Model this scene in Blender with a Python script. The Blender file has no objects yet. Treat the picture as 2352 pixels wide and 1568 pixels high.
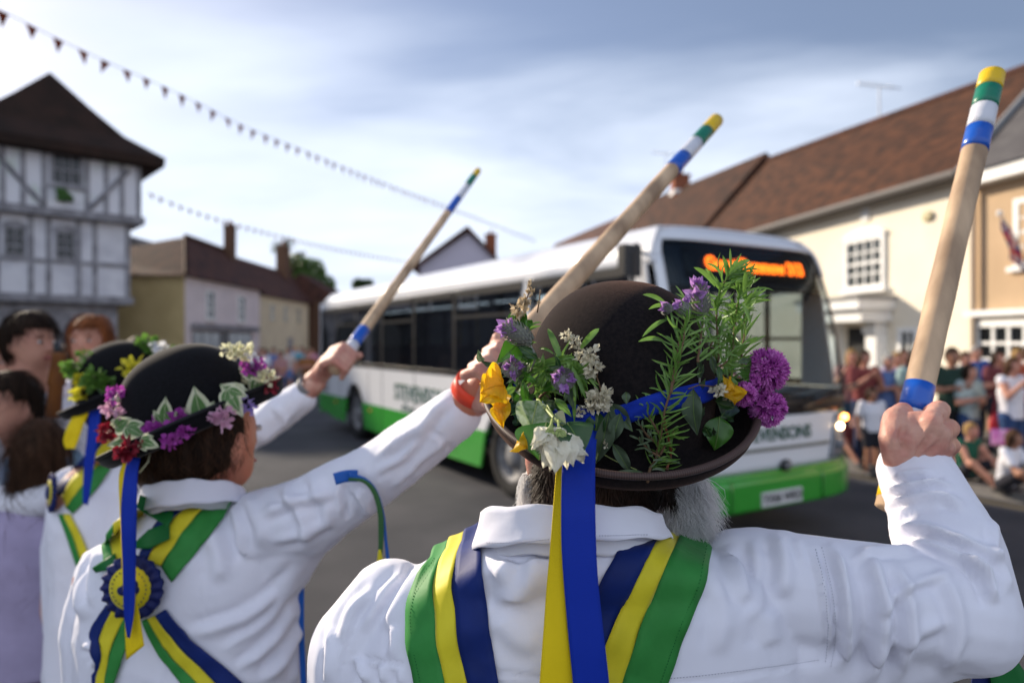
import bpy, bmesh, math, random
import numpy as np
from mathutils import Vector, Matrix, Euler
from mathutils.bvhtree import BVHTree

random.seed(7)
rng = np.random.default_rng(7)
S = bpy.context.scene
COL = S.collection
R = math.radians
V = Vector

# ------------------------------------------------------------------ camera, sky, sun, exposure
CAMH = 1.83
FPX = 1568.0            # focal length in units of a 2352 px wide frame (24 mm lens)
cam_d = bpy.data.cameras.new('camera'); cam = bpy.data.objects.new('camera', cam_d); COL.objects.link(cam)
cam.location = (0, 0, CAMH); cam.rotation_euler = (R(90), 0, 0)
cam_d.sensor_width = 36; cam_d.lens = 24; cam_d.clip_start = 0.05; cam_d.clip_end = 2000
cam_d.dof.use_dof = True; cam_d.dof.focus_distance = 0.70; cam_d.dof.aperture_fstop = 3.3
S.camera = cam
SUN_AZ = -51.0          # degrees left of straight ahead
SUN_EL = 24.0
S.view_settings.view_transform = 'Standard'; S.view_settings.look = 'None'
S.view_settings.exposure = 1.08; S.view_settings.gamma = 1.0

w = bpy.data.worlds.new('World'); S.world = w; w.use_nodes = True
nt = w.node_tree; nt.nodes.clear()
def N(nt, t, **k):
    n = nt.nodes.new(t)
    for a, b in k.items():
        if a.startswith('i_'):
            n.inputs[a[2:].replace('_', ' ')].default_value = b
        else: setattr(n, a, b)
    return n
L = lambda nt, a, b: nt.links.new(a, b)
out = N(nt, 'ShaderNodeOutputWorld'); bg = N(nt, 'ShaderNodeBackground'); L(nt, bg.outputs[0], out.inputs[0])
sky = N(nt, 'ShaderNodeTexSky'); sky.sky_type = 'NISHITA'; sky.sun_disc = False
sky.sun_elevation = R(SUN_EL); sky.sun_rotation = R(SUN_AZ); sky.air_density = 1.2; sky.dust_density = 0.7; sky.ozone_density = 2.0
tc = N(nt, 'ShaderNodeTexCoord'); sx = N(nt, 'ShaderNodeSeparateXYZ'); L(nt, tc.outputs['Generated'], sx.inputs[0])
def math_(nt, op, a, b=None, c=None):
    n = N(nt, 'ShaderNodeMath', operation=op)
    for i, v in enumerate((a, b, c)):
        if v is None: continue
        if isinstance(v, (int, float)): n.inputs[i].default_value = v
        else: L(nt, v, n.inputs[i])
    return n.outputs[0]
zz = math_(nt, 'ADD', math_(nt, 'MAXIMUM', sx.outputs[2], 0.0), 0.22)
cx = math_(nt, 'DIVIDE', sx.outputs[0], zz); cy = math_(nt, 'DIVIDE', sx.outputs[1], zz)
cb = N(nt, 'ShaderNodeCombineXYZ'); L(nt, cx, cb.inputs[0]); L(nt, cy, cb.inputs[1])
mp = N(nt, 'ShaderNodeMapping'); L(nt, cb.outputs[0], mp.inputs[0])
mp.inputs['Rotation'].default_value = (0, 0, R(38)); mp.inputs['Scale'].default_value = (0.70, 1.35, 1)
mp.inputs['Location'].default_value = (1.3, 0.4, 0)
n1 = N(nt, 'ShaderNodeTexNoise'); n1.inputs['Scale'].default_value = 1.15; n1.inputs['Detail'].default_value = 6
n1.inputs['Roughness'].default_value = 0.48; n1.inputs['Distortion'].default_value = 0.35
L(nt, mp.outputs[0], n1.inputs['Vector'])
# thin veil: more cloud low down, less at the zenith
low = N(nt, 'ShaderNodeMapRange'); L(nt, sx.outputs[2], low.inputs[0])
low.inputs[1].default_value = 0.0; low.inputs[2].default_value = 0.50; low.inputs[3].default_value = 0.50; low.inputs[4].default_value = -0.16
side = math_(nt, 'ADD', math_(nt, 'MULTIPLY', sx.outputs[0], -0.16), math_(nt, 'MULTIPLY', math_(nt, 'MAXIMUM', math_(nt, 'MULTIPLY', sx.outputs[1], -1.0), 0.0), 0.6))  # last term adds cloud behind the camera as fill for the shirts
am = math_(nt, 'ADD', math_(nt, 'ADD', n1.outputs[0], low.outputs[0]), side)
mr = N(nt, 'ShaderNodeMapRange'); mr.interpolation_type = 'SMOOTHSTEP'; L(nt, am, mr.inputs[0])
mr.inputs[1].default_value = 0.36; mr.inputs[2].default_value = 0.80; mr.inputs[3].default_value = 0.06; mr.inputs[4].default_value = 0.97
n2 = N(nt, 'ShaderNodeTexNoise'); n2.inputs['Scale'].default_value = 2.2; n2.inputs['Detail'].default_value = 4
L(nt, mp.outputs[0], n2.inputs['Vector'])
cc = N(nt, 'ShaderNodeMix', data_type='RGBA'); L(nt, n2.outputs[0], cc.inputs[0])
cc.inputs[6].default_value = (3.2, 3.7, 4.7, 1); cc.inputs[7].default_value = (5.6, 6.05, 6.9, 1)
bk = math_(nt, 'MULTIPLY_ADD', math_(nt, 'MAXIMUM', math_(nt, 'MULTIPLY', sx.outputs[1], -1.0), 0.0), 0.10, 1.0); cv = N(nt, 'ShaderNodeVectorMath', operation='SCALE'); L(nt, cc.outputs[2], cv.inputs[0]); L(nt, bk, cv.inputs['Scale'])  # unseen clouds behind the camera brightened as fill light
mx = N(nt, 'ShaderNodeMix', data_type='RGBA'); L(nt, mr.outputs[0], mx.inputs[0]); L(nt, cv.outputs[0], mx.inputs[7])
tn = N(nt, 'ShaderNodeMix', data_type='RGBA'); tn.blend_type = 'MULTIPLY'; tn.inputs[0].default_value = 1.0; tn.inputs[7].default_value = (.62, .55, .58, 1); L(nt, sky.outputs[0], tn.inputs[6]); L(nt, tn.outputs[2], mx.inputs[6])
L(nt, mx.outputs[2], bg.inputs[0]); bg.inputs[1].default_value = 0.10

sd = bpy.data.lights.new('sun', 'SUN'); sun = bpy.data.objects.new('sun', sd); COL.objects.link(sun)
sd.energy = 3.4; sd.angle = R(1.5); sd.color = (1.0, 0.86, 0.68)
sdir = V((math.sin(R(SUN_AZ)) * math.cos(R(SUN_EL)), math.cos(R(SUN_AZ)) * math.cos(R(SUN_EL)), math.sin(R(SUN_EL))))
sun.rotation_euler = (-sdir).to_track_quat('-Z', 'Y').to_euler()
sun.location = (0, 0, 30)

# ------------------------------------------------------------------ helpers
def P(x, y, Y):
    """a point seen at (x,y) of the 2352x1568 frame, Y metres ahead of the camera"""
    return V(((x - 1176) * Y / FPX, Y, CAMH - (y - 784) * Y / FPX))
CAMP = V((0, 0, CAMH))
def ray(x, y):
    return V(((x - 1176) / FPX, 1, -(y - 784) / FPX)).normalized()

MATS = {}
def mat(name, col, rough=0.6, spec=0.3, col2=None, scale=20.0, detail=4, bump=0.0, bscale=None, metal=0.0, emit=None,
        sheen=0.0, stretch=None, sss=0.0, alpha=None, trans=0.0, contrast=(0.35, 0.65), sub=None, coat=0.0):
    if name in MATS: return MATS[name]
    m = bpy.data.materials.new(name); m.use_nodes = True; nt = m.node_tree
    b = nt.nodes['Principled BSDF']
    b.inputs['Base Color'].default_value = (*col, 1); b.inputs['Roughness'].default_value = rough
    b.inputs['Specular IOR Level'].default_value = spec; b.inputs['Metallic'].default_value = metal
    if sheen: b.inputs['Sheen Weight'].default_value = sheen; b.inputs['Sheen Roughness'].default_value = 0.4
    if coat: b.inputs['Coat Weight'].default_value = coat; b.inputs['Coat Roughness'].default_value = 0.08
    if sss:
        b.inputs['Subsurface Weight'].default_value = sss; b.inputs['Subsurface Radius'].default_value = (0.01, 0.004, 0.002)
        b.inputs['Subsurface Scale'].default_value = 0.6
    if trans: b.inputs['Transmission Weight'].default_value = trans
    if emit:
        b.inputs['Emission Color'].default_value = (*emit[0], 1); b.inputs['Emission Strength'].default_value = emit[1]
    tc = N(nt, 'ShaderNodeTexCoord'); vec = tc.outputs['Object']
    if stretch:
        mp = N(nt, 'ShaderNodeMapping'); L(nt, vec, mp.inputs[0]); mp.inputs['Scale'].default_value = stretch; vec = mp.outputs[0]
    if col2 is not None:
        n = N(nt, 'ShaderNodeTexNoise'); n.inputs['Scale'].default_value = scale; n.inputs['Detail'].default_value = detail; L(nt, vec, n.inputs['Vector'])
        r = N(nt, 'ShaderNodeMapRange'); L(nt, n.outputs[0], r.inputs[0]); r.inputs[1].default_value = contrast[0]; r.inputs[2].default_value = contrast[1]
        x = N(nt, 'ShaderNodeMix', data_type='RGBA'); L(nt, r.outputs[0], x.inputs[0]); x.inputs[6].default_value = (*col, 1); x.inputs[7].default_value = (*col2, 1)
        L(nt, x.outputs[2], b.inputs['Base Color'])
    if bump:
        n = N(nt, 'ShaderNodeTexNoise'); n.inputs['Scale'].default_value = bscale or scale; n.inputs['Detail'].default_value = 5; L(nt, vec, n.inputs['Vector'])
        bp = N(nt, 'ShaderNodeBump'); bp.inputs['Strength'].default_value = 1.0; bp.inputs['Distance'].default_value = bump
        L(nt, n.outputs[0], bp.inputs['Height']); L(nt, bp.outputs[0], b.inputs['Normal'])
    MATS[name] = m; return m

def crease(m, sc=10.0, dist=.004, wv=900.0, st=(1, 1, .6)):
    """irregular cloth creases on top of the material's own bump"""
    nt = m.node_tree; b = nt.nodes['Principled BSDF']; tc = N(nt, 'ShaderNodeTexCoord'); mp = N(nt, 'ShaderNodeMapping'); mp.inputs['Scale'].default_value = st; mp.inputs['Rotation'].default_value = (.3, .5, .2); L(nt, tc.outputs['Object'], mp.inputs[0])
    h = None
    for s_, a_ in ((sc, 1.0), (sc * 2.6, .32)):
        n = N(nt, 'ShaderNodeTexNoise'); n.noise_type = 'RIDGED_MULTIFRACTAL'; n.inputs['Scale'].default_value = s_; n.inputs['Detail'].default_value = 1.5; n.inputs['Distortion'].default_value = .9; L(nt, mp.outputs[0], n.inputs['Vector'])
        v = math_(nt, 'MULTIPLY', n.outputs[0], a_); h = v if h is None else math_(nt, 'ADD', h, v)
    bp = N(nt, 'ShaderNodeBump'); bp.inputs['Distance'].default_value = dist; L(nt, h, bp.inputs['Height'])
    old = b.inputs['Normal'].links
    if old: L(nt, old[0].from_socket, bp.inputs['Normal'])
    L(nt, bp.outputs[0], b.inputs['Normal'])

def leafmat(name, c1, c2, scale=60, tl=0.35, rough=0.45):
    """thin leaf or petal: diffuse + gloss with light coming through"""
    if name in MATS: return MATS[name]
    m = mat(name, c1, rough=rough, spec=0.45, col2=c2, scale=scale)
    nt = m.node_tree; b = nt.nodes['Principled BSDF']; o = nt.nodes['Material Output']
    t = N(nt, 'ShaderNodeBsdfTranslucent'); s = N(nt, 'ShaderNodeMixShader'); s.inputs[0].default_value = tl
    t.inputs[0].default_value = tuple(min(1, (a + c) * 0.75) for a, c in zip(c1, c2)) + (1,)
    L(nt, b.outputs[0], s.inputs[1]); L(nt, t.outputs[0], s.inputs[2]); L(nt, s.outputs[0], o.inputs[0])
    return m

def glassmat(name, tint, refl=0.06, rough=0.02, k_=1.1):
    if name in MATS: return MATS[name]
    m = bpy.data.materials.new(name); m.use_nodes = True; nt = m.node_tree; nt.nodes.clear()
    o = N(nt, 'ShaderNodeOutputMaterial'); t = N(nt, 'ShaderNodeBsdfTransparent'); g = N(nt, 'ShaderNodeBsdfGlossy')
    g.inputs['Roughness'].default_value = rough; g.inputs['Color'].default_value = (1, 1, 1, 1); t.inputs[0].default_value = (*tint, 1)
    f = N(nt, 'ShaderNodeFresnel'); f.inputs[0].default_value = 1.5
    k = math_(nt, 'ADD', math_(nt, 'MULTIPLY', f.outputs[0], k_), refl)
    s = N(nt, 'ShaderNodeMixShader'); L(nt, k, s.inputs[0]); L(nt, t.outputs[0], s.inputs[1]); L(nt, g.outputs[0], s.inputs[2]); L(nt, s.outputs[0], o.inputs[0])
    MATS[name] = m; return m

class MB:
    """collects shapes and builds ONE mesh object"""
    def __init__(s): s.v = []; s.f = []; s.m = []; s.mats = []
    def mi(s, m):
        if m is None: return 0
        if m not in s.mats: s.mats.append(m)
        return s.mats.index(m)
    def add(s, vs, fs, m=None):
        o = len(s.v); k = s.mi(m); s.v.extend([tuple(v) for v in vs]); s.f.extend([tuple(i + o for i in f) for f in fs]); s.m.extend([k] * len(fs)); return o
    def box(s, c, d, m=None, rot=None):
        hx, hy, hz = d[0] / 2, d[1] / 2, d[2] / 2
        vs = [V((x * hx, y * hy, z * hz)) for x in (-1, 1) for y in (-1, 1) for z in (-1, 1)]
        if rot is not None: vs = [rot @ v for v in vs]
        vs = [v + V(c) for v in vs]
        s.add(vs, [(0, 1, 3, 2), (4, 6, 7, 5), (0, 4, 5, 1), (2, 3, 7, 6), (0, 2, 6, 4), (1, 5, 7, 3)], m)
    def tube(s, pts, rad, m=None, n=8, cap=True, flat=None):
        pts = [V(p) for p in pts]; k = len(pts)
        rad = [rad] * k if isinstance(rad, (int, float)) else rad
        rings = []; prev = None
        for i in range(k):
            d = (pts[min(i + 1, k - 1)] - pts[max(i - 1, 0)])
            d = d.normalized() if d.length > 1e-9 else V((0, 0, 1))
            if prev is None:
                a = V((0, 0, 1)) if abs(d.z) < .9 else V((1, 0, 0)); u = d.cross(a).normalized()
            else:
                u = prev - d * prev.dot(d); u = u.normalized() if u.length > 1e-9 else d.orthogonal().normalized()
            prev = u; v = d.cross(u)
            rings.append([pts[i] + (u * math.cos(2 * math.pi * j / n) + v * math.sin(2 * math.pi * j / n) * (flat or 1)) * rad[i] for j in range(n)])
        vs = [p for r in rings for p in r]
        fs = [(i * n + j, i * n + (j + 1) % n, (i + 1) * n + (j + 1) % n, (i + 1) * n + j) for i in range(k - 1) for j in range(n)]
        if cap: fs += [tuple(range(n - 1, -1, -1)), tuple((k - 1) * n + j for j in range(n))]
        s.add(vs, fs, m)
    def ell(s, c, r, m=None, rot=None, nu=14, nv=9):
        c = V(c); r = (r, r, r) if isinstance(r, (int, float)) else r
        vs = []; fs = []
        for i in range(nv + 1):
            th = math.pi * i / nv
            for j in range(nu):
                ph = 2 * math.pi * j / nu
                p = V((r[0] * math.sin(th) * math.cos(ph), r[1] * math.sin(th) * math.sin(ph), r[2] * math.cos(th)))
                if rot is not None: p = rot @ p
                vs.append(p + c)
        for i in range(nv):
            for j in range(nu):
                a, b, c2, d = i * nu + j, i * nu + (j + 1) % nu, (i + 1) * nu + (j + 1) % nu, (i + 1) * nu + j
                fs.append((a, d, c2, b))
        s.add(vs, fs, m)
    def cap(s, a, b, ra, rb, m=None, n=16):
        """round cone"""
        a = V(a); b = V(b); d = b - a; l = d.length
        if l < 1e-6: return s.ell(a, max(ra, rb), m)
        d /= l; pts = []; rr = []
        for i in range(5): t = math.pi / 2 * (i / 5.0); pts.append(a - d * ra * math.cos(t)); rr.append(max(1e-4, ra * math.sin(t)))
        for i in range(5): pts.append(a + (b - a) * i / 4); rr.append(ra + (rb - ra) * i / 4)
        for i in range(1, 6): t = math.pi / 2 * (i / 5.0); pts.append(b + d * rb * math.sin(t)); rr.append(max(1e-4, rb * math.cos(t)))
        s.tube(pts, rr, m, n)
    def chain(s, pts, rads, m=None, n=16):
        for i in range(len(pts) - 1): s.cap(pts[i], pts[i + 1], rads[i], rads[i + 1], m, n)
    def loft(s, secs, m=None, n=40, pw=2.4):
        """secs: (cx, cy, z, hx, hy)"""
        vs = []
        for (cx, cy, z, hx, hy) in secs:
            for j in range(n):
                t = 2 * math.pi * j / n; c, d = math.cos(t), math.sin(t)
                vs.append((cx + hx * math.copysign(abs(c) ** (2 / pw), c), cy + hy * math.copysign(abs(d) ** (2 / pw), d), z))
        k = len(secs)
        fs = [(i * n + j, (i + 1) * n + j, (i + 1) * n + (j + 1) % n, i * n + (j + 1) % n) for i in range(k - 1) for j in range(n)]
        fs += [tuple(range(n)), tuple((k - 1) * n + j for j in range(n - 1, -1, -1))]
        s.add(vs, fs, m)
    def grid(s, rows, m=None, closed=False):
        k = len(rows); n = len(rows[0]); vs = [p for r in rows for p in r]
        fs = [(i * n + j, i * n + (j + 1) % n, (i + 1) * n + (j + 1) % n, (i + 1) * n + j) for i in range(k - 1) for j in range(n if closed else n - 1)]
        s.add(vs, fs, m)
    def quad(s, a, b, c, d, m=None): s.add([a, b, c, d], [(0, 1, 2, 3)], m)
    def prism(s, poly, ext, m=None):
        n = len(poly); e = V(ext); vs = [V(p) for p in poly] + [V(p) + e for p in poly]
        s.add(vs, [tuple(range(n)), tuple(range(2 * n - 1, n - 1, -1))] + [(i, i + n, (i + 1) % n + n, (i + 1) % n) for i in range(n)], m)
    def mesh(s, name, smooth=True):
        me = bpy.data.meshes.new(name); me.from_pydata(s.v, [], s.f)
        for m in s.mats: me.materials.append(m)
        if len(s.mats) > 1: me.polygons.foreach_set('material_index', s.m)
        if smooth: me.polygons.foreach_set('use_smooth', [True] * len(s.f))
        me.update(); return me
    def build(s, name, m=None, parent=None, smooth=True, fix=False):
        if m is not None and not s.mats: s.mats = [m]
        me = s.mesh(name, smooth)
        if fix:
            bm = bmesh.new(); bm.from_mesh(me); bmesh.ops.recalc_face_normals(bm, faces=bm.faces); bm.to_mesh(me); bm.free()
        return link(name, me, parent)
    def sharp(s, name, m=None, parent=None): return s.build(name, m, parent, smooth=False)

def link(name, me, parent=None):
    o = bpy.data.objects.new(name, me); COL.objects.link(o)
    if parent is not None:
        o.parent = parent; bpy.context.view_layer.update
        o.matrix_parent_inverse = wmat(parent).inverted()
    return o
WM = {}
def wmat(o):
    m = Matrix.LocRotScale(o.location, o.rotation_euler, o.scale)
    if o.parent is not None: m = wmat(o.parent) @ o.matrix_parent_inverse @ m
    return m
def thing(name, label, cat, loc=(0, 0, 0), rz=0, group=None):
    o = bpy.data.objects.new(name, None); COL.objects.link(o); o.location = loc; o.rotation_euler = (0, 0, rz); o.empty_display_size = .05
    return tag(o, label, cat, group)
def tag(o, label=None, cat=None, group=None, kind=None):
    if label: o['label'] = label
    if cat: o['category'] = cat
    if group: o['group'] = group
    if kind: o['kind'] = kind
    return o
def local(o): o.matrix_parent_inverse = Matrix.Identity(4); return o

def modify(me, mods):
    """apply modifiers to a throw-away object and return the new mesh"""
    o = bpy.data.objects.new('tmp', me); COL.objects.link(o)
    for t, kw in mods:
        md = o.modifiers.new('m', t)
        for a, b in kw.items(): setattr(md, a, b)
    dg = bpy.context.evaluated_depsgraph_get(); dg.update()
    r = bpy.data.meshes.new_from_object(o.evaluated_get(dg)); bpy.data.objects.remove(o); return r
def remesh(mb, voxel, smooth=4, fac=.5, sub=0):
    me = mb.mesh('t')
    mods = [('REMESH', dict(mode='VOXEL', voxel_size=voxel, use_smooth_shade=True))]
    if smooth: mods.append(('SMOOTH', dict(factor=fac, iterations=smooth)))
    r = modify(me, mods); bpy.data.meshes.remove(me); return r
def getv(me):
    a = np.empty(len(me.vertices) * 3, np.float32); me.vertices.foreach_get('co', a); return a.reshape(-1, 3).astype(float)
def getn(me):
    a = np.empty(len(me.vertices) * 3, np.float32); me.vertices.foreach_get('normal', a); return a.reshape(-1, 3).astype(float)
def setv(me, a): me.vertices.foreach_set('co', a.astype(np.float32).ravel()); me.update()
def withmat(me, m):
    me.materials.clear(); me.materials.append(m); me.polygons.foreach_set('use_smooth', [True] * len(me.polygons)); return me
def join(mb, me, m=None):
    """append a mesh datablock to a builder"""
    mb.add([tuple(v.co) for v in me.vertices], [tuple(p.vertices) for p in me.polygons], m)
def bvh_of(me, M=None):
    vs = [(M @ v.co if M is not None else v.co.copy()) for v in me.vertices]
    return BVHTree.FromPolygons(vs, [tuple(p.vertices) for p in me.polygons])
def cast(b, x, y, off=0.0, dflt=None):
    h, n, i, d = b.ray_cast(CAMP, ray(x, y))
    if h is None: return (P(x, y, dflt), V((0, -1, 0))) if dflt is not None else (None, None)
    if n.dot(ray(x, y)) > 0: n = -n
    return h + n * off, n

def vnoise(p, seed=0):
    """smooth value noise on Nx3 array"""
    i = np.floor(p).astype(np.int64); f = p - i; f = f * f * (3 - 2 * f)
    def h(a, b, c):
        x = (a * 73856093) ^ (b * 19349663) ^ (c * 83492791) ^ (seed * 2654435761)
        x = (x ^ (x >> 13)) * 1274126177; x = x ^ (x >> 16); return (x & 0xffff) / 65535.0
    r = 0
    for dx in (0, 1):
        for dy in (0, 1):
            for dz in (0, 1):
                wgt = (f[:, 0] if dx else 1 - f[:, 0]) * (f[:, 1] if dy else 1 - f[:, 1]) * (f[:, 2] if dz else 1 - f[:, 2])
                r = r + wgt * h(i[:, 0] + dx, i[:, 1] + dy, i[:, 2] + dz)
    return r * 2 - 1

def resample(pl, n):
    pl = np.array(pl, float); d = np.r_[0, np.cumsum(np.linalg.norm(np.diff(pl, axis=0), axis=1))]
    t = np.linspace(0, d[-1], n); return np.stack([np.interp(t, d, pl[:, k]) for k in range(pl.shape[1])], 1)
def smoothpl(pl, n):
    """Catmull-Rom resample"""
    pl = [np.array(p, float) for p in pl]
    if len(pl) < 3: return resample(pl, n)
    q = [2 * pl[0] - pl[1]] + pl + [2 * pl[-1] - pl[-2]]; o = []
    for i in range(1, len(q) - 2):
        for t in np.linspace(0, 1, 12, endpoint=False):
            a, b, c, d = q[i - 1], q[i], q[i + 1], q[i + 2]
            o.append(.5 * (2 * b + (c - a) * t + (2 * a - 5 * b + 4 * c - d) * t * t + (3 * b - a - 3 * c + d) * t ** 3))
    o.append(pl[-1]); return resample(o, n)
def strip(bvh, left, right, n=40, m=8, off=0.003, dflt=None, jitter=0.0, seed=0, curl=None):
    """rows of points lying on a surface between two outlines drawn from behind"""
    a = smoothpl(left, n); b = smoothpl(right, n); rows = []; last = None
    for i in range(n):
        r = []
        for j in range(m):
            t = j / (m - 1); x, y = a[i] * (1 - t) + b[i] * t
            p, nn = cast(bvh, x, y, off)
            if p is None or (last is not None and abs(p.y - last) > 0.12):
                p = P(x, y, last if last is not None else (dflt or .8))
            last = p.y
            if jitter: p = p + V((0, 0, 1)) * 0 + (nn or V((0, -1, 0))) * jitter * (math.sin(i * .9 + seed) * .5 + math.sin(i * .37 + j * .8 + seed * 2) * .5)
            r.append(p)
        rows.append(r); last = r[0].y
    return rows
def ribbon_obj(name, rows, m, parent=None, thick=0.0012):
    mb = MB(); mb.grid(rows, m); o = mb.build(name, m, parent)
    md = o.modifiers.new('thickness', 'SOLIDIFY'); md.thickness = thick; md.offset = 0
    return o
def curve_pts(pts, n=24): return [V(p) for p in smoothpl([tuple(p) for p in pts], n)]
def text_mesh(txt, size, m, name, thick=0.004, bold=0.0, align='CENTER'):
    c = bpy.data.curves.new('t', 'FONT'); c.body = txt; c.size = size; c.extrude = thick; c.align_x = align; c.align_y = 'CENTER'; c.offset = bold; c.resolution_u = 3
    o = bpy.data.objects.new('t', c); COL.objects.link(o); dg = bpy.context.evaluated_depsgraph_get(); dg.update()
    me = bpy.data.meshes.new_from_object(o.evaluated_get(dg)); bpy.data.objects.remove(o); me.materials.clear(); me.materials.append(m); me.name = name
    return me
# ------------------------------------------------------------------ materials of the street
asphalt = mat('asphalt', (0.036, 0.038, 0.046), .85, .22, col2=(0.060, 0.060, 0.068), scale=1.1, detail=9, bump=0.004, bscale=160)
paving = mat('paving', (0.20, 0.18, 0.16), .85, .2, col2=(0.15, 0.14, 0.13), scale=4, bump=.003, bscale=60)
kerbm = mat('kerb_stone', (0.24, 0.23, 0.22), .8, .2, col2=(0.18, 0.17, 0.17), scale=8)
yel_line = mat('road_yellow', (0.17, 0.13, 0.055), .7, .2, col2=(.08, .075, .065), scale=30)
cream = mat('cream_render', (0.80, 0.73, 0.60), .85, .15, col2=(0.75, 0.68, 0.55), scale=1.2, bump=.003, bscale=30)
tan = mat('tan_render', (0.50, 0.36, 0.23), .85, .15, col2=(0.44, 0.32, 0.205), scale=1.4, bump=.003, bscale=30)
white = mat('white_paint', (0.80, 0.80, 0.78), .5, .3, col2=(.72, .72, .70), scale=3)
ochre = mat('ochre_render', (0.56, 0.44, 0.22), .85, .15, col2=(0.48, 0.37, 0.18), scale=1.2)
pinkw = mat('pink_render', (0.80, 0.71, 0.71), .85, .15, col2=(.72, .64, .64), scale=1.2)
creamd = mat('dim_cream_render', (0.72, 0.63, 0.44), .85, .15, col2=(.64, .55, .39), scale=1.4)
tiles = mat('clay_tiles', (0.098, 0.042, 0.023), .85, .15, col2=(0.038, 0.021, 0.015), scale=2.4, detail=8, bump=.02, bscale=9, stretch=(1, 1, 2.2))
tiles_dk = mat('old_clay_tiles', (0.105, 0.048, 0.036), .85, .15, col2=(0.055, 0.030, 0.026), scale=1.6, detail=8, bump=.02, bscale=9)
tiles_blk = mat('weathered_tiles', (0.040, 0.024, 0.019), .9, .1, col2=(0.026, 0.018, 0.015), scale=1.2, detail=6, bump=.02, bscale=8)
slate = mat('slate', (0.10, 0.095, 0.095), .7, .25, col2=(0.07, 0.065, 0.068), scale=3, bump=.01, bscale=12)
brick = mat('chimney_brick', (0.28, 0.095, 0.05), .85, .15, col2=(0.20, 0.07, 0.04), scale=9)
brown_brick = mat('brown_brick', (0.15, 0.08, 0.05), .85, .15, col2=(0.10, .06, .04), scale=9)
timber = mat('grey_timber', (0.34, 0.335, 0.36), .85, .15, col2=(0.19, 0.185, 0.20), scale=3, detail=8)
plaster = mat('white_plaster', (0.68, 0.68, 0.72), .9, .1, col2=(0.50, 0.50, 0.55), scale=1.2, detail=8, contrast=(.45, .75))
plaster_g = mat('moss_stained_plaster', (0.56, 0.64, 0.57), .9, .1, col2=(0.70, 0.70, 0.74), scale=.7, contrast=(.36, .46))
darkwin = mat('dark_window_glass', (0.012, 0.014, 0.016), .08, .5)
greywin = mat('curtained_glass', (0.09, 0.10, 0.10), .12, .5, col2=(.03, .035, .035), scale=3)
shopwin = mat('shop_window_glass', (0.34, 0.37, 0.38), .15, .5, col2=(.24, .27, .28), scale=2.2)
gutterm = mat('gutter_lead', (0.13, 0.12, 0.115), .6, .3)
door_arch_dark = mat('black_door_arch_shade', (0.010, 0.010, 0.011), .4, .4)  # door paint, also the painted shade of the arcade arches
leadm = mat('portico_lead', (0.22, 0.22, 0.22), .6, .3)
alum = mat('aerial_aluminium', (0.35, 0.36, 0.38), .4, .5, metal=.7)
flagred = mat('bunting_cloth', (0.22, 0.045, 0.02), .8, .1, col2=(.14, .03, .015), scale=3)
stringm = mat('bunting_string', (0.30, 0.28, 0.26), .8, .1)

# ------------------------------------------------------------------ ground
g = MB(); g.box((0, 300, -0.1), (1400, 1000, 0.2), asphalt); tag(g.sharp('road', asphalt), kind='structure')
kerb = [(2.60, 16.2), (3.25, 13.2), (4.10, 11.2), (4.85, 9.75), (5.45, 8.6), (6.0, 7.5), (6.9, 5.6), (8.2, 2.0), (9.5, -4.0)]
bx = 40
pv = MB(); far = [(2.0, 22.0), (1.6, 40)] ; edge = list(reversed(far)) + kerb
poly = [(x, y, 0.0) for x, y in edge] + [(bx, -4, 0), (bx, 40, 0)]
pv.prism(poly, (0, 0, 0.12), paving); pvo = pv.build('pavement', paving, smooth=False, fix=True); tag(pvo, kind='structure')
kb = MB(); yl = MB()
for i in range(len(edge) - 1):
    a = V((*edge[i], 0)); b = V((*edge[i + 1], 0)); d = (b - a).normalized(); n = V((d.y, -d.x, 0))
    if n.x > 0: n = -n
    kb.prism([a + n * .14, b + n * .14, b, a], (0, 0, .124), kerbm)
    for o1 in (.34,): yl.prism([a + n * o1, b + n * o1, b + n * (o1 + .08), a + n * (o1 + .08)], (0, 0, .004), yel_line)
tag(kb.build('kerb', kerbm, smooth=False, fix=True), kind='structure')
tag(yl.build('road_marking', yel_line, smooth=False, fix=True), kind='structure')

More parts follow.
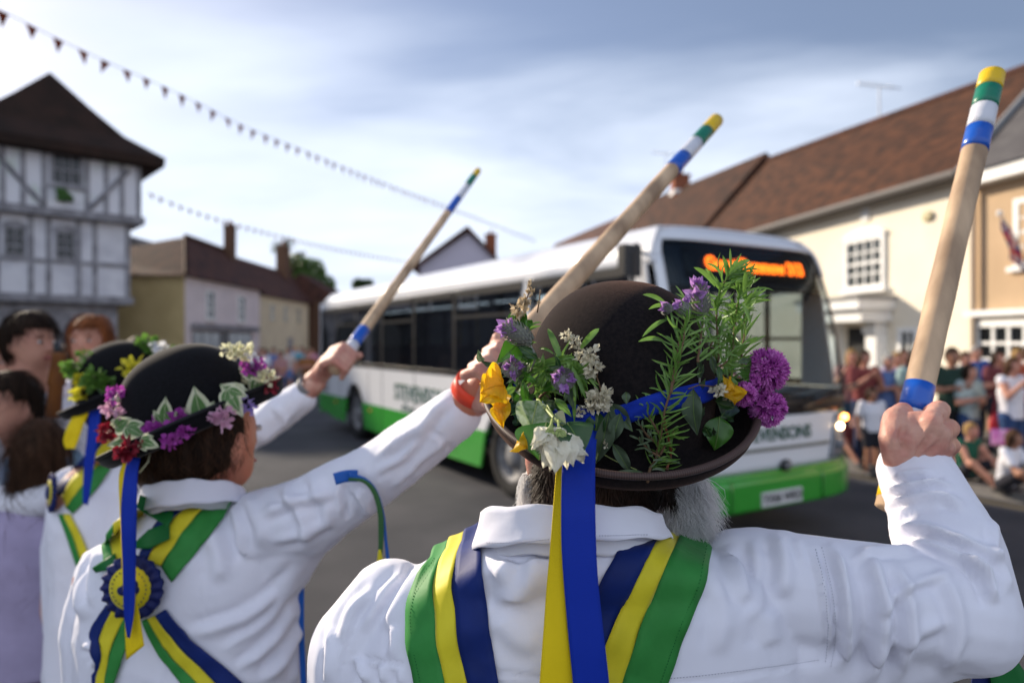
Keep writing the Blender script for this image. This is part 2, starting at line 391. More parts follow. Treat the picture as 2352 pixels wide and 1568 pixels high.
# ------------------------------------------------------------------ window builder on a wall frame
class Wall:
    """frame on a facade: o = origin on the ground, u = unit vector along it, n = unit vector outwards"""
    def __init__(s, o, u, n): s.o = V(o); s.u = V(u); s.n = V(n)
    def p(s, a, z, d=0): return s.o + s.u * a + V((0, 0, z)) + s.n * d
    def box(s, mb, a0, a1, z0, z1, d0, d1, m):
        mb.prism([s.p(a0, z0, d0), s.p(a1, z0, d0), s.p(a1, z1, d0), s.p(a0, z1, d0)], s.n * (d1 - d0), m)
def window(W, parent, a0, a1, z0, z1, nx, nz, fw=.10, bar=.035, glass=darkwin, fm=white, arch=0.0, sill=True, sash=True, name='window'):
    f = MB()
    W.box(f, a0, a0 + fw, z0, z1, -.01, .07, fm); W.box(f, a1 - fw, a1, z0, z1, -.01, .07, fm)
    W.box(f, a0 + fw, a1 - fw, z0, z0 + fw, -.01, .068, fm); W.box(f, a0 + fw, a1 - fw, z1 - fw, z1, -.01, .068, fm)
    for i in range(1, nx):
        a = a0 + fw + (a1 - a0 - 2 * fw) * i / nx; W.box(f, a - bar / 2, a + bar / 2, z0 + fw, z1 - fw, -.01, .045, fm)
    for i in range(1, nz):
        z = z0 + fw + (z1 - z0 - 2 * fw) * i / nz; b2 = bar * (1.7 if (sash and i == nz // 2) else 1)
        W.box(f, a0 + fw, a1 - fw, z - b2 / 2, z + b2 / 2, -.01, .050, fm)
    if arch:
        k = 12; c = (a0 + a1) / 2; hw = (a1 - a0) / 2 + .06
        pts = [W.p(c + hw * math.cos(math.pi * i / k), z1 + .002 + arch * math.sin(math.pi * i / k), .0) for i in range(k + 1)]
        f.prism(pts, W.n * .09, fm)
    fo = f.build(name, fm, parent, smooth=False, fix=True)
    p = MB(); W.box(p, a0 + fw * .9, a1 - fw * .9, z0 + fw * .9, z1 - fw * .9, -.02, .012, glass); p.build('pane', glass, fo, smooth=False, fix=True)
    if sill:
        s_ = MB(); W.box(s_, a0 - .08, a1 + .08, z0 - .09, z0 - .002, -.01, .14, fm); s_.build('sill', fm, fo, smooth=False, fix=True)
    return fo
def part(parent, name, fn, m):
    mb = MB(); fn(mb); return mb.build(name, m, parent, smooth=False, fix=True)

# ------------------------------------------------------------------ right-hand terrace (cream house, tan house)
u = V((-0.190, 0.982, 0)); n = V((-0.982, -0.190, 0))
O = V((9.05, 13.4, 0))          # foot of the party wall between tan and cream houses
def eave_at(x, y): # z from pixel on the facade line
    pass
W = Wall(O, u, n)
def apx(x):
    """distance along the facade of the point seen at column x"""
    k = (x - 1176) / FPX
    return (k * O.y - O.x) / (u.x - k * u.y)
def zpx(x, y):
    a = apx(x); p = W.p(a, 0); return CAMH - (y - 784) * p.y / FPX
hs = thing('terraced_house', 'long cream rendered house with a brown clay tile roof behind the bus', 'house', O, 0)
EZ = zpx(2200, 394)
LEN = 26.0
def body(mb): mb.prism([W.p(0, 0), W.p(LEN, 0), W.p(LEN, EZ), W.p(0, EZ)], -n * 6.0, cream)
part(hs, 'wall', body, cream)
rise = 2.7
RZ = lambda a: 7.93 + .062 * a
def roof(mb):
    e = .32
    a0, a1 = W.p(-.05, EZ - .12, e), W.p(LEN, EZ - .12, e); r0, r1 = W.p(-.05, EZ + rise, -3.0), W.p(LEN, EZ + rise, -3.0)
    b0, b1 = W.p(-.05, EZ - .12, -6.3), W.p(LEN, EZ - .12, -6.3)
    AS = 12.2; r0, r1 = W.p(-.05, RZ(0), -3.0), W.p(AS, RZ(AS), -3.0); a1, b1 = W.p(AS, EZ - .12, e), W.p(AS, EZ - .12, -6.3); F5 = [(0, 1, 2), (5, 4, 3), (0, 3, 4, 1), (1, 4, 5, 2), (2, 5, 3, 0)]; mb.add([a0, r0, b0, a1, r1, b1], F5, tiles)
part(hs, 'roof', roof, tiles)
tiles2 = mat('darker_clay_tiles', (0.080, 0.036, 0.022), .85, .15, col2=(0.034, 0.020, 0.015), scale=2.0, detail=8, bump=.02, bscale=9)
part(hs, 'roof', lambda mb: mb.add([W.p(12.2, EZ - .06, .40), W.p(12.2, RZ(12.2) + .34, -3.0), W.p(12.2, EZ - .06, -6.4), W.p(LEN, EZ - .06, .40), W.p(LEN, RZ(LEN) + .1, -3.0), W.p(LEN, EZ - .06, -6.4)], [(0, 1, 2), (5, 4, 3), (0, 3, 4, 1), (1, 4, 5, 2), (2, 5, 3, 0)], tiles2), tiles2)
# gable end parapet step part way along the roof
def ridge(mb):
    mb.tube([W.p(-.05, RZ(0) + .02, -3.0), W.p(12.2, RZ(12.2) + .02, -3.0)], .10, tiles_dk, 6)
part(hs, 'ridge_tiles', ridge, tiles_dk)
part(hs, 'gutter', lambda mb: mb.tube([W.p(0, EZ - .13, .38), W.p(LEN, EZ - .13, .38)], .085, gutterm, 8), gutterm)
part(hs, 'soffit', lambda mb: W.box(mb, 0, LEN, EZ - .24, EZ - .135, .004, .30, gutterm), gutterm)
aw0, aw1 = apx(2036), apx(1944)
window(W, hs, aw0, aw1, zpx(1990, 664), zpx(1990, 545), 4, 4, arch=.22, glass=greywin)
window(W, hs, apx(2112), apx(2066), .95, zpx(2090, 752), 2, 2, glass=greywin)
window(W, hs, apx(1800), apx(1745), zpx(1780, 664), zpx(1780, 560), 4, 4, arch=.2, glass=greywin)
ad0, ad1 = apx(2003), apx(1950)
dz = zpx(1975, 752)
part(hs, 'door', lambda mb: W.box(mb, ad0, ad1, .12, dz, -.02, .03, door_arch_dark), door_arch_dark)
por = part(hs, 'portico', lambda mb: (W.box(mb, ad0 - .75, ad1 + .75, dz + .40, dz + .62, 0.002, .95, white),
                                      W.box(mb, ad0 - .65, ad1 + .65, dz + .12, dz + .399, 0.002, .80, white)), white)
part(hs, 'portico_roof', lambda mb: W.box(mb, ad0 - .80, ad1 + .80, dz + .621, dz + .70, 0.002, 1.0, leadm), leadm)
for a in (ad0 - .32, ad1 + .32):
    part(hs, 'pilaster', lambda mb: (W.box(mb, a - .17, a + .17, .12, dz + .119, .002, .30, white), W.box(mb, a - .21, a + .21, dz - .15, dz + .0, .302, .36, white)), white)
pl = part(hs, 'plaque', lambda mb: mb.ell(W.p(apx(2132), zpx(2132, 497), .03), (.04, .17, .12), mat('plaque_lead', (.42, .37, .22), .6), nu=12, nv=6), mat('plaque_lead', (.42, .37, .22), .6))
part(hs, 'keystone', lambda mb: W.box(mb, apx(1990) - .12, apx(1990) + .12, zpx(1990, 508), zpx(1990, 476), .002, .05, white), white)
# chimneys on that roof
def chimney(parent, pos, zb, zt, sx_, sy_, m, pots=2, capm=None):
    c = part(parent, 'chimney', lambda mb: (mb.box((pos.x, pos.y, (zb + zt) / 2), (sx_, sy_, zt - zb), m), mb.box((pos.x, pos.y, zt + .035), (sx_ + .12, sy_ + .12, .07), m)), m)
    for i in range(pots):
        pp = V((pos.x, pos.y + (i - (pots - 1) / 2) * .3, zt + .07))
        t = MB(); t.tube([pp, pp + V((0, 0, .16)), pp + V((0, 0, .30))], [.11, .09, .10], brick, 10); t.build('chimney_pot', brick, c)
    return c
rp = lambda x: W.p(apx2(x), 0, -3.0)
def apx2(x):  # along the ridge
    k = (x - 1176) / FPX; q = O - n * 3.0
    return (k * q.y - q.x) / (u.x - k * u.y)
cp = W.p(apx2(1562), 0, -3.0)
chimney(hs, cp, RZ(19) - .8, RZ(19) + .75, .75, .8, brick, 2)
part(hs, 'chimney_flashing', lambda mb: mb.box((cp.x, cp.y, RZ(19) - .02), (.82, 1.02, .18), white), white)

def aerial(a, zbase, hh, label, k=8):
    q = W.p(a, 0, -3.0); t = thing('tv_aerial', label, 'aerial', (q.x, q.y, zbase))
    part(t, 'mast', lambda mb: mb.tube([(q.x, q.y, zbase - .25), (q.x, q.y, zbase + hh)], .022, alum, 6), alum)
    part(t, 'boom', lambda mb: mb.tube([(q.x - .75, q.y - .2, zbase + hh), (q.x + .75, q.y + .2, zbase + hh)], .016, alum, 5), alum)
    for i in range(k):
        e = MB(); x = q.x - .72 + i * 1.3 / k; y = q.y - .2 + i * .35 / k; e.tube([(x, y, zbase + hh - .12), (x, y, zbase + hh + .12)], .008, alum, 4); e.build('element', alum, t)
aerial(apx2(2020), RZ(apx2(2020)) + .02, 1.0, 'tv aerial above the middle of the long brown roof', 9)
aerial(apx2(1530), RZ(apx2(1530)) + .02, 2.2, 'faint tv aerial near the brick chimney of the long roof', 6)

# dark gabled roof of the next house up the street
h2 = thing('terraced_house', 'dark roofed house further up the street past the long brown roof', 'house', W.p(LEN + .2, 0))
part(h2, 'wall', lambda mb: mb.prism([W.p(LEN + .02, 0), W.p(LEN + 17.9, 0), W.p(LEN + 17.9, 5.0), W.p(LEN + .02, 5.0)], -n * 6, creamd), creamd)
part(h2, 'roof', lambda mb: mb.add([W.p(LEN + .03, 5.2, .4), W.p(LEN + .03, 9.4, -3), W.p(LEN + .03, 5.2, -6.3), W.p(LEN + 18, 5.2, .4), W.p(LEN + 18, 10.0, -3), W.p(LEN + 18, 5.2, -6.3)], [(0, 1, 2), (5, 4, 3), (0, 3, 4, 1), (1, 4, 5, 2), (2, 5, 3, 0)], tiles_dk), tiles_dk)

# tan house at the right edge
th = thing('corner_house', 'tan rendered house with a grey slate roof and white small-paned windows', 'house', O + V((.6, -3, 0)))
TE = EZ - .22
part(th, 'wall', lambda mb: mb.prism([W.p(-9, 0, .05), W.p(-.02, 0, .05), W.p(-.02, TE, .05), W.p(-9, TE, .05)], -n * 7, tan), tan)
part(th, 'roof', lambda mb: mb.prism([W.p(-9, TE + .02, .42), W.p(-9, TE + 3.9, -3.4), W.p(-9, TE + .02, -7.2)], u * 8.93, slate), slate)
part(th, 'verge', lambda mb: (mb.tube([W.p(-.06, TE + .08, .42), W.p(-.06, TE + 3.96, -3.4)], .075, leadm, 6)), leadm)
part(th, 'eaves_board', lambda mb: W.box(mb, -9, -.03, TE - .22, TE + .015, .052, .36, white), white)
part(th, 'drainpipe', lambda mb: mb.tube([W.p(-.16, .12, .16), W.p(-.16, TE - .25, .16)], .05, mat('tan_pipe', (.42, .33, .24), .5), 8), mat('tan_pipe', (.42, .33, .24), .5))
part(th, 'cornice', lambda mb: W.box(mb, apx(2420), apx(2232), zpx(2290, 726), zpx(2290, 712), .052, .22, white), white)
window(W, th, apx(2460), apx(2334), zpx(2345, 612), zpx(2345, 456), 4, 4)
Wt = Wall(W.o + n * .05, u, n)
window(Wt, th, apx(2460), apx(2243), .75, zpx(2290, 735), 5, 4, fw=.13, bar=.06, sash=False)

# flag on the tan house
fl = thing('union_flag', 'red white and blue flag hanging from a slanting pole on the tan house', 'flag', W.p(apx(2330), zpx(2330, 560), .1))
fr, fwt, fb = mat('flag_red', (.45, .03, .04), .8), mat('flag_white', (.6, .6, .62), .8), mat('flag_blue', (.03, .05, .22), .8)
pa = W.p(apx(2352), zpx(2352, 560), .1); pb = P(2296, 490, (pa.y) - .6)
part(fl, 'pole', lambda mb: (mb.tube([pa, pb], .02, white, 6), mb.ell(pb, .05, white)), white)
mb = MB(); rows = []
for i in range(17):
    t = i / 16; top = pb.lerp(pa, .08 + .85 * t)
    rows.append([top + V((0, 0, -.62 * j / 10)) + n * (.05 * math.sin(t * 9 + j * .5)) + V((.10 * j / 10, 0, 0)) for j in range(11)])
mats3 = [fb, fwt, fr]
for i in range(16):
    for j in range(10):
        a, b = (i + .5) / 16 - .5, (j + .5) / 10 - .5
        k = fr if min(abs(a), abs(b)) < .07 else (fwt if min(abs(a), abs(b)) < .13 else (fr if abs(abs(a) - abs(b)) < .04 else (fwt if abs(abs(a) - abs(b)) < .10 else fb)))
        mb.quad(rows[i][j], rows[i][j + 1], rows[i + 1][j + 1], rows[i + 1][j], k)
mb.build('cloth', None, fl)

# ------------------------------------------------------------------ guildhall (timber framed, jettied)
gu = V((0.74, 0.673, 0)); gn = V((0.673, -0.74, 0))
GO = V((-16.3, 30.0, 0))
gh = thing('timber_framed_hall', 'tall jettied timber framed hall with white plaster panels and a dark hipped roof', 'hall', GO + gu * -3)
GW = 6.2
def ghw(d, off): return Wall(GO + gn * d + gu * off, gu, gn)
def storey(z0, z1, d, off, nm, m):
    Wl = ghw(d, off); part(gh, nm, lambda mb: mb.prism([Wl.p(-GW - 2 * off, z0), Wl.p(0, z0), Wl.p(0, z1), Wl.p(-GW - 2 * off, z1)], -gn * (8 + 2 * d), m), m); return Wl
z1_, z2_, z3_ = 3.45, 6.95, 9.75
W0 = ghw(-.75, -.75); W1 = storey(z1_ + .3, z2_, -.35, -.35, 'first_floor_wall', plaster); W2 = storey(z2_ + .3, z3_, 0, 0, 'top_floor_wall', plaster_g)
part(gh, 'ground_floor_wall', lambda mb: mb.prism([W0.p(-GW + 1.5, 0), W0.p(0, 0), W0.p(0, z1_), W0.p(-GW + 1.5, z1_)], -gn * 6.5, timber), timber)
for Wl, z, d in ((W1, z1_, .12), (W2, z2_, .12)):
    part(gh, 'jetty_beam', lambda mb: Wl.box(mb, -GW - .3, .12, z, z + .32, -8, .16, timber), timber)
for a in (-.10, -1.35, -1.95, -3.0, -3.6, -4.7, -5.4): part(gh, 'post', lambda mb: W1.box(mb, a - .09, a + .09, z1_ + .33, z2_ - .01, .003, .06, timber), timber)
part(gh, 'rail', lambda mb: W1.box(mb, -GW + .2, 0, 5.05, 5.22, .003, .07, timber), timber)
for a in (-.09, -.75, -1.35, -2.05, -3.55, -4.25, -4.9, -5.6): part(gh, 'post', lambda mb: W2.box(mb, a - .085, a + .085, z2_ + .33, z3_ - .01, .003, .06, timber), timber)
for (a0, a1) in ((-2.0, -.5), (-3.6, -5.2)): part(gh, 'brace', lambda mb: mb.tube([W2.p(a0, z2_ + .4, .085), W2.p(a1, z3_ - .5, .085)], .09, timber, 4), timber)
window(W2, gh, -3.35, -2.2, z3_ - 1.55, z3_ - .2, 3, 2, fw=.12, fm=timber, glass=darkwin, sill=True)
for a in (-2.45, -4.15):
    window(W1, gh, a - .33, a + .38, 5.25, 6.4, 2, 3, fw=.07, fm=timber, glass=darkwin, arch=.25, sill=False)
part(gh, 'hanging_basket', lambda mb: [mb.ell(W2.p(-2.85 + random.uniform(-.25, .25), z3_ - 1.85 + random.uniform(-.3, .15), .25), random.uniform(.1, .18), MATS.get('basket_green') or mat('basket_green', (.04, .10, .02), .7), nu=8, nv=5) for i in range(14)], mat('basket_green', (.04, .10, .02), .7))
def arches(mb):
    for a in (-1.3, -3.1, -4.9):
        pts = [W0.p(a - .75, .05, .02), W0.p(a + .75, .05, .02)] + [W0.p(a + .75 * math.cos(math.pi * i / 10), 2.0 + .95 * math.sin(math.pi * i / 10), .02) for i in range(11)]
        mb.prism(pts, gn * .02, door_arch_dark)  # black slabs on the solid wall stand in for the arcade's shaded depth
part(gh, 'arcade_shade', arches, door_arch_dark)
# roof with flared eaves
def groof(mb):
    e = .75
    def ring(z, x0, x1, d0, d1): return [GO + gu * x0 + gn * d0 + V((0, 0, z)), GO + gu * x1 + gn * d0 + V((0, 0, z)), GO + gu * x1 + gn * d1 + V((0, 0, z)), GO + gu * x0 + gn * d1 + V((0, 0, z))]
    r = [ring(z3_ - .28, -GW - e, e, e, -8 - e), ring(z3_ + .10, -GW - e - .03, e + .03, e + .03, -8 - e), ring(z3_ + 1.05, -GW + .55, -.55, -.42, -7.5),
         ring(z3_ + 2.2, -GW + 1.75, -1.75, -1.05, -6.8), ring(z3_ + 3.55, -GW / 2 - .03, -GW / 2 + .03, -1.7, -6.0)]
    vs = [p for q in r for p in q]; fs = [(i * 4 + j, i * 4 + (j + 1) % 4, (i + 1) * 4 + (j + 1) % 4, (i + 1) * 4 + j) for i in range(4) for j in range(4)]
    fs += [(0, 3, 2, 1), (16, 17, 18, 19)]; mb.add(vs, fs, tiles_blk)
part(gh, 'roof', groof, tiles_blk)

# ------------------------------------------------------------------ ochre and pink corner house, cream cottage beside it
oh = thing('corner_house', 'ochre ended house with a pink shop front and brown tiled roof', 'house', P(418, 784, 33.5) * 1)
oh.location.z = 0
X0 = -16.15; E0 = 5.15
Ws = Wall((X0, 33.5, 0), (0, 1, 0), (1, 0, 0)); We = Wall((X0, 33.5, 0), (-1, 0, 0), (0, -1, 0))
part(oh, 'end_wall', lambda mb: mb.box((X0 - 4.5, 33.6, E0 / 2), (9, .2, E0), ochre), ochre)
part(oh, 'front_wall', lambda mb: mb.box((X0 - .12, 38.7, E0 / 2), (.24, 10, E0), pinkw), pinkw)
ch = thing('cottage', 'pale cream cottage adjoining the pink shop front', 'cottage', (X0 - 3, 49, 0))
part(ch, 'wall', lambda mb: mb.box((X0 - 3, 49.0, E0 / 2 - .1), (6, 10.3, E0 - .2), creamd), creamd)
def oroof(mb):
    e0 = V((X0 + .35, 33.1, E0 - .1)); e1 = V((X0 + .35, 43.7, E0 - .1)); A = V((-17.9, 37.4, 7.55)); B = V((-17.9, 43.7, 7.45))
    e2 = V((-26, 33.1, E0 - .1)); C = V((-23.5, 37.4, 6.6)); bk = V((-26, 43.7, E0 - .1))
    mb.add([e0, e1, B, A, e2, C, bk], [(0, 1, 2, 3), (0, 3, 5, 4), (3, 2, 6, 5), (4, 5, 6), (0, 4, 6, 1), (1, 6, 2)], tiles_dk)
part(oh, 'roof', oroof, tiles_dk)
part(oh, 'ridge_tiles', lambda mb: (mb.tube([(-17.9, 37.4, 7.6), (-17.9, 43.7, 7.5)], .13, tiles, 6), mb.tube([(X0 + .3, 33.2, E0 + .02), (-17.9, 37.4, 7.6)], .10, tiles, 6)), tiles)
part(oh, 'skylight', lambda mb: mb.prism([(-21.6, 34.3, 5.95), (-20.5, 34.3, 5.98), (-20.3, 35.6, 6.85), (-21.3, 35.6, 6.8)], (0, -.04, .05), shopwin), shopwin)
part(ch, 'roof', lambda mb: mb.prism([(X0 + .3, 43.75, E0 - .35), (-17.9, 43.75, 7.3), (-21.6, 43.75, E0 - .35)], (0, 11, 0), tiles_dk), tiles_dk)
chimney(oh, V((-17.6, 42.6, 0)), 6.8, 9.0, .5, .7, brown_brick, 1)
chimney(ch, V((-17.6, 52.5, 0)), 6.6, 9.1, .8, .9, brown_brick, 2)
window(We, oh, 3.3, 4.9, 3.2, 4.6, 3, 2, glass=greywin, fm=leadm)
for a in (3.0, 7.2): window(Ws, oh, a - .55, a + .55, 3.0, 4.55, 2, 3, glass=greywin, fm=white)
part(oh, 'shop_fascia', lambda mb: Ws.box(mb, .8, 9.6, 2.45, 2.75, .003, .25, timber), timber)
for a in (2.6, 7.0):
    window(Ws, oh, a - 1.7, a + 1.7, .6, 2.4, 3, 1, glass=shopwin, fm=timber, name='shop_window')
part(oh, 'shop_door', lambda mb: Ws.box(mb, 4.4, 5.2, .1, 2.4, .003, .05, door_arch_dark), door_arch_dark)
Wc = Wall((X0, 43.9, 0), (0, 1, 0), (1, 0, 0))
for a in (2.0, 4.6, 7.6): window(Wc, ch, a - .5, a + .5, 3.1, 4.4, 2, 2, glass=shopwin, fm=creamd, sill=False)
part(ch, 'door', lambda mb: Wc.box(mb, 5.3, 6.2, .1, 2.1, .003, .05, timber), timber)
bh = thing('far_house', 'brown brick house closing the far end of the cream cottage', 'house', (-16, 57, 0))
part(bh, 'wall', lambda mb: mb.box((-17, 58, 2.6), (6, 6, 5.2), brown_brick), brown_brick)
part(bh, 'roof', lambda mb: mb.prism([(-13.6, 54.9, 5.1), (-17, 54.9, 7.3), (-20.4, 54.9, 5.1)], (0, 6.4, 0), tiles_dk), tiles_dk)
wl = Wall((-14, 55.2, 0), (0, 1, 0), (1, 0, 0)); window(wl, bh, .8, 1.9, 3, 4.3, 2, 2, glass=darkwin)
# pale gabled house behind the bus
pg = thing('gabled_house', 'lilac grey gabled house with a brick chimney showing over the bus roof', 'house', (-3, 46, 0))
gx = P(1075, 530, 46); ga = P(965, 610, 46); gb = P(1150, 610, 46)
def pgw(mb): mb.prism([(ga.x, 46, 0), (gb.x, 46, 0), (gb.x, 46, ga.z), (gx.x, 46, gx.z - .15), (ga.x, 46, ga.z)], (0, 8, 0), mat('lilac_render', (.50, .47, .56), .85))
part(pg, 'wall', pgw, mat('lilac_render', (.50, .47, .56), .85))
def pgr(mb):
    for e in (ga, gb):
        d = (V((e.x, 0, ga.z)) - V((gx.x, 0, gx.z))); ee = V((gx.x, 0, gx.z)) + d * 1.15
        mb.prism([(gx.x, 45.6, gx.z), (ee.x, 45.6, ee.z), (ee.x, 45.6, ee.z + .28), (gx.x, 45.6, gx.z + .28)], (0, 9, 0), tiles_dk)
part(pg, 'roof', pgr, tiles_dk)
cq = P(1127, 560, 47); chimney(pg, V((cq.x, 47.2, 0)), 7.0, CAMH + (784 - 540) * 47 / FPX, .75, .75, brick, 1)
window(Wall((ga.x, 46, 0), (1, 0, 0), (0, -1, 0)), pg, 2.1, 3.2, 4.2, 5.6, 2, 2)
# low house roof left of the yellow one
lh = thing('far_house', 'low grey roofed building between the hall and the ochre house', 'house', (-19.5, 42, 0))
part(lh, 'wall', lambda mb: mb.box((-24.5, 46, 3), (8, 4, 6), plaster), plaster)
part(lh, 'roof', lambda mb: mb.prism([(-20, 43.6, 6), (-24.5, 43.6, 8.6), (-29, 43.6, 6)], (0, 5, 0), slate), slate)

# ------------------------------------------------------------------ trees
bark = mat('bark', (.06, .045, .035), .9, .1)
lf1 = leafmat('tree_leaf', (.045, .10, .015), (.10, .17, .03), 3, .3); lf2 = leafmat('dark_tree_leaf', (.02, .05, .012), (.05, .09, .02), 3, .2)
def leafcloud(name, blobs, cnt, size, m, parent, seed):
    r = np.random.default_rng(seed); mb = MB(); tot = sum(b[3] ** 2 for b in blobs)
    for (x, y, z, rad) in blobs:
        for i in range(int(cnt * rad ** 2 / tot)):
            d = r.normal(size=3); d /= np.linalg.norm(d); q = V((x, y, z)) + V(d) * rad * (r.random() ** .35)
            a = V(r.normal(size=3)).normalized(); b = a.orthogonal().normalized(); s_ = size * r.uniform(.6, 1.4)
            mb.add([q - a * s_, q + b * s_ * .45, q + a * s_, q - b * s_ * .45], [(0, 1, 2, 3)], m)
    return mb.build(name, m, parent)
def tree(label, base, blobs, cnt, size, m, seed, name='broadleaf_tree', bare=False):
    t = thing(name, label, 'tree', base); b = V(base); r = random.Random(seed)
    top = V((sum(q[0] for q in blobs) / len(blobs), sum(q[1] for q in blobs) / len(blobs), sum(q[2] for q in blobs) / len(blobs)))
    mb = MB(); mb.tube([b, b.lerp(top, .5) + V((.2, 0, 0)), top], [.35, .25, .10], bark, 8)
    for q in blobs: mb.tube([b.lerp(top, .6), V(q[:3]).lerp(top, .4) , V(q[:3])], [.14, .09, .04], bark, 5)
    if bare:
        for i in range(60):
            q = r.choice(blobs); s0 = V(q[:3]); e = s0 + V((r.uniform(-1, 1), r.uniform(-1, 1), r.uniform(-.2, 1.2))) * q[3]; mid = s0.lerp(e, .5) + V((r.uniform(-.2, .2), 0, .1)); mb.tube([s0, mid, e], [.03, .02, .006], bark, 4)
    mb.build('trunk', bark, t); leafcloud('crown', blobs, cnt, size, m, t, seed)
def tb(x, y, Y, r): q = P(x, y, Y); return (q.x, q.y, q.z, r * Y / FPX)
tree('bright green round tree behind the brown chimney', (P(700, 700, 60).x, 60, 0), [tb(680, 612, 60, 32), tb(715, 625, 61, 34), tb(745, 655, 60, 26), tb(700, 655, 59, 36), tb(660, 640, 60, 24)], 5200, .16, lf1, 3)
tree('thin bare topped tree beside the brown chimney', (P(650, 700, 56).x, 57, 0), [tb(640, 575, 57, 24), tb(662, 560, 57, 18), tb(690, 590, 57, 14)], 260, .10, lf2, 5, bare=True)
tree('small tree crown just above the rear of the bus roof', (P(832, 700, 62).x, 62, 0), [tb(825, 655, 62, 16), tb(845, 655, 62, 14)], 1400, .16, lf2, 6)

# ------------------------------------------------------------------ bunting
def bunting(label, px, Y0, Y1, n_, w_, h_, seed):
    """px: polyline of the string as seen; flags evenly spaced along the real string"""
    pl = smoothpl(px, 400); x0, x1 = pl[0][0], pl[-1][0]
    pts = []
    for x, y in pl:
        # straight in plan: interpolate 1/Y linearly over the image
        t = (x - x0) / (x1 - x0); Y = 1 / ((1 - t) / Y0 + t / Y1); pts.append(P(x, y, Y))
    d = np.r_[0, np.cumsum([(pts[i + 1] - pts[i]).length for i in range(len(pts) - 1)])]
    t = thing('bunting', label, 'bunting', pts[0]); mb = MB(); mb.tube(pts[::8] + [pts[-1]], .006, stringm, 4); mb.build('string', stringm, t)
    r = random.Random(seed)
    for k in range(n_):
        s0 = d[-1] * (k + .5) / n_; i = int(np.searchsorted(d, s0)) - 1; i = max(0, min(len(pts) - 2, i))
        a = pts[i].lerp(pts[i + 1], (s0 - d[i]) / max(1e-6, d[i + 1] - d[i])); dr = (pts[i + 1] - pts[i]).normalized(); dr.z *= 1
        sw = V((r.uniform(-.05, .05), r.uniform(-.06, .06), 0)); q = MB()
        A, B, C = a - dr * w_ / 2, a + dr * w_ / 2, a + V((0, 0, -h_)) + sw; M_ = (A + B + C) / 3 + V((0, .012, 0))
        q.add([A, B, C, M_], [(0, 1, 3), (1, 2, 3), (2, 0, 3)], flagred); f = q.build('pennant', flagred, t)
        md = f.modifiers.new('thickness', 'SOLIDIFY'); md.thickness = .002
bunting('string of rust red triangular bunting crossing high over the whole street', [(-30, 12), (25, 36), (122, 85), (257, 148), (342, 184), (455, 237), (557, 289), (708, 350), (850, 408), (1000, 464), (1110, 505), (1230, 552)], 9.6, 42, 76, .19, .22, 1)
bunting('faint second string of small bunting sagging from the timber hall to the lilac house', [(335, 440), (420, 475), (520, 508), (640, 540), (760, 568), (860, 588), (960, 602)], 29, 52, 46, .26, .26, 2)

darkgrey_r = mat('dark_grey_render', (.075, .078, .088), .85, .15, col2=(.055, .058, .066), scale=2)
# the side of the street left of the frame: it stands in the reflections of the bus windows
for i, (x, y, l, hh, m, lb) in enumerate(((-27, 17, 9, 6.2, darkgrey_r, 'grey house left of the timber framed hall'), (-26, 6.5, 10, 7.0, darkgrey_r, 'dark grey house left of the timber framed hall'), (-26.5, 25.5, 7.5, 8.4, darkgrey_r, 'tall dark grey house beside the timber framed hall'), (-22, -5, 11, 6.4, darkgrey_r, 'grey house behind the photographer on the left'))):
    t = thing('street_house', lb, 'house', (x, y, 0))
    part(t, 'wall', lambda mb: mb.box((x, y, hh / 2), (6, l, hh), m), m)
    part(t, 'roof', lambda mb: mb.prism([(x + 3.4, y - l / 2 - .1, hh), (x, y - l / 2 - .1, hh + 2.6), (x - 3.4, y - l / 2 - .1, hh)], (0, l + .2, 0), tiles_dk), tiles_dk)
    for k in range(3): window(Wall((x + 3, y - l / 2, 0), (0, 1, 0), (1, 0, 0)), t, 1 + k * 2.9, 2.1 + k * 2.9, 3.6, 5.0, 2, 3)
# ------------------------------------------------------------------ bus
bwhite = mat('bus_white_paint', (0.72, 0.73, 0.76), .22, .5, coat=.5)
bgreen = mat('bus_green_paint', (0.035, 0.30, 0.030), .25, .5, coat=.5)
bgreen_dk = mat('bus_green_panel', (0.02, 0.20, 0.02), .3, .5, coat=.4)
bblack = mat('bus_black_trim', (0.012, 0.012, 0.014), .35, .4)
tyre = mat('tyre_rubber', (0.018, 0.018, 0.019), .85, .2, bump=.004, bscale=40)
rimm = mat('wheel_rim', (0.22, 0.22, 0.23), .6, .3, col2=(.14, .14, .145), scale=12)
bglass = glassmat('tinted_side_glass', (.16, .18, .20), .0, k_=.45)
wglass = glassmat('windscreen_glass', (.50, .60, .64), .0, k_=.38)
seatm = mat('seat_moquette', (0.05, 0.03, 0.07), .9, .1, col2=(.10, .05, .10), scale=30)
inner = mat('bus_interior', (0.06, 0.07, 0.085), .7, .2)
innerw = mat('bus_ceiling_lining', (.18, .20, .23), .7, .2)
doorglass = glassmat('door_glass', (.42, .46, .48), .0, k_=.4)
led = mat('amber_led', (1, .25, .02), .5, .2, emit=((1.0, .13, .008), 3.2))
lamp_w = mat('headlamp_lit', (1, .8, .6), .3, .4, emit=((1.0, .66, .35), 14))
lamp_o = mat('indicator_lit', (1, .4, .1), .3, .4, emit=((1.0, .30, .06), 10))
lampglass = mat('lamp_cluster_glass', (0.16, 0.17, 0.19), .12, .5)
darkgreen_txt = mat('dark_green_lettering', (0.02, 0.09, 0.06), .4, .4)
platem = mat('number_plate_white', (.62, .62, .62), .4, .4)
blacktxt = mat('black_lettering', (.01, .01, .01), .5, .3)
handrail = mat('yellow_handrail', (.5, .33, .02), .4, .4)

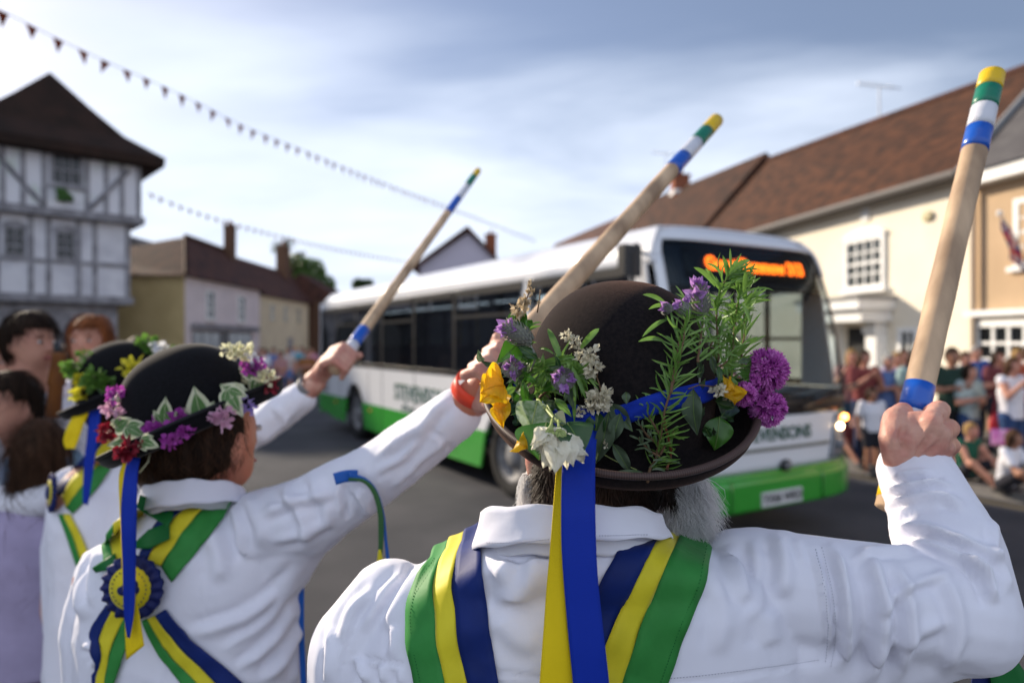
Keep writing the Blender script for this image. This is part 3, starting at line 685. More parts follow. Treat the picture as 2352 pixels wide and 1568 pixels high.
BF = V((1.347, 5.58, 0)); BPH = R(30.7)
bus = thing('bus', 'white and green single deck bus with a lit amber destination sign', 'bus', BF, BPH)
BM = Matrix.Translation(BF) @ Matrix.Rotation(BPH, 4, 'Z')
def bp(name, mb, m=None, parent=None, smooth=False, fix=True):
    return local(mb.build(name, m, parent or bus, smooth=smooth, fix=fix))
BLEN, BW = 10.84, 2.44; wheels_s = (2.75, 8.42)
def yfront(t, z):
    lean = .27 * max(0, min(1, (z - 1.0) / 1.65)) ** 2.2; top = .16 * max(0, (z - 2.62) / .24) ** 2
    return lean + .13 * abs(t) ** 5 + top + (.02 if .62 < z < 1.2 else 0)
def xin(z):  # tumblehome
    return .07 * max(0, (z - 1.2) / 1.4) + .16 * max(0, (z - 2.58) / .27) ** 2
# sides
def side(mb, x, sgn):
    ys = sorted(set([.15 + i * .12 for i in range(int((BLEN - .15) / .12) + 1)] + [BLEN]))
    def arch(y):
        a = .0
        for s_ in wheels_s:
            d = abs(y - s_)
            if d < .57: a = max(a, .48 + math.sqrt(.57 ** 2 - d * d))
        return a
    for i in range(len(ys) - 1):
        y0, y1 = ys[i], ys[i + 1]; a0, a1 = arch(y0), arch(y1); a0, a1 = min(a0, 1.3), min(a1, 1.3)
        tail = lambda y: .27 + .16 * max(0, (y - 9.6) / 1.6) + .07 * max(0, 1 - y / 1.2)
        g0, g1 = max(tail(y0), a0), max(tail(y1), a1)
        if g0 < .73 or g1 < .73: mb.quad((x, y0, min(g0, .73)), (x, y1, min(g1, .73)), (x, y1, .73), (x, y0, .73), bgreen)
        mb.quad((x, y0, max(.73, a0)), (x, y1, max(.73, a1)), (x, y1, 1.36), (x, y0, 1.36), bwhite)
for x, nm in ((0.0, 'side_panel'), (BW, 'side_panel')):
    mb = MB(); side(mb, x, 1); o = bp(nm, mb, fix=False); md = o.modifiers.new('thickness', 'SOLIDIFY'); md.thickness = .03; md.offset = 0
# roof shell (cove, roof) extruded along the length, with rounded ends
mb = MB(); prof = []
zs = [2.50, 2.56, 2.62, 2.68, 2.74, 2.79, 2.83, 2.855]
for z in zs: prof.append((xin(z) - .0, z))
prof += [(.32 + .12 * i, 2.858 + .028 * math.sin(i / 15 * math.pi)) for i in range(1, 15)]
prof += [(BW - x, z) for x, z in reversed(prof[:len(zs)])]
rows = []
for s_ in [0, .04, .12, .3, .6, 2, 4, 6, 8, 10, BLEN - .3, BLEN - .1, BLEN]:
    r = []
    for x, z in prof:
        t = (x - BW / 2) / (BW / 2); e = max(0, (s_ - (BLEN - .4)) / .4); zz_ = z - (.10 * e * e if z > 2.6 else 0) 
        y = yfront(t, z) + .01 if s_ == 0 else max(s_ + .35 + .0, yfront(t, z) + s_ * .5)
        y = min(y, BLEN)
        r.append((x, y, zz_))
    rows.append(r)
mb.grid(rows, bwhite); o = bp('roof', mb, smooth=True, fix=False); md = o.modifiers.new('thickness', 'SOLIDIFY'); md.thickness = .03; md.offset = 0
# window band: frames, glass
bays = [(.60, 1.50), (1.58, 2.30), (2.42, 4.15), (4.23, 5.55), (5.63, 6.95), (7.03, 8.35), (8.43, 9.6), (9.68, 10.6)]
for x in (0.012, BW - .012):
    mb = MB()
    for i, (a, b) in enumerate(bays):
        nb = bays[i + 1][0] if i + 1 < len(bays) else BLEN - .02
        mm = bwhite if i == 1 and x < 1 else bblack
        mb.prism([(x, b, 1.37), (x, nb, 1.37), (x, nb, 2.50), (x, b, 2.50)], (.03 if x < 1 else -.03, 0, 0), mm)
    mb.prism([(x, .22, 1.37), (x, .60, 1.37), (x, .60, 2.50), (x, .40, 2.50)], (.03 if x < 1 else -.03, 0, 0), bwhite)
    for a, b in bays: mb.box((x, (a + b) / 2, 1.40), (.026, b - a, .06), bblack); mb.box((x, (a + b) / 2, 2.46), (.026, b - a, .09), bblack)
    bp('window_frame', mb)
    for i, (a, b) in enumerate(bays):
        g_ = MB(); g_.quad((x, a, 1.43), (x, b, 1.43), (x, b, 2.415), (x, a, 2.415), (doorglass if x > 1 else wglass) if (i == 1 or (x > 1 and i == 0)) else bglass); gl = bp('side_window', g_, fix=False)
        if i in (2, 4, 6):
            h = MB(); h.box((x, (a + b) / 2, 2.15), (.03, b - a, .035), bblack); bp('transom', h, parent=gl)
for yy in (1.05, 1.90):
    mb = MB(); mb.box((BW - .03, yy, 1.5 if yy < 1.5 else 1.9), (.04, .045, 1.9 if yy < 1.5 else 1.1), bblack); bp('door_bar', mb)
for zz_ in (1.86,):
    mb = MB(); mb.box((BW - .03, 1.05, zz_), (.035, .9, .035), bblack); bp('door_bar', mb)
# front skin, patch by material
def front(name, tz, m, nt_=28, off=0.0, parent=None, nz=10):
    """tz: function v-> (tmin,tmax,z) rows"""
    mb = MB(); rows = []
    for k in range(nz + 1):
        t0, t1, z = tz(k / nz); r = []
        for j in range(nt_ + 1):
            t = t0 + (t1 - t0) * j / nt_; x = BW / 2 + t * (BW / 2 - xin(z)); r.append((x, yfront(t, z) - off, z))
        rows.append(r)
    mb.grid(rows, m); o = bp(name, mb, parent=parent, smooth=True, fix=False)
    if m not in (wglass,): md = o.modifiers.new('thickness', 'SOLIDIFY'); md.thickness = .02; md.offset = 0
    return o
bump_ = front('bumper', lambda v: (-1, 1, .34 + .28 * v), bgreen, off=.03)
front('bumper_top', lambda v: (-1, 1, .615 + .05 * v), bgreen, off=.015, nz=2)
front('front_panel', lambda v: (-.86 + .02 * v, .86 - .02 * v, .67 + .48 * v), bwhite)
for sg in (-1, 1):
    front('corner_panel', lambda v: ((.86 - .02 * v) * sg + .005 * sg, sg, .67 + .48 * v), bgreen if sg > 0 else bgreen, nt_=6)
front('windscreen_surround', lambda v: (-1, 1, 1.15 + .14 * v), bblack, nz=3)
for sg in (-1, 1):
    front('pillar', lambda v: (.93 * sg, 1.0 * sg, 1.29 + 1.30 * v), bblack if sg > 0 else bwhite, nt_=3)
front('front_dome', lambda v: (-1, 1, 2.735 + .12 * v), bwhite, nz=5)
for sg in (-1, 1): front('dome_corner', lambda v: (.93 * sg, 1.0 * sg, 2.59 + .145 * v), bwhite if sg < 0 else bblack, nt_=3)
ws = front('windscreen', lambda v: (-.93, .93, 1.29 + 1.445 * v), wglass, nz=16)
mb = MB()
for k in range(9):
    t = -.80 + .2 * k
front('windscreen_band', lambda v: (-.95, .95, 2.30 + .42 * v), mat('windscreen_tint_band', (.010, .014, .022), .12, .5), off=-.05, parent=bus)
mb = MB(); mb.box((BW / 2, .17, 1.9), (.05, .03, 1.2), bblack); 
# seam lines and creases of the front panel
front('panel_groove', lambda v: (-.66, .66, .845 + .03 * v), mat('groove_grey', (.20, .20, .17), .6), off=.014, nz=1)
for sg in (-1, 1): front('bumper_joint', lambda v: ((.50) * sg, (.52) * sg, .34 + .28 * v), bgreen_dk, nt_=1, off=.045, nz=4)
bd = MB(); bd.ell((BW / 2 + .12, -.02, .70), (.075, .03, .055), bblack, nu=12, nv=8); bd.ell((BW / 2 + .12, -.04, .70), (.045, .03, .03), rimm, nu=10, nv=6); bp('badge', bd, smooth=True)
# lamp clusters
for sg in (-1, 1):
    lc = front('headlight', lambda v: ((.66 + .10 * v) * sg, (.90 + .04 * v) * sg, .70 + .42 * v), lampglass, nt_=6, off=.02)
    def lampat(t, z, r_, m_, nm):
        x = BW / 2 + t * BW / 2; q = MB(); q.ell((x, yfront(t, z) - .05, z), (r_, .025, r_), m_, nu=14, nv=8); bp(nm, q, parent=lc, smooth=True)
    lampat(.80 * sg, 1.00, .030, lamp_w, 'lamp'); lampat(.90 * sg, 1.08, .032, lamp_o if sg > 0 else lampglass, 'indicator'); lampat(.80 * sg, .83, .06, lampglass, 'lamp')
def txt(t_, size, m, loc, rot, name, parent, thick=.004, bold=0.0, squash=1.0):
    me = text_mesh(t_, size, m, name, thick, bold); o = bpy.data.objects.new(name, me); COL.objects.link(o); o.parent = parent
    o.location = loc; o.rotation_euler = rot; o.scale = (squash, 1, 1); return o
bus_rot = (R(90), 0, 0)
def curved_text(t_, size, m, tc_, z, off, name, bold=0):
    """text wrapped round the front"""
    me = text_mesh(t_, size, m, name, .003, bold); a = getv(me); x0 = BW / 2 + tc_ * BW / 2
    for v in me.vertices:
        x = x0 + v.co.x; zz = z + v.co.y; t = (x - BW / 2) / (BW / 2); v.co = (x, yfront(t, zz) - off - v.co.z, zz)
    me.update(); o = bpy.data.objects.new(name, me); COL.objects.link(o); o.parent = bus; return o
curved_text('STEVENSONS', .165, darkgreen_txt, .02, .985, .016, 'front_lettering', .004)
sgn = thing('x', '', '') ; bpy.data.objects.remove(sgn)
dd = front('destination_display', lambda v: (-.74, .74, 2.40 + .27 * v), mat('display_black', (.006, .006, .008), .4, .3), off=-.03, nz=3)
o = curved_text('Great Dunmow 313', .165, led, .04, 2.53, -.012, 'destination_lettering', .006)
# number plate
mb = MB(); mb.box((BW / 2 + .02, -.055, .43), (.54, .02, .125), platem); npl = bp('number_plate', mb)
txt('YX66 WKD', .105, blacktxt, (BW / 2 + .02, -.068, .43), bus_rot, 'plate_lettering', npl, .002, .002); 
# side lettering, side text, vents, lights
txt('STEVENSONS', .36, darkgreen_txt, (-.020, 5.25, 1.02), (R(90), 0, R(-90)), 'side_lettering', bus, .004, .004)
txt('of Essex', .16, darkgreen_txt, (-.020, 5.75, .80), (R(90), 0, R(-90)), 'side_lettering', bus, .003)
for yy in (7.5, 5.2, 9.6):
    mb = MB(); mb.box((-.018, yy, .62), (.02, .10, .045), lamp_o if False else mat('side_marker', (.5, .22, .02), .4)); bp('side_marker', mb)
mb = MB()
for z in (.80, .86, .92, .98): mb.box((-.017, 10.5, z), (.015, .6, .03), bblack)
bp('engine_grille', mb)
# panel joints
for yy in (1.2, 1.95, 4.1, 5.5, 6.9, 7.6, 9.3, 10.1):
    mb = MB(); mb.box((-.0165, yy, .86 if yy not in (1.95, 7.6, 9.3) else 1.0), (.004, .012, .98 if yy not in (1.95, 7.6, 9.3) else .6), bblack); bp('panel_joint', mb)
# wheels
for s_ in wheels_s:
    for x, sg in ((.16, -1), (BW - .16, 1)):
        mb = MB(); rows = []
        for (r_, dx) in ((.30, .10), (.34, .13), (.45, .13), (.485, .10), (.49, 0), (.485, -.10), (.45, -.13), (.30, -.13)):
            rows.append([(x + sg * dx, s_ + r_ * math.cos(2 * math.pi * j / 32), .49 + r_ * math.sin(2 * math.pi * j / 32)) for j in range(32)])
        mb.grid(rows, tyre, closed=True); wo = bp('wheel', mb, smooth=True)
        mb = MB(); rows = []
        for (r_, dx) in ((.31, .11), (.28, .12), (.25, .05), (.14, .03), (.13, .10), (.10, .12), (.001, .12)):
            rows.append([(x + sg * dx, s_ + r_ * math.cos(2 * math.pi * j / 32), .49 + r_ * math.sin(2 * math.pi * j / 32)) for j in range(32)])
        mb.grid(rows, rimm, closed=True); bp('rim', mb, parent=wo, smooth=True)
    mb = MB(); mb.box((BW / 2, s_, .75), (BW - .06, 1.16, .66), bblack); 
    for x in (.33, BW - .33): pass
    q = MB(); q.box((.50, s_, .72), (.05, 1.16, .70), bblack); q.box((BW - .50, s_, .72), (.05, 1.16, .70), bblack)
    q.box((.27, s_, 1.08), (.46, 1.16, .03), bblack); q.box((BW - .27, s_, 1.08), (.46, 1.16, .03), bblack); bp('wheel_arch', q)
# chassis, floor, rear wall, interior
mb = MB(); mb.box((BW / 2, BLEN / 2 + .2, .36), (BW - .9, BLEN - .8, .10), bblack); bp('chassis', mb)
mb = MB(); mb.box((BW / 2, 5.9, .60), (BW - .12, BLEN - 1.2, .04), inner); bp('floor', mb)
mb = MB(); mb.box((BW / 2, BLEN - .01, 1.5), (BW, .04, 2.3), bwhite); mb.box((BW / 2, BLEN + .015, .5), (BW, .03, .40), bgreen); bp('rear_wall', mb)
mb = MB(); mb.box((BW / 2, 6.1, 2.47), (BW - .16, BLEN - 1.4, .03), innerw); bp('ceiling', mb)
mb = MB()
for k in range(7): mb.box((BW / 2, 2.2 + k * 1.25, 2.44), (.09, .95, .02), mat('saloon_light', (.8, .8, .8), .5, emit=((.85, .95, 1), 1.2)))
bp('saloon_light', mb)
mb = MB(); mb.box((BW / 2, .62, 1.12), (BW - .3, .5, .28), inner); bp('dashboard', mb)
mb = MB(); mb.tube([(.62, .95, 1.22), (.62, 1.0, 1.23)], .22, bblack, 18); bp('steering_wheel', mb, smooth=True)
mb = MB(); mb.box((1.18, 1.5, 1.0), (.04, .9, .7), inner); mb.box((.62, 1.95, 1.5), (1.1, .04, 1.9), inner); bp('cab_partition', mb)
for i, yy in enumerate([3.3, 4.1, 4.9, 5.7, 6.5, 7.3, 8.1, 8.9, 9.7]):
    for xx in (.52, 1.92):
        mb = MB(); mb.box((xx, yy, 1.08), (.86, .42, .10), seatm); mb.box((xx, yy + .24, 1.42), (.86, .09, .66), seatm, rot=Matrix.Rotation(R(-8), 3, 'X')); bp('seat', mb)
for (xx, yy) in ((.95, 2.5), (1.5, 2.5), (.95, 5.3), (1.5, 7.0), (1.5, 4.2)):
    mb = MB(); mb.tube([(xx, yy, .62), (xx, yy, 2.46)], .018, handrail, 8); bp('handrail', mb, smooth=True)
# wipers and mirrors
mb = MB()
for t in (-.45, .25):
    x = BW / 2 + t * BW / 2; mb.tube([(x, yfront(t, 1.25) - .05, 1.22), (x + .55, yfront(t + .4, 1.38) - .06, 1.34)], .018, bblack, 6); mb.tube([(x + .05, yfront(t, 1.3) - .05, 1.31), (x + .95, yfront(min(.9, t + .6), 1.40) - .06, 1.40)], .014, bblack, 6)
bp('wiper', mb)
for x0, sg in ((0, -1),):
    mb = MB(); mb.tube([(x0 - sg * .05, .50, 2.62), (x0 + sg * .10, .38, 2.66), (x0 + sg * .16, .36, 2.58), (x0 + sg * .16, .36, 2.2)], .020, bblack, 8)
    mb.box((x0 + sg * .16, .40, 2.52), (.19, .09, .27), bblack); m_ = bp('mirror', mb, smooth=False)
    q = MB(); q.box((x0 + sg * .16, .450, 2.52), (.15, .006, .23), mat('mirror_glass', (.7, .72, .75), .05, .5, metal=1.0)); bp('mirror_face', q, parent=m_)
    if sg < 0:
        q = MB(); q.tube([(x0 - .16, .36, 2.40), (x0 - .16, .36, 1.7)], .016, bblack, 6); bp('mirror_arm', q, parent=m_)

# ------------------------------------------------------------------ people of the crowd
skinA = mat('skin', (0.52, 0.27, 0.19), .5, .3, col2=(0.46, 0.21, 0.15), scale=14)
skinB = mat('tanned_skin', (0.36, 0.18, 0.11), .5, .3, col2=(0.30, 0.14, 0.09), scale=14)
eyem = mat('eye_dark', (.03, .02, .02), .4, .4); lipm = mat('lip', (.34, .10, .09), .5, .3); eyew = mat('eye_white', (.6, .58, .56), .4, .3)
def cloth(name, c, k=.8): return mat(name, c, .85, .1, col2=tuple(a * k for a in c), scale=9, sheen=.1)
def hairm(name, c): return mat(name, c, .65, .12, col2=tuple(a * .35 for a in c), scale=55, stretch=(1, 1, .10), bump=.006, bscale=60)
h_dark, h_brown, h_red, h_blond, h_grey = hairm('dark_brown_hair', (.035, .02, .013)), hairm('brown_hair', (.09, .045, .025)), hairm('ginger_hair', (.30, .10, .035)), hairm('blond_hair', (.42, .26, .10)), hairm('grey_hair', (.40, .38, .36))
shoem = mat('shoe_black', (.03, .03, .035), .6, .3)

def hand_mb(mb, wr, fdir, side_, s=1.0, m=None, curl=.5):
    """palm with four fingers and a thumb"""
    f = V(fdir).normalized(); sd_ = V(side_); sd_ = (sd_ - f * sd_.dot(f)).normalized(); nn = f.cross(sd_)
    palm = wr + f * .045 * s
    mb.ell(palm, (.040 * s, .048 * s, .016 * s), m, rot=Matrix((sd_, f, nn)).transposed(), nu=10, nv=7)
    for k in range(4):
        b = wr + f * .085 * s + sd_ * (.028 - .0187 * k) * s; l = (.066, .075, .070, .055)[k] * s
        p1 = b + (f * math.cos(curl) + nn * math.sin(curl)) * l * .5; p2 = p1 + (f * math.cos(curl * 2.4) + nn * math.sin(curl * 2.4)) * l * .5
        mb.tube([b - f * .02 * s, b, p1, p2], [.0095 * s, .0092 * s, .0082 * s, .006 * s], m, 6)
    b = wr + f * .03 * s + sd_ * .032 * s; p1 = b + (f * .6 + sd_ * .7).normalized() * .035 * s; p2 = p1 + (f * .9 + sd_ * .25 + nn * .3).normalized() * .03 * s
    mb.tube([b - sd_ * .015 * s, b, p1, p2], [.013 * s, .012 * s, .0105 * s, .007 * s], m, 6)

def figure(label, loc, yaw, H=1.66, skin=None, top=None, bot=None, hair=None, style='short', pose='down', legs='trouser', sleeve='short', seat=None, g=1.0, group=None, vox=.016, hs=1.0, cat='person', lean=0.0, head_yaw=0.0, name='person', strandn=0):
    skin = skin or skinA
    h = H; hip = .52 * h if seat is None else (.12 if seat == 'ground' else .48)
    shz = hip + .295 * h; hw = .102 * h * (1 + (g - 1) * .6); ly = lean
    def T(z): return ly * (z - hip)
    neck = V((0, T(hip + .31 * h), hip + .31 * h)); hc = V((0, T(hip + .40 * h) + .015, hip + .405 * h * (1 if hs == 1 else 1.0)))
    body = MB(); er = (.046 * h * hs, .056 * h * hs, .069 * h * hs)
    Rh = Matrix.Rotation(head_yaw, 3, 'Z')
    fw = Rh @ V((0, 1, 0)); rt = Rh @ V((1, 0, 0))
    body.ell(hc, er, rot=Rh); body.ell(hc + fw * er[1] * .35 - V((0, 0, er[2] * .35)), (er[0] * .78, er[1] * .62, er[2] * .62), rot=Rh)
    body.cap(hc + fw * er[1] * .92 + V((0, 0, .005)), hc + fw * er[1] * 1.14 - V((0, 0, er[2] * .20)), .006 * hs, .011 * hs)
    for s_ in (-1, 1): body.ell(hc + rt * s_ * er[0] * 1.0 - V((0, 0, er[2] * .08)) - fw * .005, (.009, .018, .028), rot=Rh, nu=8, nv=6)
    body.cap(neck - V((0, 0, .06)), hc - V((0, .0, er[2] * .5)), .034 * h * .95, .032 * h * .95)
    sh = [V((s_ * hw, T(shz), shz)) for s_ in (-1, 1)]
    ua, fa = .172 * h, .150 * h
    A = []
    for i, s_ in enumerate((-1, 1)):
        if pose == 'down': e = V((s_ * .05, -.02, -ua)); w_ = e + V((s_ * .01, .06, -fa))
        elif pose == 'fold': e = V((s_ * .07, .03, -ua * .95)); w_ = e + V((-s_ * fa * .95, .14, .03 + .03 * i))
        elif pose == 'clap': e = V((s_ * .06, .08, -ua * .9)); w_ = e + V((-s_ * (hw * .95), fa * .6, fa * .7))
        elif pose == 'phone': e = V((s_ * .06, .12, -ua * .75)); w_ = e + V((-s_ * hw * .7, fa * .55, fa * .85))
        elif pose == 'hips': e = V((s_ * .16, -.04, -ua * .8)); w_ = e + V((-s_ * .12, .08, -fa * .75))
        elif pose == 'knees': e = V((s_ * .05, .14, -ua * .9)); w_ = e + V((-s_ * .06, fa * .75, -fa * .55))
        elif pose == 'reach': e = V((s_ * .05, .10, -ua * .9)); w_ = e + V((-s_ * .02, fa * .95, fa * .15))
        e = sh[i] + e; w_ = sh[i] + (w_)
        A.append((e, w_)); body.chain([sh[i], e, w_], [.036 * h * g ** .5, .025 * h, .017 * h])
    hips = [V((s_ * .052 * h, 0, hip)) for s_ in (-1, 1)]; Lg = []
    for i, s_ in enumerate((-1, 1)):
        if seat is None: k = V((s_ * .055 * h, .03, .285 * h)); a = V((s_ * .06 * h, -.01, .05 * h))
        elif seat == 'ground': k = V((s_ * .20, .26, .30)); a = V((s_ * -.02 + s_ * .10, .46, .05))
        else: k = V((s_ * .09, .42, hip + .03)); a = V((s_ * .09, .46, .07))
        Lg.append((k, a)); body.chain([hips[i], k, a], [.052 * h * g ** .5, .033 * h, .024 * h]); body.cap(a - V((0, .02, .02)), a + V((0, .13, -.03)), .028, .026)
    body.loft([(0, 0, hip - .04, .085 * h, .06 * h), (0, T(hip + .1 * h), hip + .1 * h, .078 * h, .056 * h), (0, T(hip + .22 * h), hip + .22 * h, .095 * h, .062 * h), (0, T(shz + .01), shz + .015 * h, .07 * h, .04 * h)])
    me = remesh(body, vox, 2); mb = MB(); join(mb, me, skin); bpy.data.meshes.remove(me)
    for i in range(2):
        e, w_ = A[i]; d = (w_ - e); hand_mb(mb, w_, d, V((-1 if i else 1, 0, 0)) if abs(d.normalized().x) < .8 else V((0, 0, 1)), h / 1.7, skin)
    for s_ in (-1, 1):
        c = hc + fw * er[1] * .93 + rt * s_ * er[0] * .42 + V((0, 0, er[2] * .06)); mb.ell(c, (.011, .006, .006), eyew, rot=Rh, nu=8, nv=5); mb.ell(c + fw * .004, (.006, .004, .006), eyem, rot=Rh, nu=8, nv=5)
        mb.ell(c + V((0, 0, .018)), (.018, .005, .003), hair or h_brown, rot=Rh, nu=6, nv=4)
    mb.ell(hc + fw * er[1] * .97 - V((0, 0, er[2] * .48)), (.022, .006, .006), lipm, rot=Rh, nu=8, nv=5)
    root = mb.build(name, None); root.location = loc; root.rotation_euler = (0, 0, yaw); tag(root, label, cat, group)
    # shirt
    if top:
        q = MB(); k = 1.0 * g; zb = hip - .03
        q.loft([(0, 0, zb, .094 * h * k, .070 * h * k), (0, T(hip + .1 * h), hip + .1 * h, .088 * h * k, .068 * h * k), (0, T(hip + .2 * h), hip + .2 * h, .102 * h * k, .072 * h * k), (0, T(shz), shz - .01 * h, .100 * h, .052 * h), (0, T(shz + .02 * h), shz + .022 * h, .050 * h, .040 * h)])
        for i in range(2):
            e, w_ = A[i]
            if sleeve == 'none': q.cap(sh[i] * 1.0, sh[i] + (e - sh[i]) * .12, .042 * h, .040 * h)
            elif sleeve == 'short': q.chain([sh[i], sh[i] + (e - sh[i]) * .62], [.044 * h, .040 * h])
            else: q.chain([sh[i], e, e + (w_ - e) * .93], [.044 * h, .036 * h, .026 * h])
        mt = remesh(q, vox, 2)
        s_ = link('shirt', withmat(mt, top), root); local(s_)
    if bot:
        q = MB(); q.loft([(0, 0, hip - .07, .092 * h * g, .066 * h * g), (0, 0, hip + .03, .094 * h * g, .068 * h * g)])
        if legs == 'skirt': q.loft([(0, .0, hip - .24 * h, .13 * h, .10 * h), (0, 0, hip, .094 * h, .068 * h)])
        for i in range(2):
            kk, a = Lg[i]
            if legs == 'trouser': q.chain([hips[i], kk, a + V((0, 0, .0))], [.058 * h * g, .040 * h, .034 * h])
            elif legs == 'short': q.chain([hips[i], hips[i].lerp(kk, .7)], [.060 * h * g, .052 * h])
        mt = remesh(q, vox, 2); s_ = link('trousers' if legs == 'trouser' else ('skirt' if legs == 'skirt' else 'shorts'), withmat(mt, bot), root); local(s_)
        q = MB()
        for i in range(2): a = Lg[i][1]; q.cap(a - V((0, .025, .025)), a + V((0, .14, -.028)), .036, .034, n=10)
        s_ = q.build('shoes', shoem, root); local(s_)
    if hair:
        q = MB(); up = V((0, 0, 1))
        q.ell(hc - fw * er[1] * .05 + up * er[2] * .12, (er[0] * 1.13, er[1] * 1.10, er[2] * 1.02), rot=Rh)
        if style in ('long', 'bob'):
            ln = (.20 if style == 'long' else .10) * h
            for s_ in (-1, -.4, .4, 1): q.cap(hc + rt * s_ * er[0] * .72 - fw * er[1] * (.35 + .3 * (abs(s_) < .5)) + up * .02, hc + rt * s_ * er[0] * .80 - fw * er[1] * .75 - up * ln * (.9 + .15 * s_), .034 * hs, .020)
        if style == 'bun': q.ell(hc - fw * er[1] * 1.15 + up * er[2] * .2, .038)
        if style == 'pony': q.chain([hc - fw * er[1] * 1.1 + up * .02, hc - fw * er[1] * 1.5 - up * .04, hc - fw * er[1] * 1.35 - up * .16], [.030, .028, .014])
        mt = remesh(q, .012, 2)
        # cut the face free
        cc = hc + fw * er[1] * .62 - up * er[2] * .20; bmm = bmesh.new(); bmm.from_mesh(mt)
        c2 = hc + fw * er[1] * .12
        dl = [v for v in bmm.verts if (style in ('short', 'bun', 'pony') and (v.co - c2).dot(fw) > 0 and v.co.z < hc.z + er[2] * .22) or ((v.co - cc).dot(fw) > -.006 and abs((v.co - cc).dot(rt)) < er[0] * 1.3 and (v.co - cc).z < er[2] * .72 and (v.co - hc).dot(fw) > 0)]
        bmesh.ops.delete(bmm, geom=dl, context='VERTS'); bmm.to_mesh(mt); bmm.free()
        s_ = link('hair', withmat(mt, hair), root); local(s_); s_.modifiers.new('thickness', 'SOLIDIFY').thickness = .006
    if strandn and hair:
        hair_strands(root, s_, hair, strandn, .055 if style != 'long' else .12)
    return root
def hair_strands(root, ho, m, n_, ln, seed=3, rad=.0007, loc_=True, down=V((0, 0, -1))):
    r = np.random.default_rng(seed); a = getv(ho.data); nn = getn(ho.data); mb = MB()
    for k in r.integers(0, len(a), n_):
        p = V(a[k]); n0 = V(nn[k]); d = (down - n0 * down.dot(n0)); d = (d.normalized() if d.length > .1 else n0) ; sd = d.cross(n0) * r.normal(0, .25); l = ln * r.uniform(.4, 1.1); o_ = r.uniform(.0, .10)
        mb.tube([p - n0 * .002, p + (d + sd) * l * .35 + n0 * (.004 + l * o_), p + (d + sd * 1.4) * l * .7 + n0 * (.004 + l * o_ * 1.2), p + (d + sd * 2) * l + n0 * (.002 + l * o_)], [rad, rad, rad * .8, rad * .3], m, 3, cap=False)
    o = mb.build('hair_strands', m, root); return local(o) if loc_ else o
def gx_(x, Y): return V(((x - 1176) * Y / FPX, Y, 0))
PAV = .12
def pav(x, Y): q = gx_(x, Y); q.z = PAV; return q
cg = 'spectators standing on the pavement'
c_ = cloth
F_ = figure
back = math.pi
F_('person in a dark red top clapping in front of the black door', pav(1984, 9.6), back + .1, 1.60, top=c_('dark_red_cloth', (.22, .06, .06)), bot=c_('navy_cloth', (.03, .045, .10)), hair=h_dark, style='bob', pose='clap', group=cg)
F_('person with ginger blond hair half hidden by the bus corner', pav(1956, 10.2), back - .3, 1.60, top=c_('rose_cloth', (.42, .22, .22)), bot=c_('teal_denim', (.06, .12, .18)), hair=h_blond, style='long', pose='phone', group=cg)
F_('small child in a white t-shirt dress standing at the kerb', gx_(2002, 9.3), back, 1.20, skin=skinB, top=c_('white_cotton', (.72, .72, .78), .92), bot=c_('dark_cloth', (.03, .03, .04)), legs='short', hair=h_dark, style='bob', hs=1.12, g=1.15, pose='down')
F_('person with pale hair and blue shirt with folded arms', pav(2040, 9.9), back + .1, 1.53, top=c_('blue_cloth', (.13, .20, .42)), bot=c_('jeans', (.035, .07, .17)), hair=h_grey, pose='fold', g=1.2, group=cg)
F_('person in a mint top with long dark hair left of the raised stick', pav(2098, 9.7), back + .05, 1.58, top=c_('mint_cloth', (.38, .52, .50)), bot=c_('beige_cloth', (.30, .25, .20)), hair=h_dark, style='long', pose='down', group=cg)
F_('person in dark green t-shirt and black trousers with folded arms', pav(2185, 8.9), back + .15, 1.64, top=c_('dark_green_cloth', (.025, .05, .04)), bot=c_('black_cloth', (.014, .015, .016)), hair=h_dark, pose='fold', skin=skinB, g=1.1, group=cg)
F_('person in a pale blue shirt behind the dark green t-shirt', pav(2216, 10.6), back + .2, 1.56, top=c_('pale_blue_cloth', (.42, .50, .62)), bot=c_('jeans', (.035, .07, .17)), hair=h_brown, pose='down', group=cg)
F_('person in a striped mint and grey top looking down at folded arms', gx_(2262, 8.5) + V((0, .3, .12)), back + .3, 1.42, top=c_('striped_mint_cloth', (.40, .50, .50), .55), bot=c_('jeans', (.035, .07, .17)), hair=h_dark, style='long', pose='fold', group=cg)
F_('person in a white vest holding both hands up to the face', pav(2322, 8.4), back + .35, 1.52, top=c_('white_cotton', (.72, .72, .78), .92), sleeve='none', bot=c_('jeans', (.035, .07, .17)), hair=h_brown, style='long', pose='phone', g=1.1, group=cg)
F_('person in an orange red top at the right edge of the photo', pav(2362, 9.2), back + .3, 1.66, top=c_('orange_red_cloth', (.40, .09, .05)), bot=c_('navy_cloth', (.03, .045, .10)), hair=h_brown, pose='down', skin=skinB, group=cg)
F_('person in cream at the back below the cream lower window', pav(2075, 11.8), back, 1.58, top=c_('beige_cloth', (.30, .25, .20)), bot=c_('dark_cloth', (.03, .03, .04)), hair=h_brown, pose='down', group=cg)
F_('person in maroon standing behind the white vest', pav(2290, 10.4), back + .2, 1.58, top=c_('maroon_cloth', (.16, .05, .06)), bot=c_('dark_cloth', (.03, .03, .04)), hair=h_dark, style='bob', pose='fold', group=cg)
sgk = 'children sitting on the kerb'
F_('blond child in a dark green top sitting cross-legged on the kerb', gx_(2262, 8.0) + V((0, .35, .10)), back + .3, 1.30, top=c_('bottle_green_cloth', (.02, .11, .07)), sleeve='none', bot=c_('dark_cloth', (.03, .03, .04)), legs='short', hair=h_blond, seat='ground', pose='knees', hs=1.12, lean=.12, group=sgk)
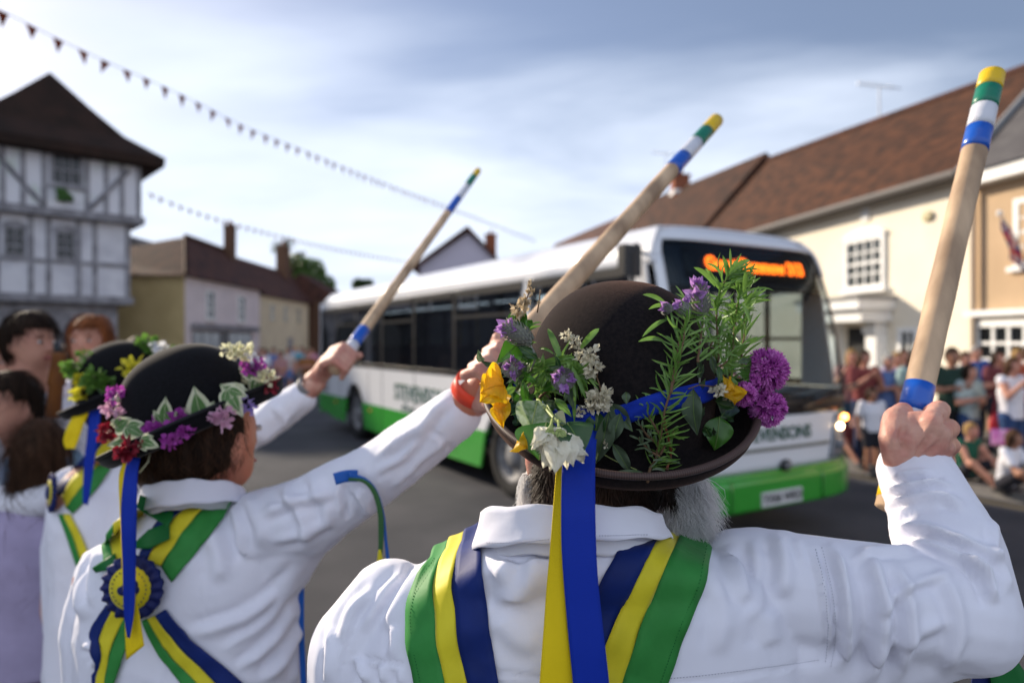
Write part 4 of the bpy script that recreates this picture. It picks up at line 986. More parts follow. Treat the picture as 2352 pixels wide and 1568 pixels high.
F_('brown haired child in a white top sitting on the kerb at the right edge', gx_(2362, 7.4) + V((0, .35, .10)), back + .5, 1.28, top=c_('white_cotton', (.72, .72, .78), .92), bot=c_('dark_cloth', (.03, .03, .04)), legs='short', hair=h_brown, style='long', seat='ground', pose='knees', hs=1.12, lean=.15, skin=skinB, group=sgk)
F_('child in a pink top sitting behind the blond child', gx_(2228, 8.6) + V((0, .35, .12)), back + .1, 1.25, top=c_('pink_cloth', (.55, .25, .36)), bot=c_('dark_cloth', (.03, .03, .04)), legs='short', hair=h_brown, style='bob', seat='ground', pose='knees', hs=1.12, group=sgk)
F_('bare legged child in dark shorts crouching by the bus bumper', gx_(1962, 9.9) + V((0, 0, .10)), back - .2, 1.22, top=c_('dark_red_cloth', (.22, .06, .06)), bot=c_('dark_cloth', (.03, .03, .04)), legs='short', hair=h_brown, seat='ground', pose='knees', hs=1.1, group=sgk)
hf = thing('hand_flag', 'bright pink paper flag on a thin stick beside the blond child', 'flag', gx_(2300, 8.0))
q0 = P(2296, 1060, 8.0); q1 = P(2302, 985, 8.0)
mb = MB(); mb.tube([q0, q1], .006, white, 6); mb.build('stick', white, hf)
mb = MB(); mb.grid([[q1 + V((-.14 + .28 * i / 8, .02 * math.sin(i), -.19 * j / 4)) for i in range(9)] for j in range(5)], mat('pink_paper', (.62, .12, .42), .7, col2=(.75, .4, .62), scale=14)); mb.build('sheet', None, hf).modifiers.new('thickness', 'SOLIDIFY').thickness = .002
rb = thing('red_bag', 'red bag hanging beside the person in the white vest', 'bag', P(2288, 960, 8.5))
mb = MB(); q = P(2288, 975, 8.45); mb.ell(q, (.09, .05, .16), mat('red_leather', (.42, .02, .03), .5)); mb.build('pouch', None, rb)
mb = MB(); mb.tube([q + V((-.05, 0, .13)), q + V((.02, 0, .38)), q + V((.07, 0, .13))], .010, MATS['red_leather'], 6); mb.build('strap', None, rb)

# bus driver and passengers
pg_ = 'passengers seated in the bus'
def inbus(x, y, z=0): return BM @ V((x, y, z))
F_('bus driver in a pale blue shirt behind the windscreen', inbus(.62, 1.45, .72), BPH + back, 1.70, top=c_('pale_blue_cloth', (.42, .50, .62)), bot=c_('dark_cloth', (.03, .03, .04)), hair=h_grey, seat='bench', pose='reach', vox=.02)
for (x_, y_, tp, hr, lb) in ((.35, 4.85, c_('rose_cloth', (.42, .22, .22)), h_blond, 'passenger in rose at the third side window'), (.35, 6.45, c_('maroon_cloth', (.16, .05, .06)), h_dark, 'passenger in maroon in the middle of the bus'),
                             (.35, 8.05, c_('pale_blue_cloth', (.42, .50, .62)), h_grey, 'grey haired passenger near the rear wheel'), (.35, 9.65, c_('pink_cloth', (.55, .25, .36)), h_brown, 'passenger in pink at the rear of the bus'), (1.9, 5.65, c_('white_cotton', (.72, .72, .78), .92), h_brown, 'passenger in white on the far side of the bus')):
    F_(lb, inbus(x_, y_, .62), BPH + back, 1.62, top=tp, bot=c_('dark_cloth', (.03, .03, .04)), hair=hr, seat='bench', pose='down', vox=.024, group=pg_)

for i, (x_, Y_, H_, tp, hr, st_) in enumerate(((2010, 11.4, 1.62, c_('navy_cloth', (.03, .045, .10)), h_brown, 'short'), (2060, 10.9, 1.55, c_('lilac_cloth', (.40, .35, .52)), h_blond, 'long'), (2130, 11.2, 1.66, c_('maroon_cloth', (.16, .05, .06)), h_dark, 'short'),
    (2240, 11.6, 1.64, c_('royal_blue_cloth', (.03, .09, .34)), h_grey, 'short'), (2272, 12.2, 1.66, c_('beige_cloth', (.30, .25, .20)), h_dark, 'short'), (2335, 10.8, 1.60, c_('sky_blue_cloth', (.25, .42, .58)), h_blond, 'bob'))):
    if i in (0, 2, 4): continue
    F_(('person in navy under the portico', 'fair haired person in lilac beside the portico', 'person in maroon behind the raised stick', 'grey haired person in royal blue under the tan wall', 'person in beige furthest back under the tan wall', 'fair haired person in sky blue at the tan house window')[i], pav(x_, Y_), back + .1 * (i - 3), H_, top=tp, bot=c_('dark_cloth', (.03, .03, .04)), hair=hr, style=st_, pose=('down', 'fold', 'clap')[i % 3], vox=.022, group=cg)
for i, (x_, Y_, H_, tp, hr) in enumerate(((610, 21, 1.62, c_('white_cotton', (.72, .72, .78), .92), h_brown), (645, 19, 1.58, c_('rose_cloth', (.42, .22, .22)), h_dark), (678, 28, 1.66, c_('sky_blue_cloth', (.25, .42, .58)), h_blond), (705, 20, 1.6, c_('orange_brown_cloth', (.30, .13, .05)), h_dark), (540, 22, 1.6, c_('navy_cloth', (.03, .045, .10)), h_red))):
    F_('distant person in ' + ('white near the cream cottage', 'dusty rose before the cream cottage', 'sky blue far down the street', 'orange brown beside the bus rear', 'navy with ginger hair before the shop')[i], gx_(x_, Y_), back + .4 * (i - 2), H_, top=tp, bot=c_('jeans', (.035, .07, .17)), hair=hr, pose=('down', 'fold')[i % 2], vox=.03, group='distant people in the street')
# left: musicians and bystanders
lg = 'onlookers on the left'
F_('person in profile with a dark hair bun and white shirt at the left', gx_(62, 2.42), -math.pi / 2 - .25, 1.97, top=c_('white_cotton', (.72, .72, .78), .92), sleeve='long', bot=c_('black_cloth', (.014, .015, .016)), hair=h_dark, style='bun', pose='reach', group=lg, vox=.012, hs=.76, strandn=1500)
pm = bpy.data.objects['person'] if False else None
F_('smiling person with ginger hair facing the camera in a white and blue waistcoat', gx_(213, 3.0), back + .10, 1.975, top=c_('royal_blue_cloth', (.03, .09, .34)), sleeve='none', bot=c_('black_cloth', (.014, .015, .016)), hair=h_red, style='bob', pose='clap', group=lg, vox=.012, hs=.80, strandn=1500)
F_('dark haired person whose head shows just above the left flowered hat', gx_(322, 4.2), back, 1.86, top=c_('white_cotton', (.72, .72, .78), .92), bot=c_('dark_cloth', (.03, .03, .04)), hair=h_dark, pose='down', group=lg)
F_('girl with dark hair in a light blue top facing the camera at the left edge', gx_(26, 2.30), back - .1, 1.73, top=c_('sky_blue_cloth', (.25, .42, .58)), bot=c_('jeans', (.035, .07, .17)), hair=h_dark, pose='clap', group=lg, vox=.012, strandn=1500)
F_('girl with long brown hair seen from behind in a lilac t-shirt and purple leggings', gx_(92, 2.15), .35, 1.60, top=c_('lilac_cloth', (.40, .35, .52)), bot=c_('purple_cloth', (.13, .07, .15)), hair=h_brown, style='long', pose='down', group=lg, vox=.012, hs=.88, g=1.0, strandn=1500)
for i, (x_, Y_, H_, tp, lb) in enumerate(((150, 4.6, 1.80, c_('white_cotton', (.72, .72, .78), .92), 'person in white between the ponytail bun and the ginger hair'), (118, 3.6, 1.72, c_('orange_brown_cloth', (.30, .13, .05)), 'person in orange brown behind the wooden pipe'), (10, 3.4, 1.86, c_('beige_cloth', (.30, .25, .20)), 'blond person cut off by the left edge'))):
    F_(lb, gx_(x_, Y_), back + (.2 if i else -.2), H_, top=tp, sleeve='long', bot=c_('navy_cloth', (.03, .045, .10)), hair=(h_brown, h_red, h_blond)[i], style='long', pose='down', group=lg)
# waistcoat of the ponytail man, his pipe
wcm = c_('navy_waistcoat', (.015, .04, .19))
wp = thing('wooden_pipe', 'tall brown wooden wind instrument held upright by the person with the ponytail bun', 'instrument', P(134, 960, 2.35))
woodb = mat('varnished_brown_wood', (.22, .085, .025), .35, .4, col2=(.13, .05, .02), scale=12)
mb = MB(); a, b = P(122, 960, 2.3), P(136, 812, 2.35); mb.tube([a, a.lerp(b, .5), a.lerp(b, .51), b.lerp(a, .02), b], [.024, .022, .028, .020, .026], woodb, 14); mb.build('pipe_body', None, wp)
mb = MB(); mb.tube([b, b + V((-.012, .0, .035))], [.016, .009], bblack, 10); mb.build('mouthpiece', None, wp)
fg = 'distant people in the street'
for (x_, Y_, H_, tp, bt, hr, lb) in ((598, 26, 1.6, c_('maroon_cloth', (.16, .05, .06)), c_('dark_cloth', (.03, .03, .04)), h_brown, 'distant person in maroon'), (628, 25, 1.62, c_('blue_cloth', (.13, .20, .42)), c_('navy_cloth', (.03, .045, .10)), h_dark, 'distant person in blue'),
    (662, 24, 1.62, c_('beige_light_cloth', (.55, .48, .46)), c_('blue_cloth', (.13, .20, .42)), h_dark, 'distant person in a pale top and blue shorts'), (694, 25, 1.66, c_('teal_striped_cloth', (.10, .34, .44)), c_('beige_cloth', (.30, .25, .20)), h_dark, 'distant person in a teal top'),
    (716, 26, 1.6, c_('pink_cloth', (.55, .25, .36)), c_('dark_red_cloth', (.22, .06, .06)), h_brown, 'distant person in pink at the rear corner of the bus'), (560, 27, 1.6, c_('white_cotton', (.72, .72, .78), .92), c_('dark_cloth', (.03, .03, .04)), h_brown, 'distant person in white before the shop front'), (575, 30, 1.6, c_('rose_cloth', (.42, .22, .22)), c_('dark_cloth', (.03, .03, .04)), h_red, 'distant person in rose before the shop front')):
    F_(lb, gx_(x_, Y_), back, H_, top=tp, bot=bt, hair=hr, legs='short' if 'shorts' in lb else 'trouser', vox=.03, group=fg)
# ------------------------------------------------------------------ dancers
shirtm = mat('white_shirt_cotton', (0.76, 0.76, 0.83), .8, .15, col2=(0.71, 0.71, 0.79), scale=5, bump=.0006, bscale=45, sheen=.15)
crease(shirtm, 10.0, .0048)
seamm = mat('shirt_seam', (0.70, 0.70, 0.75), .8, .1)
stitchm = mat('shirt_stitch', (.40, .40, .47), .8, .1)
s_green = mat('sash_green', (0.035, 0.235, 0.048), .6, .2, col2=(0.028, 0.195, 0.038), scale=30, bump=.0006, bscale=40, sheen=.05)
s_yellow = mat('sash_yellow', (0.66, 0.57, 0.025), .55, .2, col2=(0.58, 0.50, 0.02), scale=30, bump=.0006, bscale=40, sheen=.2)
s_blue = mat('sash_blue', (0.005, 0.020, 0.14), .6, .2, col2=(0.004, 0.016, 0.11), scale=30, bump=.0006, bscale=40, sheen=.05)
for m_ in (s_green, s_yellow, s_blue): crease(m_, 16.0, .0016)
s_dkgreen = mat('bow_dark_green', (.012, .13, .03), .55, .2)
s_navy = mat('rosette_navy', (.008, .015, .10), .55, .25)
blacktr = mat('black_trousers', (.014, .014, .016), .85, .15)
stick_wood = mat('hazel_stick_wood', (0.62, 0.44, 0.28), .6, .3, col2=(0.30, 0.20, 0.125), scale=15, detail=9, stretch=(1, 1, .16), bump=.0012, bscale=24)
end_wood = mat('cut_end_wood', (.40, .26, .13), .8, .1)
t_yel = mat('tape_yellow', (0.72, 0.47, 0.01), .35, .4, bump=.0005, bscale=60); t_grn = mat('tape_green', (0.005, 0.17, 0.10), .35, .4, bump=.0005, bscale=60)
t_wht = mat('tape_white', (0.62, 0.63, 0.68), .35, .4, bump=.0005, bscale=60); t_blu = mat('tape_blue', (0.008, 0.09, 0.46), .3, .5, bump=.0005, bscale=60)
skinM = mat('ruddy_skin', (0.58, 0.32, 0.24), .5, .3, col2=(0.50, 0.22, 0.17), scale=34, sss=.12, bump=.0012, bscale=120, contrast=(.42, .60))
skinW = mat('flushed_skin', (0.52, 0.21, 0.13), .45, .35, col2=(0.46, 0.16, 0.10), scale=20, sss=.15)
beardm = leafmat('white_beard', (.90, .89, .88), (.72, .71, .71), 40, .45, .5)
napem = mat('nape_hair', (.030, .016, .011), .5, .2, col2=(.012, .008, .006), scale=50)

def project(a):
    return np.stack([1176 + a[:, 0] / a[:, 1] * FPX, 784 - (a[:, 2] - CAMH) / a[:, 1] * FPX], 1)
def dist_poly(q, pl):
    pl = np.array(pl, float); best = np.full(len(q), 1e9); tt = np.zeros(len(q)); sg = np.zeros(len(q)); L_ = len(pl) - 1
    for i in range(L_):
        a, b = pl[i], pl[i + 1]; d = b - a; l2 = (d ** 2).sum(); t = np.clip(((q - a) @ d) / l2, 0, 1); c = a + t[:, None] * d; e = q - c; ds = np.hypot(e[:, 0], e[:, 1])
        m = ds < best; best[m] = ds[m]; tt[m] = ((i + t) / L_)[m]; sg[m] = np.sign(d[0] * e[:, 1] - d[1] * e[:, 0])[m]
    return best, tt, sg
def sculpt(me, strokes, noise=(), extra=None):
    """push the cloth in and out: strokes (polyline as seen, half width, height in m), a soft ridge that tapers at both ends"""
    a = getv(me); n = getn(me); q = project(a); q = q + np.stack([vnoise(a * 16, 91) * 9 + vnoise(a * 45, 92) * 3, vnoise(a * 16, 93) * 9 + vnoise(a * 45, 94) * 3], 1); rs_ = random.Random(len(strokes)); vis = -(n * (a / np.linalg.norm(a - np.array(CAMP), axis=1)[:, None] * 0 + (a - np.array(CAMP)) / np.linalg.norm(a - np.array(CAMP), axis=1)[:, None])).sum(1)
    vis = np.clip(vis * 2.5 + .5, 0, 1); disp = np.zeros(len(a))
    for st in strokes:
        pl, w_, h_ = st[:3]; d, t, sg = dist_poly(q, smoothpl(pl, 14)); tp = np.clip(np.minimum(t, 1 - t) * 5, 0, 1) if len(st) < 4 else np.clip(t * 5, 0, 1)
        h_ = h_ * 1.3 * rs_.uniform(.6, 1.45); disp += h_ * np.exp(-(d / w_) ** 2) * tp * vis
        # overhanging valley on one side of each ridge
        disp -= .55 * h_ * np.exp(-((d - w_ * 1.55) / (w_ * .8)) ** 2) * (sg > 0) * tp * vis
    for (sc, amp, seed) in noise:
        p = a * np.array(sc); p2 = p + .5 * np.stack([vnoise(p * .7 + 7, seed + 5)] * 3, 1); v = 1 - np.abs(vnoise(p2, seed)); disp += amp * (v ** 3 - .3)
    if extra is not None: disp += extra(a, q, n)
    a = a + n * disp[:, None]; setv(me, a); return me

def stick(label, p0, p1, r0, r1, ybands, bbands, group='painted dancing sticks'):
    """p0 lower end, p1 tip; bands as fractions of the length from p1 (ybands) and positions from p0 (bbands)"""
    t = thing('dancing_stick', label, 'stick', p0, 0, group); d = p1 - p0; Ln = d.length
    pts = [p0 + d * k / 14 for k in range(15)]; rr = [r0 + (r1 - r0) * k / 14 + .0004 * math.sin(k * 2.3) for k in range(15)]
    mb = MB(); mb.tube([pts[0] - d.normalized() * .002] + pts + [pts[-1] + d.normalized() * .0025], [rr[0] * .8] + rr + [rr[-1] * .82], stick_wood, 20); mb.build('shaft', None, t)
    k = 0
    for (a, b, m) in ybands + bbands:
        q = MB(); pa, pb = p0 + d * a, p0 + d * b; ra, rb = r0 + (r1 - r0) * a + .0007, r0 + (r1 - r0) * b + .0007
        cl = b > .999 or a < .001
        q.tube([pa.lerp(pb, i / 3) for i in range(4)], [ra + (rb - ra) * i / 3 for i in range(4)], m, 22, cap=True); q.build('painted_band', None, t)
    return t
def frac_at(p0, p1, y):
    """fraction along the stick seen at row y"""
    k = -(y - 784) / FPX; d = p1 - p0; return (k * p0.y - (p0.z - CAMH)) / (d.z - k * d.y)

# ---- foreground dancer -------------------------------------------------------
man = MB()
def PP(x, y, Y): return P(x, y, Y)
HEAD = P(1395, 985, .80)
man.ell(HEAD, (.083, .100, .118)); man.ell(HEAD + V((0, .07, -.06)), (.058, .045, .07))
man.cap(P(1330, 1290, .77), HEAD + V((0, -.005, -.06)), .066, .062)
man.cap(HEAD + V((0, .10, -.01)), HEAD + V((0, .125, -.04)), .010, .016)      # nose
for s_ in (-1, 1): man.ell(HEAD + V((s_ * .086, .0, -.03)), (.012, .022, .035))
man.loft([(.07, .79, .95, .17, .11), (.07, .79, 1.2, .19, .12), (.07, .785, 1.45, .20, .11), (.07, .775, 1.53, .15, .08), (.07, .77, 1.58, .07, .06)])
man.chain([P(870, 1420, .79), P(800, 1950, .79), P(800, 2400, .84)], [.05, .04, .032])
man.chain([P(1790, 1360, .775), P(2200, 1395, .76), P(2110, 1090, .862)], [.05, .042, .030])
for s_ in (-1, 1): man.chain([V((.07 + s_ * .09, .80, .93)), V((.07 + s_ * .11, .83, .5)), V((.07 + s_ * .12, .80, .09))], [.085, .06, .045]); man.cap(V((.07 + s_ * .12, .78, .05)), V((.07 + s_ * .14, .98, .04)), .045, .04)
mb_ = remesh(man, .009, 3)
hd = MB()
hd.chain([P(2118, 1120, 0.872), P(2105, 1060, 0.859)], [.030, .029])
hd.ell(P(2108, 1012, 0.849), (.036, .020, .038))
for (mc, tgt) in (((2138, 975, 0.834), 0), ((2156, 998, 0.837), 0), ((2162, 1026, 0.846), 0), ((2158, 1056, 0.858), 0)): hd.chain([P(2108, 1065, 0.856), P(*mc)], [.024, .0150])
fing = [[(2138, 972, 0.834), (2158, 942, 0.866), (2128, 952, 0.902), (2098, 966, 0.900)], [(2156, 996, 0.837), (2180, 984, 0.870), (2150, 992, 0.906), (2112, 998, 0.902)],
        [(2161, 1024, 0.846), (2182, 1023, 0.877), (2152, 1030, 0.909), (2114, 1032, 0.904)], [(2157, 1052, 0.858), (2174, 1060, 0.884), (2146, 1066, 0.911), (2116, 1064, 0.906)]]
for f_, s_ in zip(fing, (1.0, 1.0, .96, .86)): hd.chain([P(*p) for p in f_], [.0142 * s_, .0128 * s_, .0108 * s_, .0090 * s_])
hd.chain([P(2070, 1062, 0.856), P(2052, 1008, 0.846), P(2056, 962, 0.860), P(2075, 943, 0.882)], [.020, .0175, .0150, .0115])
hd.cap(P(2066, 1015, 0.849), P(2120, 992, 0.840), .017, .015)
hme = remesh(hd, .0025, 3, .5)
def knuckle(a, q, n):
    d = np.zeros(len(a))
    for (x, y) in ((2146, 962), (2166, 992), (2172, 1024)): d += .0016 * np.exp(-(((q[:, 0] - x) / 12) ** 2 + ((q[:, 1] - y) / 12) ** 2))
    return d
sculpt(hme, [([(2085, 1050), (2110, 1010), (2138, 975)], 6, .0018), ([(2095, 1055), (2130, 1020), (2156, 1000)], 6, .0015), ([(2105, 1060), (2140, 1040), (2160, 1028)], 6, .0012), ([(2080, 1040), (2072, 1000), (2084, 975)], 9, -.003), ([(2168, 950), (2172, 975)], 5, -.002)], noise=[((60, 60, 60), .0006, 3)], extra=knuckle)
fin = MB(); join(fin, mb_, skinM); join(fin, hme, skinM)
person_m = fin.build('person', None); tag(person_m, 'white bearded dancer seen from behind in the foreground with right arm raised', 'person')

sh = MB()
def sec(y, xl, xr, Yc, hd_): return (((xl + xr) / 2 - 1176) * Yc / FPX, Yc, CAMH - (y - 784) * Yc / FPX, (xr - xl) / 2 * Yc / FPX, hd_)
sh.loft([sec(2250, 800, 1800, .80, .13), sec(1900, 770, 1815, .80, .14), sec(1700, 760, 1830, .795, .14), sec(1568, 790, 1830, .79, .135), sec(1440, 830, 1820, .785, .125), sec(1350, 900, 1790, .775, .112), sec(1305, 960, 1735, .768, .098), sec(1272, 1030, 1640, .757, .096), sec(1246, 1090, 1550, .750, .091), sec(1225, 1125, 1520, .748, .080)], n=64, pw=2.5)
sh.chain([P(905, 1395, .785), P(838, 1500, .785), P(800, 1950, .785), P(800, 2300, .82)], [.054, .062, .055, .045])
sh.chain([P(1745, 1345, .775), P(2010, 1382, .758), P(2205, 1412, .752)], [.064, .063, .061])
sh.chain([P(2205, 1402, .752), P(2178, 1270, .79), P(2135, 1160, .83), P(2098, 1080, .865)], [.060, .057, .047, .043])
sh.chain([P(1800, 1480, .785), P(2050, 1470, .765), P(2160, 1440, .76)], [.07, .055, .05])
sh.cap(P(1700, 1300, .775), P(1800, 1300, .77), .040, .040)
sm = remesh(sh, .0036, 8, .5)
MS = [  # right shoulder and sleeve
    ([(1867, 1246), (1884, 1324), (1905, 1453), (1892, 1545)], 9, .0045), ([(1905, 1242), (1925, 1300), (1936, 1380), (1938, 1470), (1915, 1540)], 14, .0090),
    ([(1960, 1510), (2080, 1452), (2200, 1428)], 14, .0060), ([(1945, 1290), (2020, 1268), (2110, 1270)], 9, .0050), ([(1975, 1255), (2010, 1330), (2015, 1450), (1990, 1568)], 20, .0075),
    ([(2034, 1280), (2072, 1350), (2080, 1450), (2050, 1568)], 18, .0080), ([(1985, 1405), (2090, 1345), (2190, 1318)], 12, .0070),
    ([(2150, 1300), (2190, 1380), (2200, 1460), (2160, 1545)], 18, .0065), ([(2211, 1270), (2265, 1330), (2290, 1390)], 13, .0075), ([(2240, 1235), (2290, 1300), (2320, 1370)], 12, .0070),
    ([(2060, 1262), (2130, 1248), (2230, 1290), (2300, 1350)], 13, .0080), ([(2040, 1240), (2110, 1215), (2200, 1235), (2290, 1300)], 12, .0070),
    ([(2040, 1225), (2100, 1160), (2180, 1150)], 10, .0060), ([(2030, 1175), (2080, 1150), (2150, 1140), (2215, 1165)], 9, .0065), ([(2020, 1135), (2080, 1120), (2140, 1108), (2190, 1120)], 8, .0060),
    ([(2045, 1095), (2095, 1085), (2140, 1080)], 7, .0050), ([(2010, 1098), (2050, 1108), (2110, 1098), (2170, 1088)], 6, -.0035),
    ([(2270, 1190), (2280, 1240), (2260, 1300)], 11, .0060),
    ([(1660, 1262), (1690, 1320), (1715, 1390)], 18, .0060), ([(1720, 1245), (1740, 1300), (1735, 1380), (1715, 1430)], 17, .0055), ([(1785, 1222), (1800, 1290), (1790, 1380)], 22, .0050), ([(1835, 1232), (1850, 1300)], 12, .0040),
    ([(1640, 1330), (1660, 1420), (1640, 1500)], 22, .0030), ([(1760, 1400), (1770, 1480)], 24, .0030),
    # yoke and back
    ([(1100, 1545), (1180, 1556), (1260, 1562), (1380, 1560)], 5, -.0020), ([(1531, 1562), (1634, 1553), (1763, 1536), (1880, 1520)], 5, -.0024),
    ([(1135, 1290), (1160, 1330), (1175, 1400)], 26, .0050), ([(1230, 1265), (1215, 1340), (1180, 1400)], 28, .0045), ([(1140, 1420), (1190, 1470), (1240, 1490)], 26, .0035), ([(1110, 1270), (1180, 1284), (1260, 1280), (1370, 1275)], 9, -.0030),
    # left shoulder
    ([(1000, 1296), (950, 1322), (905, 1395), (880, 1450)], 13, .0065), ([(930, 1302), (880, 1360), (840, 1450)], 12, .0060), ([(870, 1340), (820, 1400), (790, 1480)], 11, .0060), ([(900, 1430), (905, 1480), (895, 1505)], 9, .0040),
    ([(799, 1505), (860, 1515), (938, 1524)], 5, -.0026), ([(845, 1370), (800, 1500), (790, 1568)], 5, -.0030), ([(825, 1500), (850, 1568)], 10, .0040), ([(880, 1520), (885, 1568)], 9, .0035), ([(770, 1440), (762, 1568)], 9, .0050), ([(920, 1535), (925, 1568)], 8, .003)]
sculpt(sm, MS, noise=[((6, 6, 5), .005, 11), ((16, 16, 10), .0012, 12)])
sm = modify(sm, [('SMOOTH', dict(factor=.5, iterations=1))])
shirt = link('shirt', withmat(sm, shirtm), person_m)
sb = bvh_of(sm)

# collar: a folded band round the back of the neck
def collar(parent, cxp, Yc, rx, ry, top, bot, m, th0=-100, th1=100, out_=.010, name='collar', rot=0.0):
    """top, bot: functions of angle (deg, 0 = back) giving the row in the frame"""
    c = V(((cxp - 1176) * Yc / FPX, Yc, 0)); mb = MB(); rows = []
    for k in range(8):
        v = k / 7; r = []
        for i in range(49):
            th = th0 + (th1 - th0) * i / 48; a = R(th) + rot; o = out_ * v ** 1.3 - .004 * math.sin(v * math.pi) * 0
            rr_x, rr_y = rx + o, ry + o; x = c.x + rr_x * math.sin(a); y = c.y - rr_y * math.cos(a)
            row = top(th) * (1 - v) + bot(th) * v; z = CAMH - (row - 784) * y / FPX + .0012 * math.sin(i * .8 + k)
            r.append((x, y, z))
        rows.append(r)
    inner = [(c.x + (p[0] - c.x) * .955, c.y + (p[1] - c.y) * .955, p[2] - .0008) for p in rows[0]]
    inner2 = [(c.x + (p[0] - c.x) * .93, c.y + (p[1] - c.y) * .93, p[2] - .05) for p in rows[0]]
    mb.grid([inner2, inner] + rows, m); o = mb.build(name, m, parent); md = o.modifiers.new('thickness', 'SOLIDIFY'); md.thickness = .0022; md.offset = 0; return o
def itp(pts): xs = [p[0] for p in pts]; ys = [p[1] for p in pts]; return lambda t: float(np.interp(t, xs, ys))
coll = collar(person_m, 1312, .742, .098, .082, itp([(-110, 1210), (-88, 1180), (-72, 1168), (-40, 1162), (0, 1160), (40, 1166), (70, 1184), (90, 1208), (110, 1235)]),
       itp([(-110, 1262), (-85, 1260), (-60, 1258), (-20, 1246), (20, 1238), (60, 1236), (80, 1234), (110, 1250)]), shirtm)
stand = collar(person_m, 1312, .742, .091, .076, lambda t: 1225, lambda t: 1275 - abs(t) * .02, seamm, out_=.004, name='collar_stand')

def sash(parent, bv, cols, mats_, n=64, m=6, off=.0035, jit=.0022, seed=1, over=None, dfl=.72, name='sash', thick=.0016):
    """cols: outlines from one side to the other, mats_: one material per stripe"""
    mb = MB()
    for i, mm in enumerate(mats_):
        rows = strip(bv, cols[i], cols[i + 1], n, m, off, dfl, jit, seed)
        if over:   # carry the cloth over the shoulder
            add = []
            for k in range(1, 7): add.append([p + V((0, k * .018, .004 * k - .0016 * k * k)) for p in rows[0]])
            rows = list(reversed(add)) + rows
        mb.grid(rows, mm)
    o = mb.build(name, None, parent); md = o.modifiers.new('thickness', 'SOLIDIFY'); md.thickness = thick; md.offset = 0; return o
GO_ = [(992, 1290), (960, 1322), (940, 1375), (935, 1430), (942, 1500), (955, 1568), (985, 1720), (1060, 1900), (1130, 2150)]
GY_ = [(1030, 1268), (1008, 1305), (999, 1345), (1003, 1422), (1012, 1500), (1026, 1568), (1060, 1720), (1130, 1900), (1200, 2150)]
YB_ = [(1066, 1250), (1050, 1290), (1043, 1345), (1050, 1422), (1060, 1500), (1076, 1568), (1110, 1720), (1180, 1900), (1250, 2150)]
BO_ = [(1103, 1226), (1108, 1270), (1112, 1330), (1123, 1422), (1134, 1500), (1149, 1568), (1180, 1720), (1250, 1900), (1320, 2150)]
sash(person_m, sb, [GO_, GY_, YB_, BO_], [s_green, s_yellow, s_blue], over=True, seed=1)
BL = [(1462, 1204), (1420, 1268), (1375, 1340), (1330, 1440), (1290, 1568), (1250, 1700), (1180, 1900), (1100, 2150)]
BY = [(1540, 1224), (1498, 1262), (1455, 1338), (1415, 1420), (1352, 1568), (1310, 1700), (1240, 1900), (1160, 2150)]
YG = [(1559, 1236), (1535, 1280), (1511, 1330), (1468, 1440), (1425, 1568), (1390, 1700), (1310, 1900), (1220, 2150)]
GR = [(1634, 1262), (1620, 1315), (1604, 1367), (1570, 1460), (1531, 1568), (1490, 1700), (1400, 1900), (1300, 2150)]
sash(person_m, sb, [BL, BY, YG, GR], [s_blue, s_yellow, s_green], over=True, seed=4)
# stitched lines
def stitches(parent, bv, pl, m, step=7, ln=4.2, rad=.0005, off=.0052, name='stitching', dfl=.72):
    n_ = max(2, int(sum(math.hypot(pl[i + 1][0] - pl[i][0], pl[i + 1][1] - pl[i][1]) for i in range(len(pl) - 1)) / step)); q = smoothpl(pl, n_ * 2); mb = MB()
    for i in range(0, len(q) - 1, 2):
        a, _ = cast(bv, *q[i], off, dfl); b, _ = cast(bv, *(q[i] + (q[i + 1] - q[i]) * ln / (step / 2) * .5), off, dfl); mb.tube([a, b], rad, m, 4)
    return mb.build(name, None, parent)
dkst = mat('dark_green_thread', (.01, .12, .03), .7, .1)
stitches(person_m, sb, [(1002, 1290), (968, 1340), (951, 1400), (950, 1440), (957, 1500), (972, 1568)], dkst)
stitches(person_m, sb, [(1620, 1262), (1604, 1320), (1585, 1375), (1550, 1460), (1512, 1568)], dkst)
stitches(person_m, sb, [(1872, 1262), (1893, 1350), (1903, 1440), (1896, 1520)], stitchm, off=.0012, rad=.0005)
stitches(person_m, sb, [(1888, 1258), (1912, 1350), (1922, 1450), (1908, 1530)], stitchm, off=.0012, rad=.0004)
stitches(person_m, sb, [(1540, 1556), (1640, 1546), (1763, 1530), (1880, 1514)], stitchm, off=.0012, rad=.0004)
cb_ = bvh_of(coll.data)
stitches(person_m, cb_, [(1120, 1246), (1180, 1246), (1262, 1238)], stitchm, step=6, off=.0018, rad=.0004, name='collar_stitching')
stitches(person_m, cb_, [(1375, 1230), (1430, 1229), (1485, 1228)], stitchm, step=6, off=.0018, rad=.0004, name='collar_stitching')
# trousers
q = MB(); q.loft([(.07, .80, .80, .17, .12), (.07, .80, 1.0, .18, .125)])
for s_ in (-1, 1): q.chain([V((.07 + s_ * .09, .80, .93)), V((.07 + s_ * .11, .83, .5)), V((.07 + s_ * .12, .80, .12))], [.10, .075, .065])
link('trousers', withmat(remesh(q, .014, 3), blacktr), person_m)

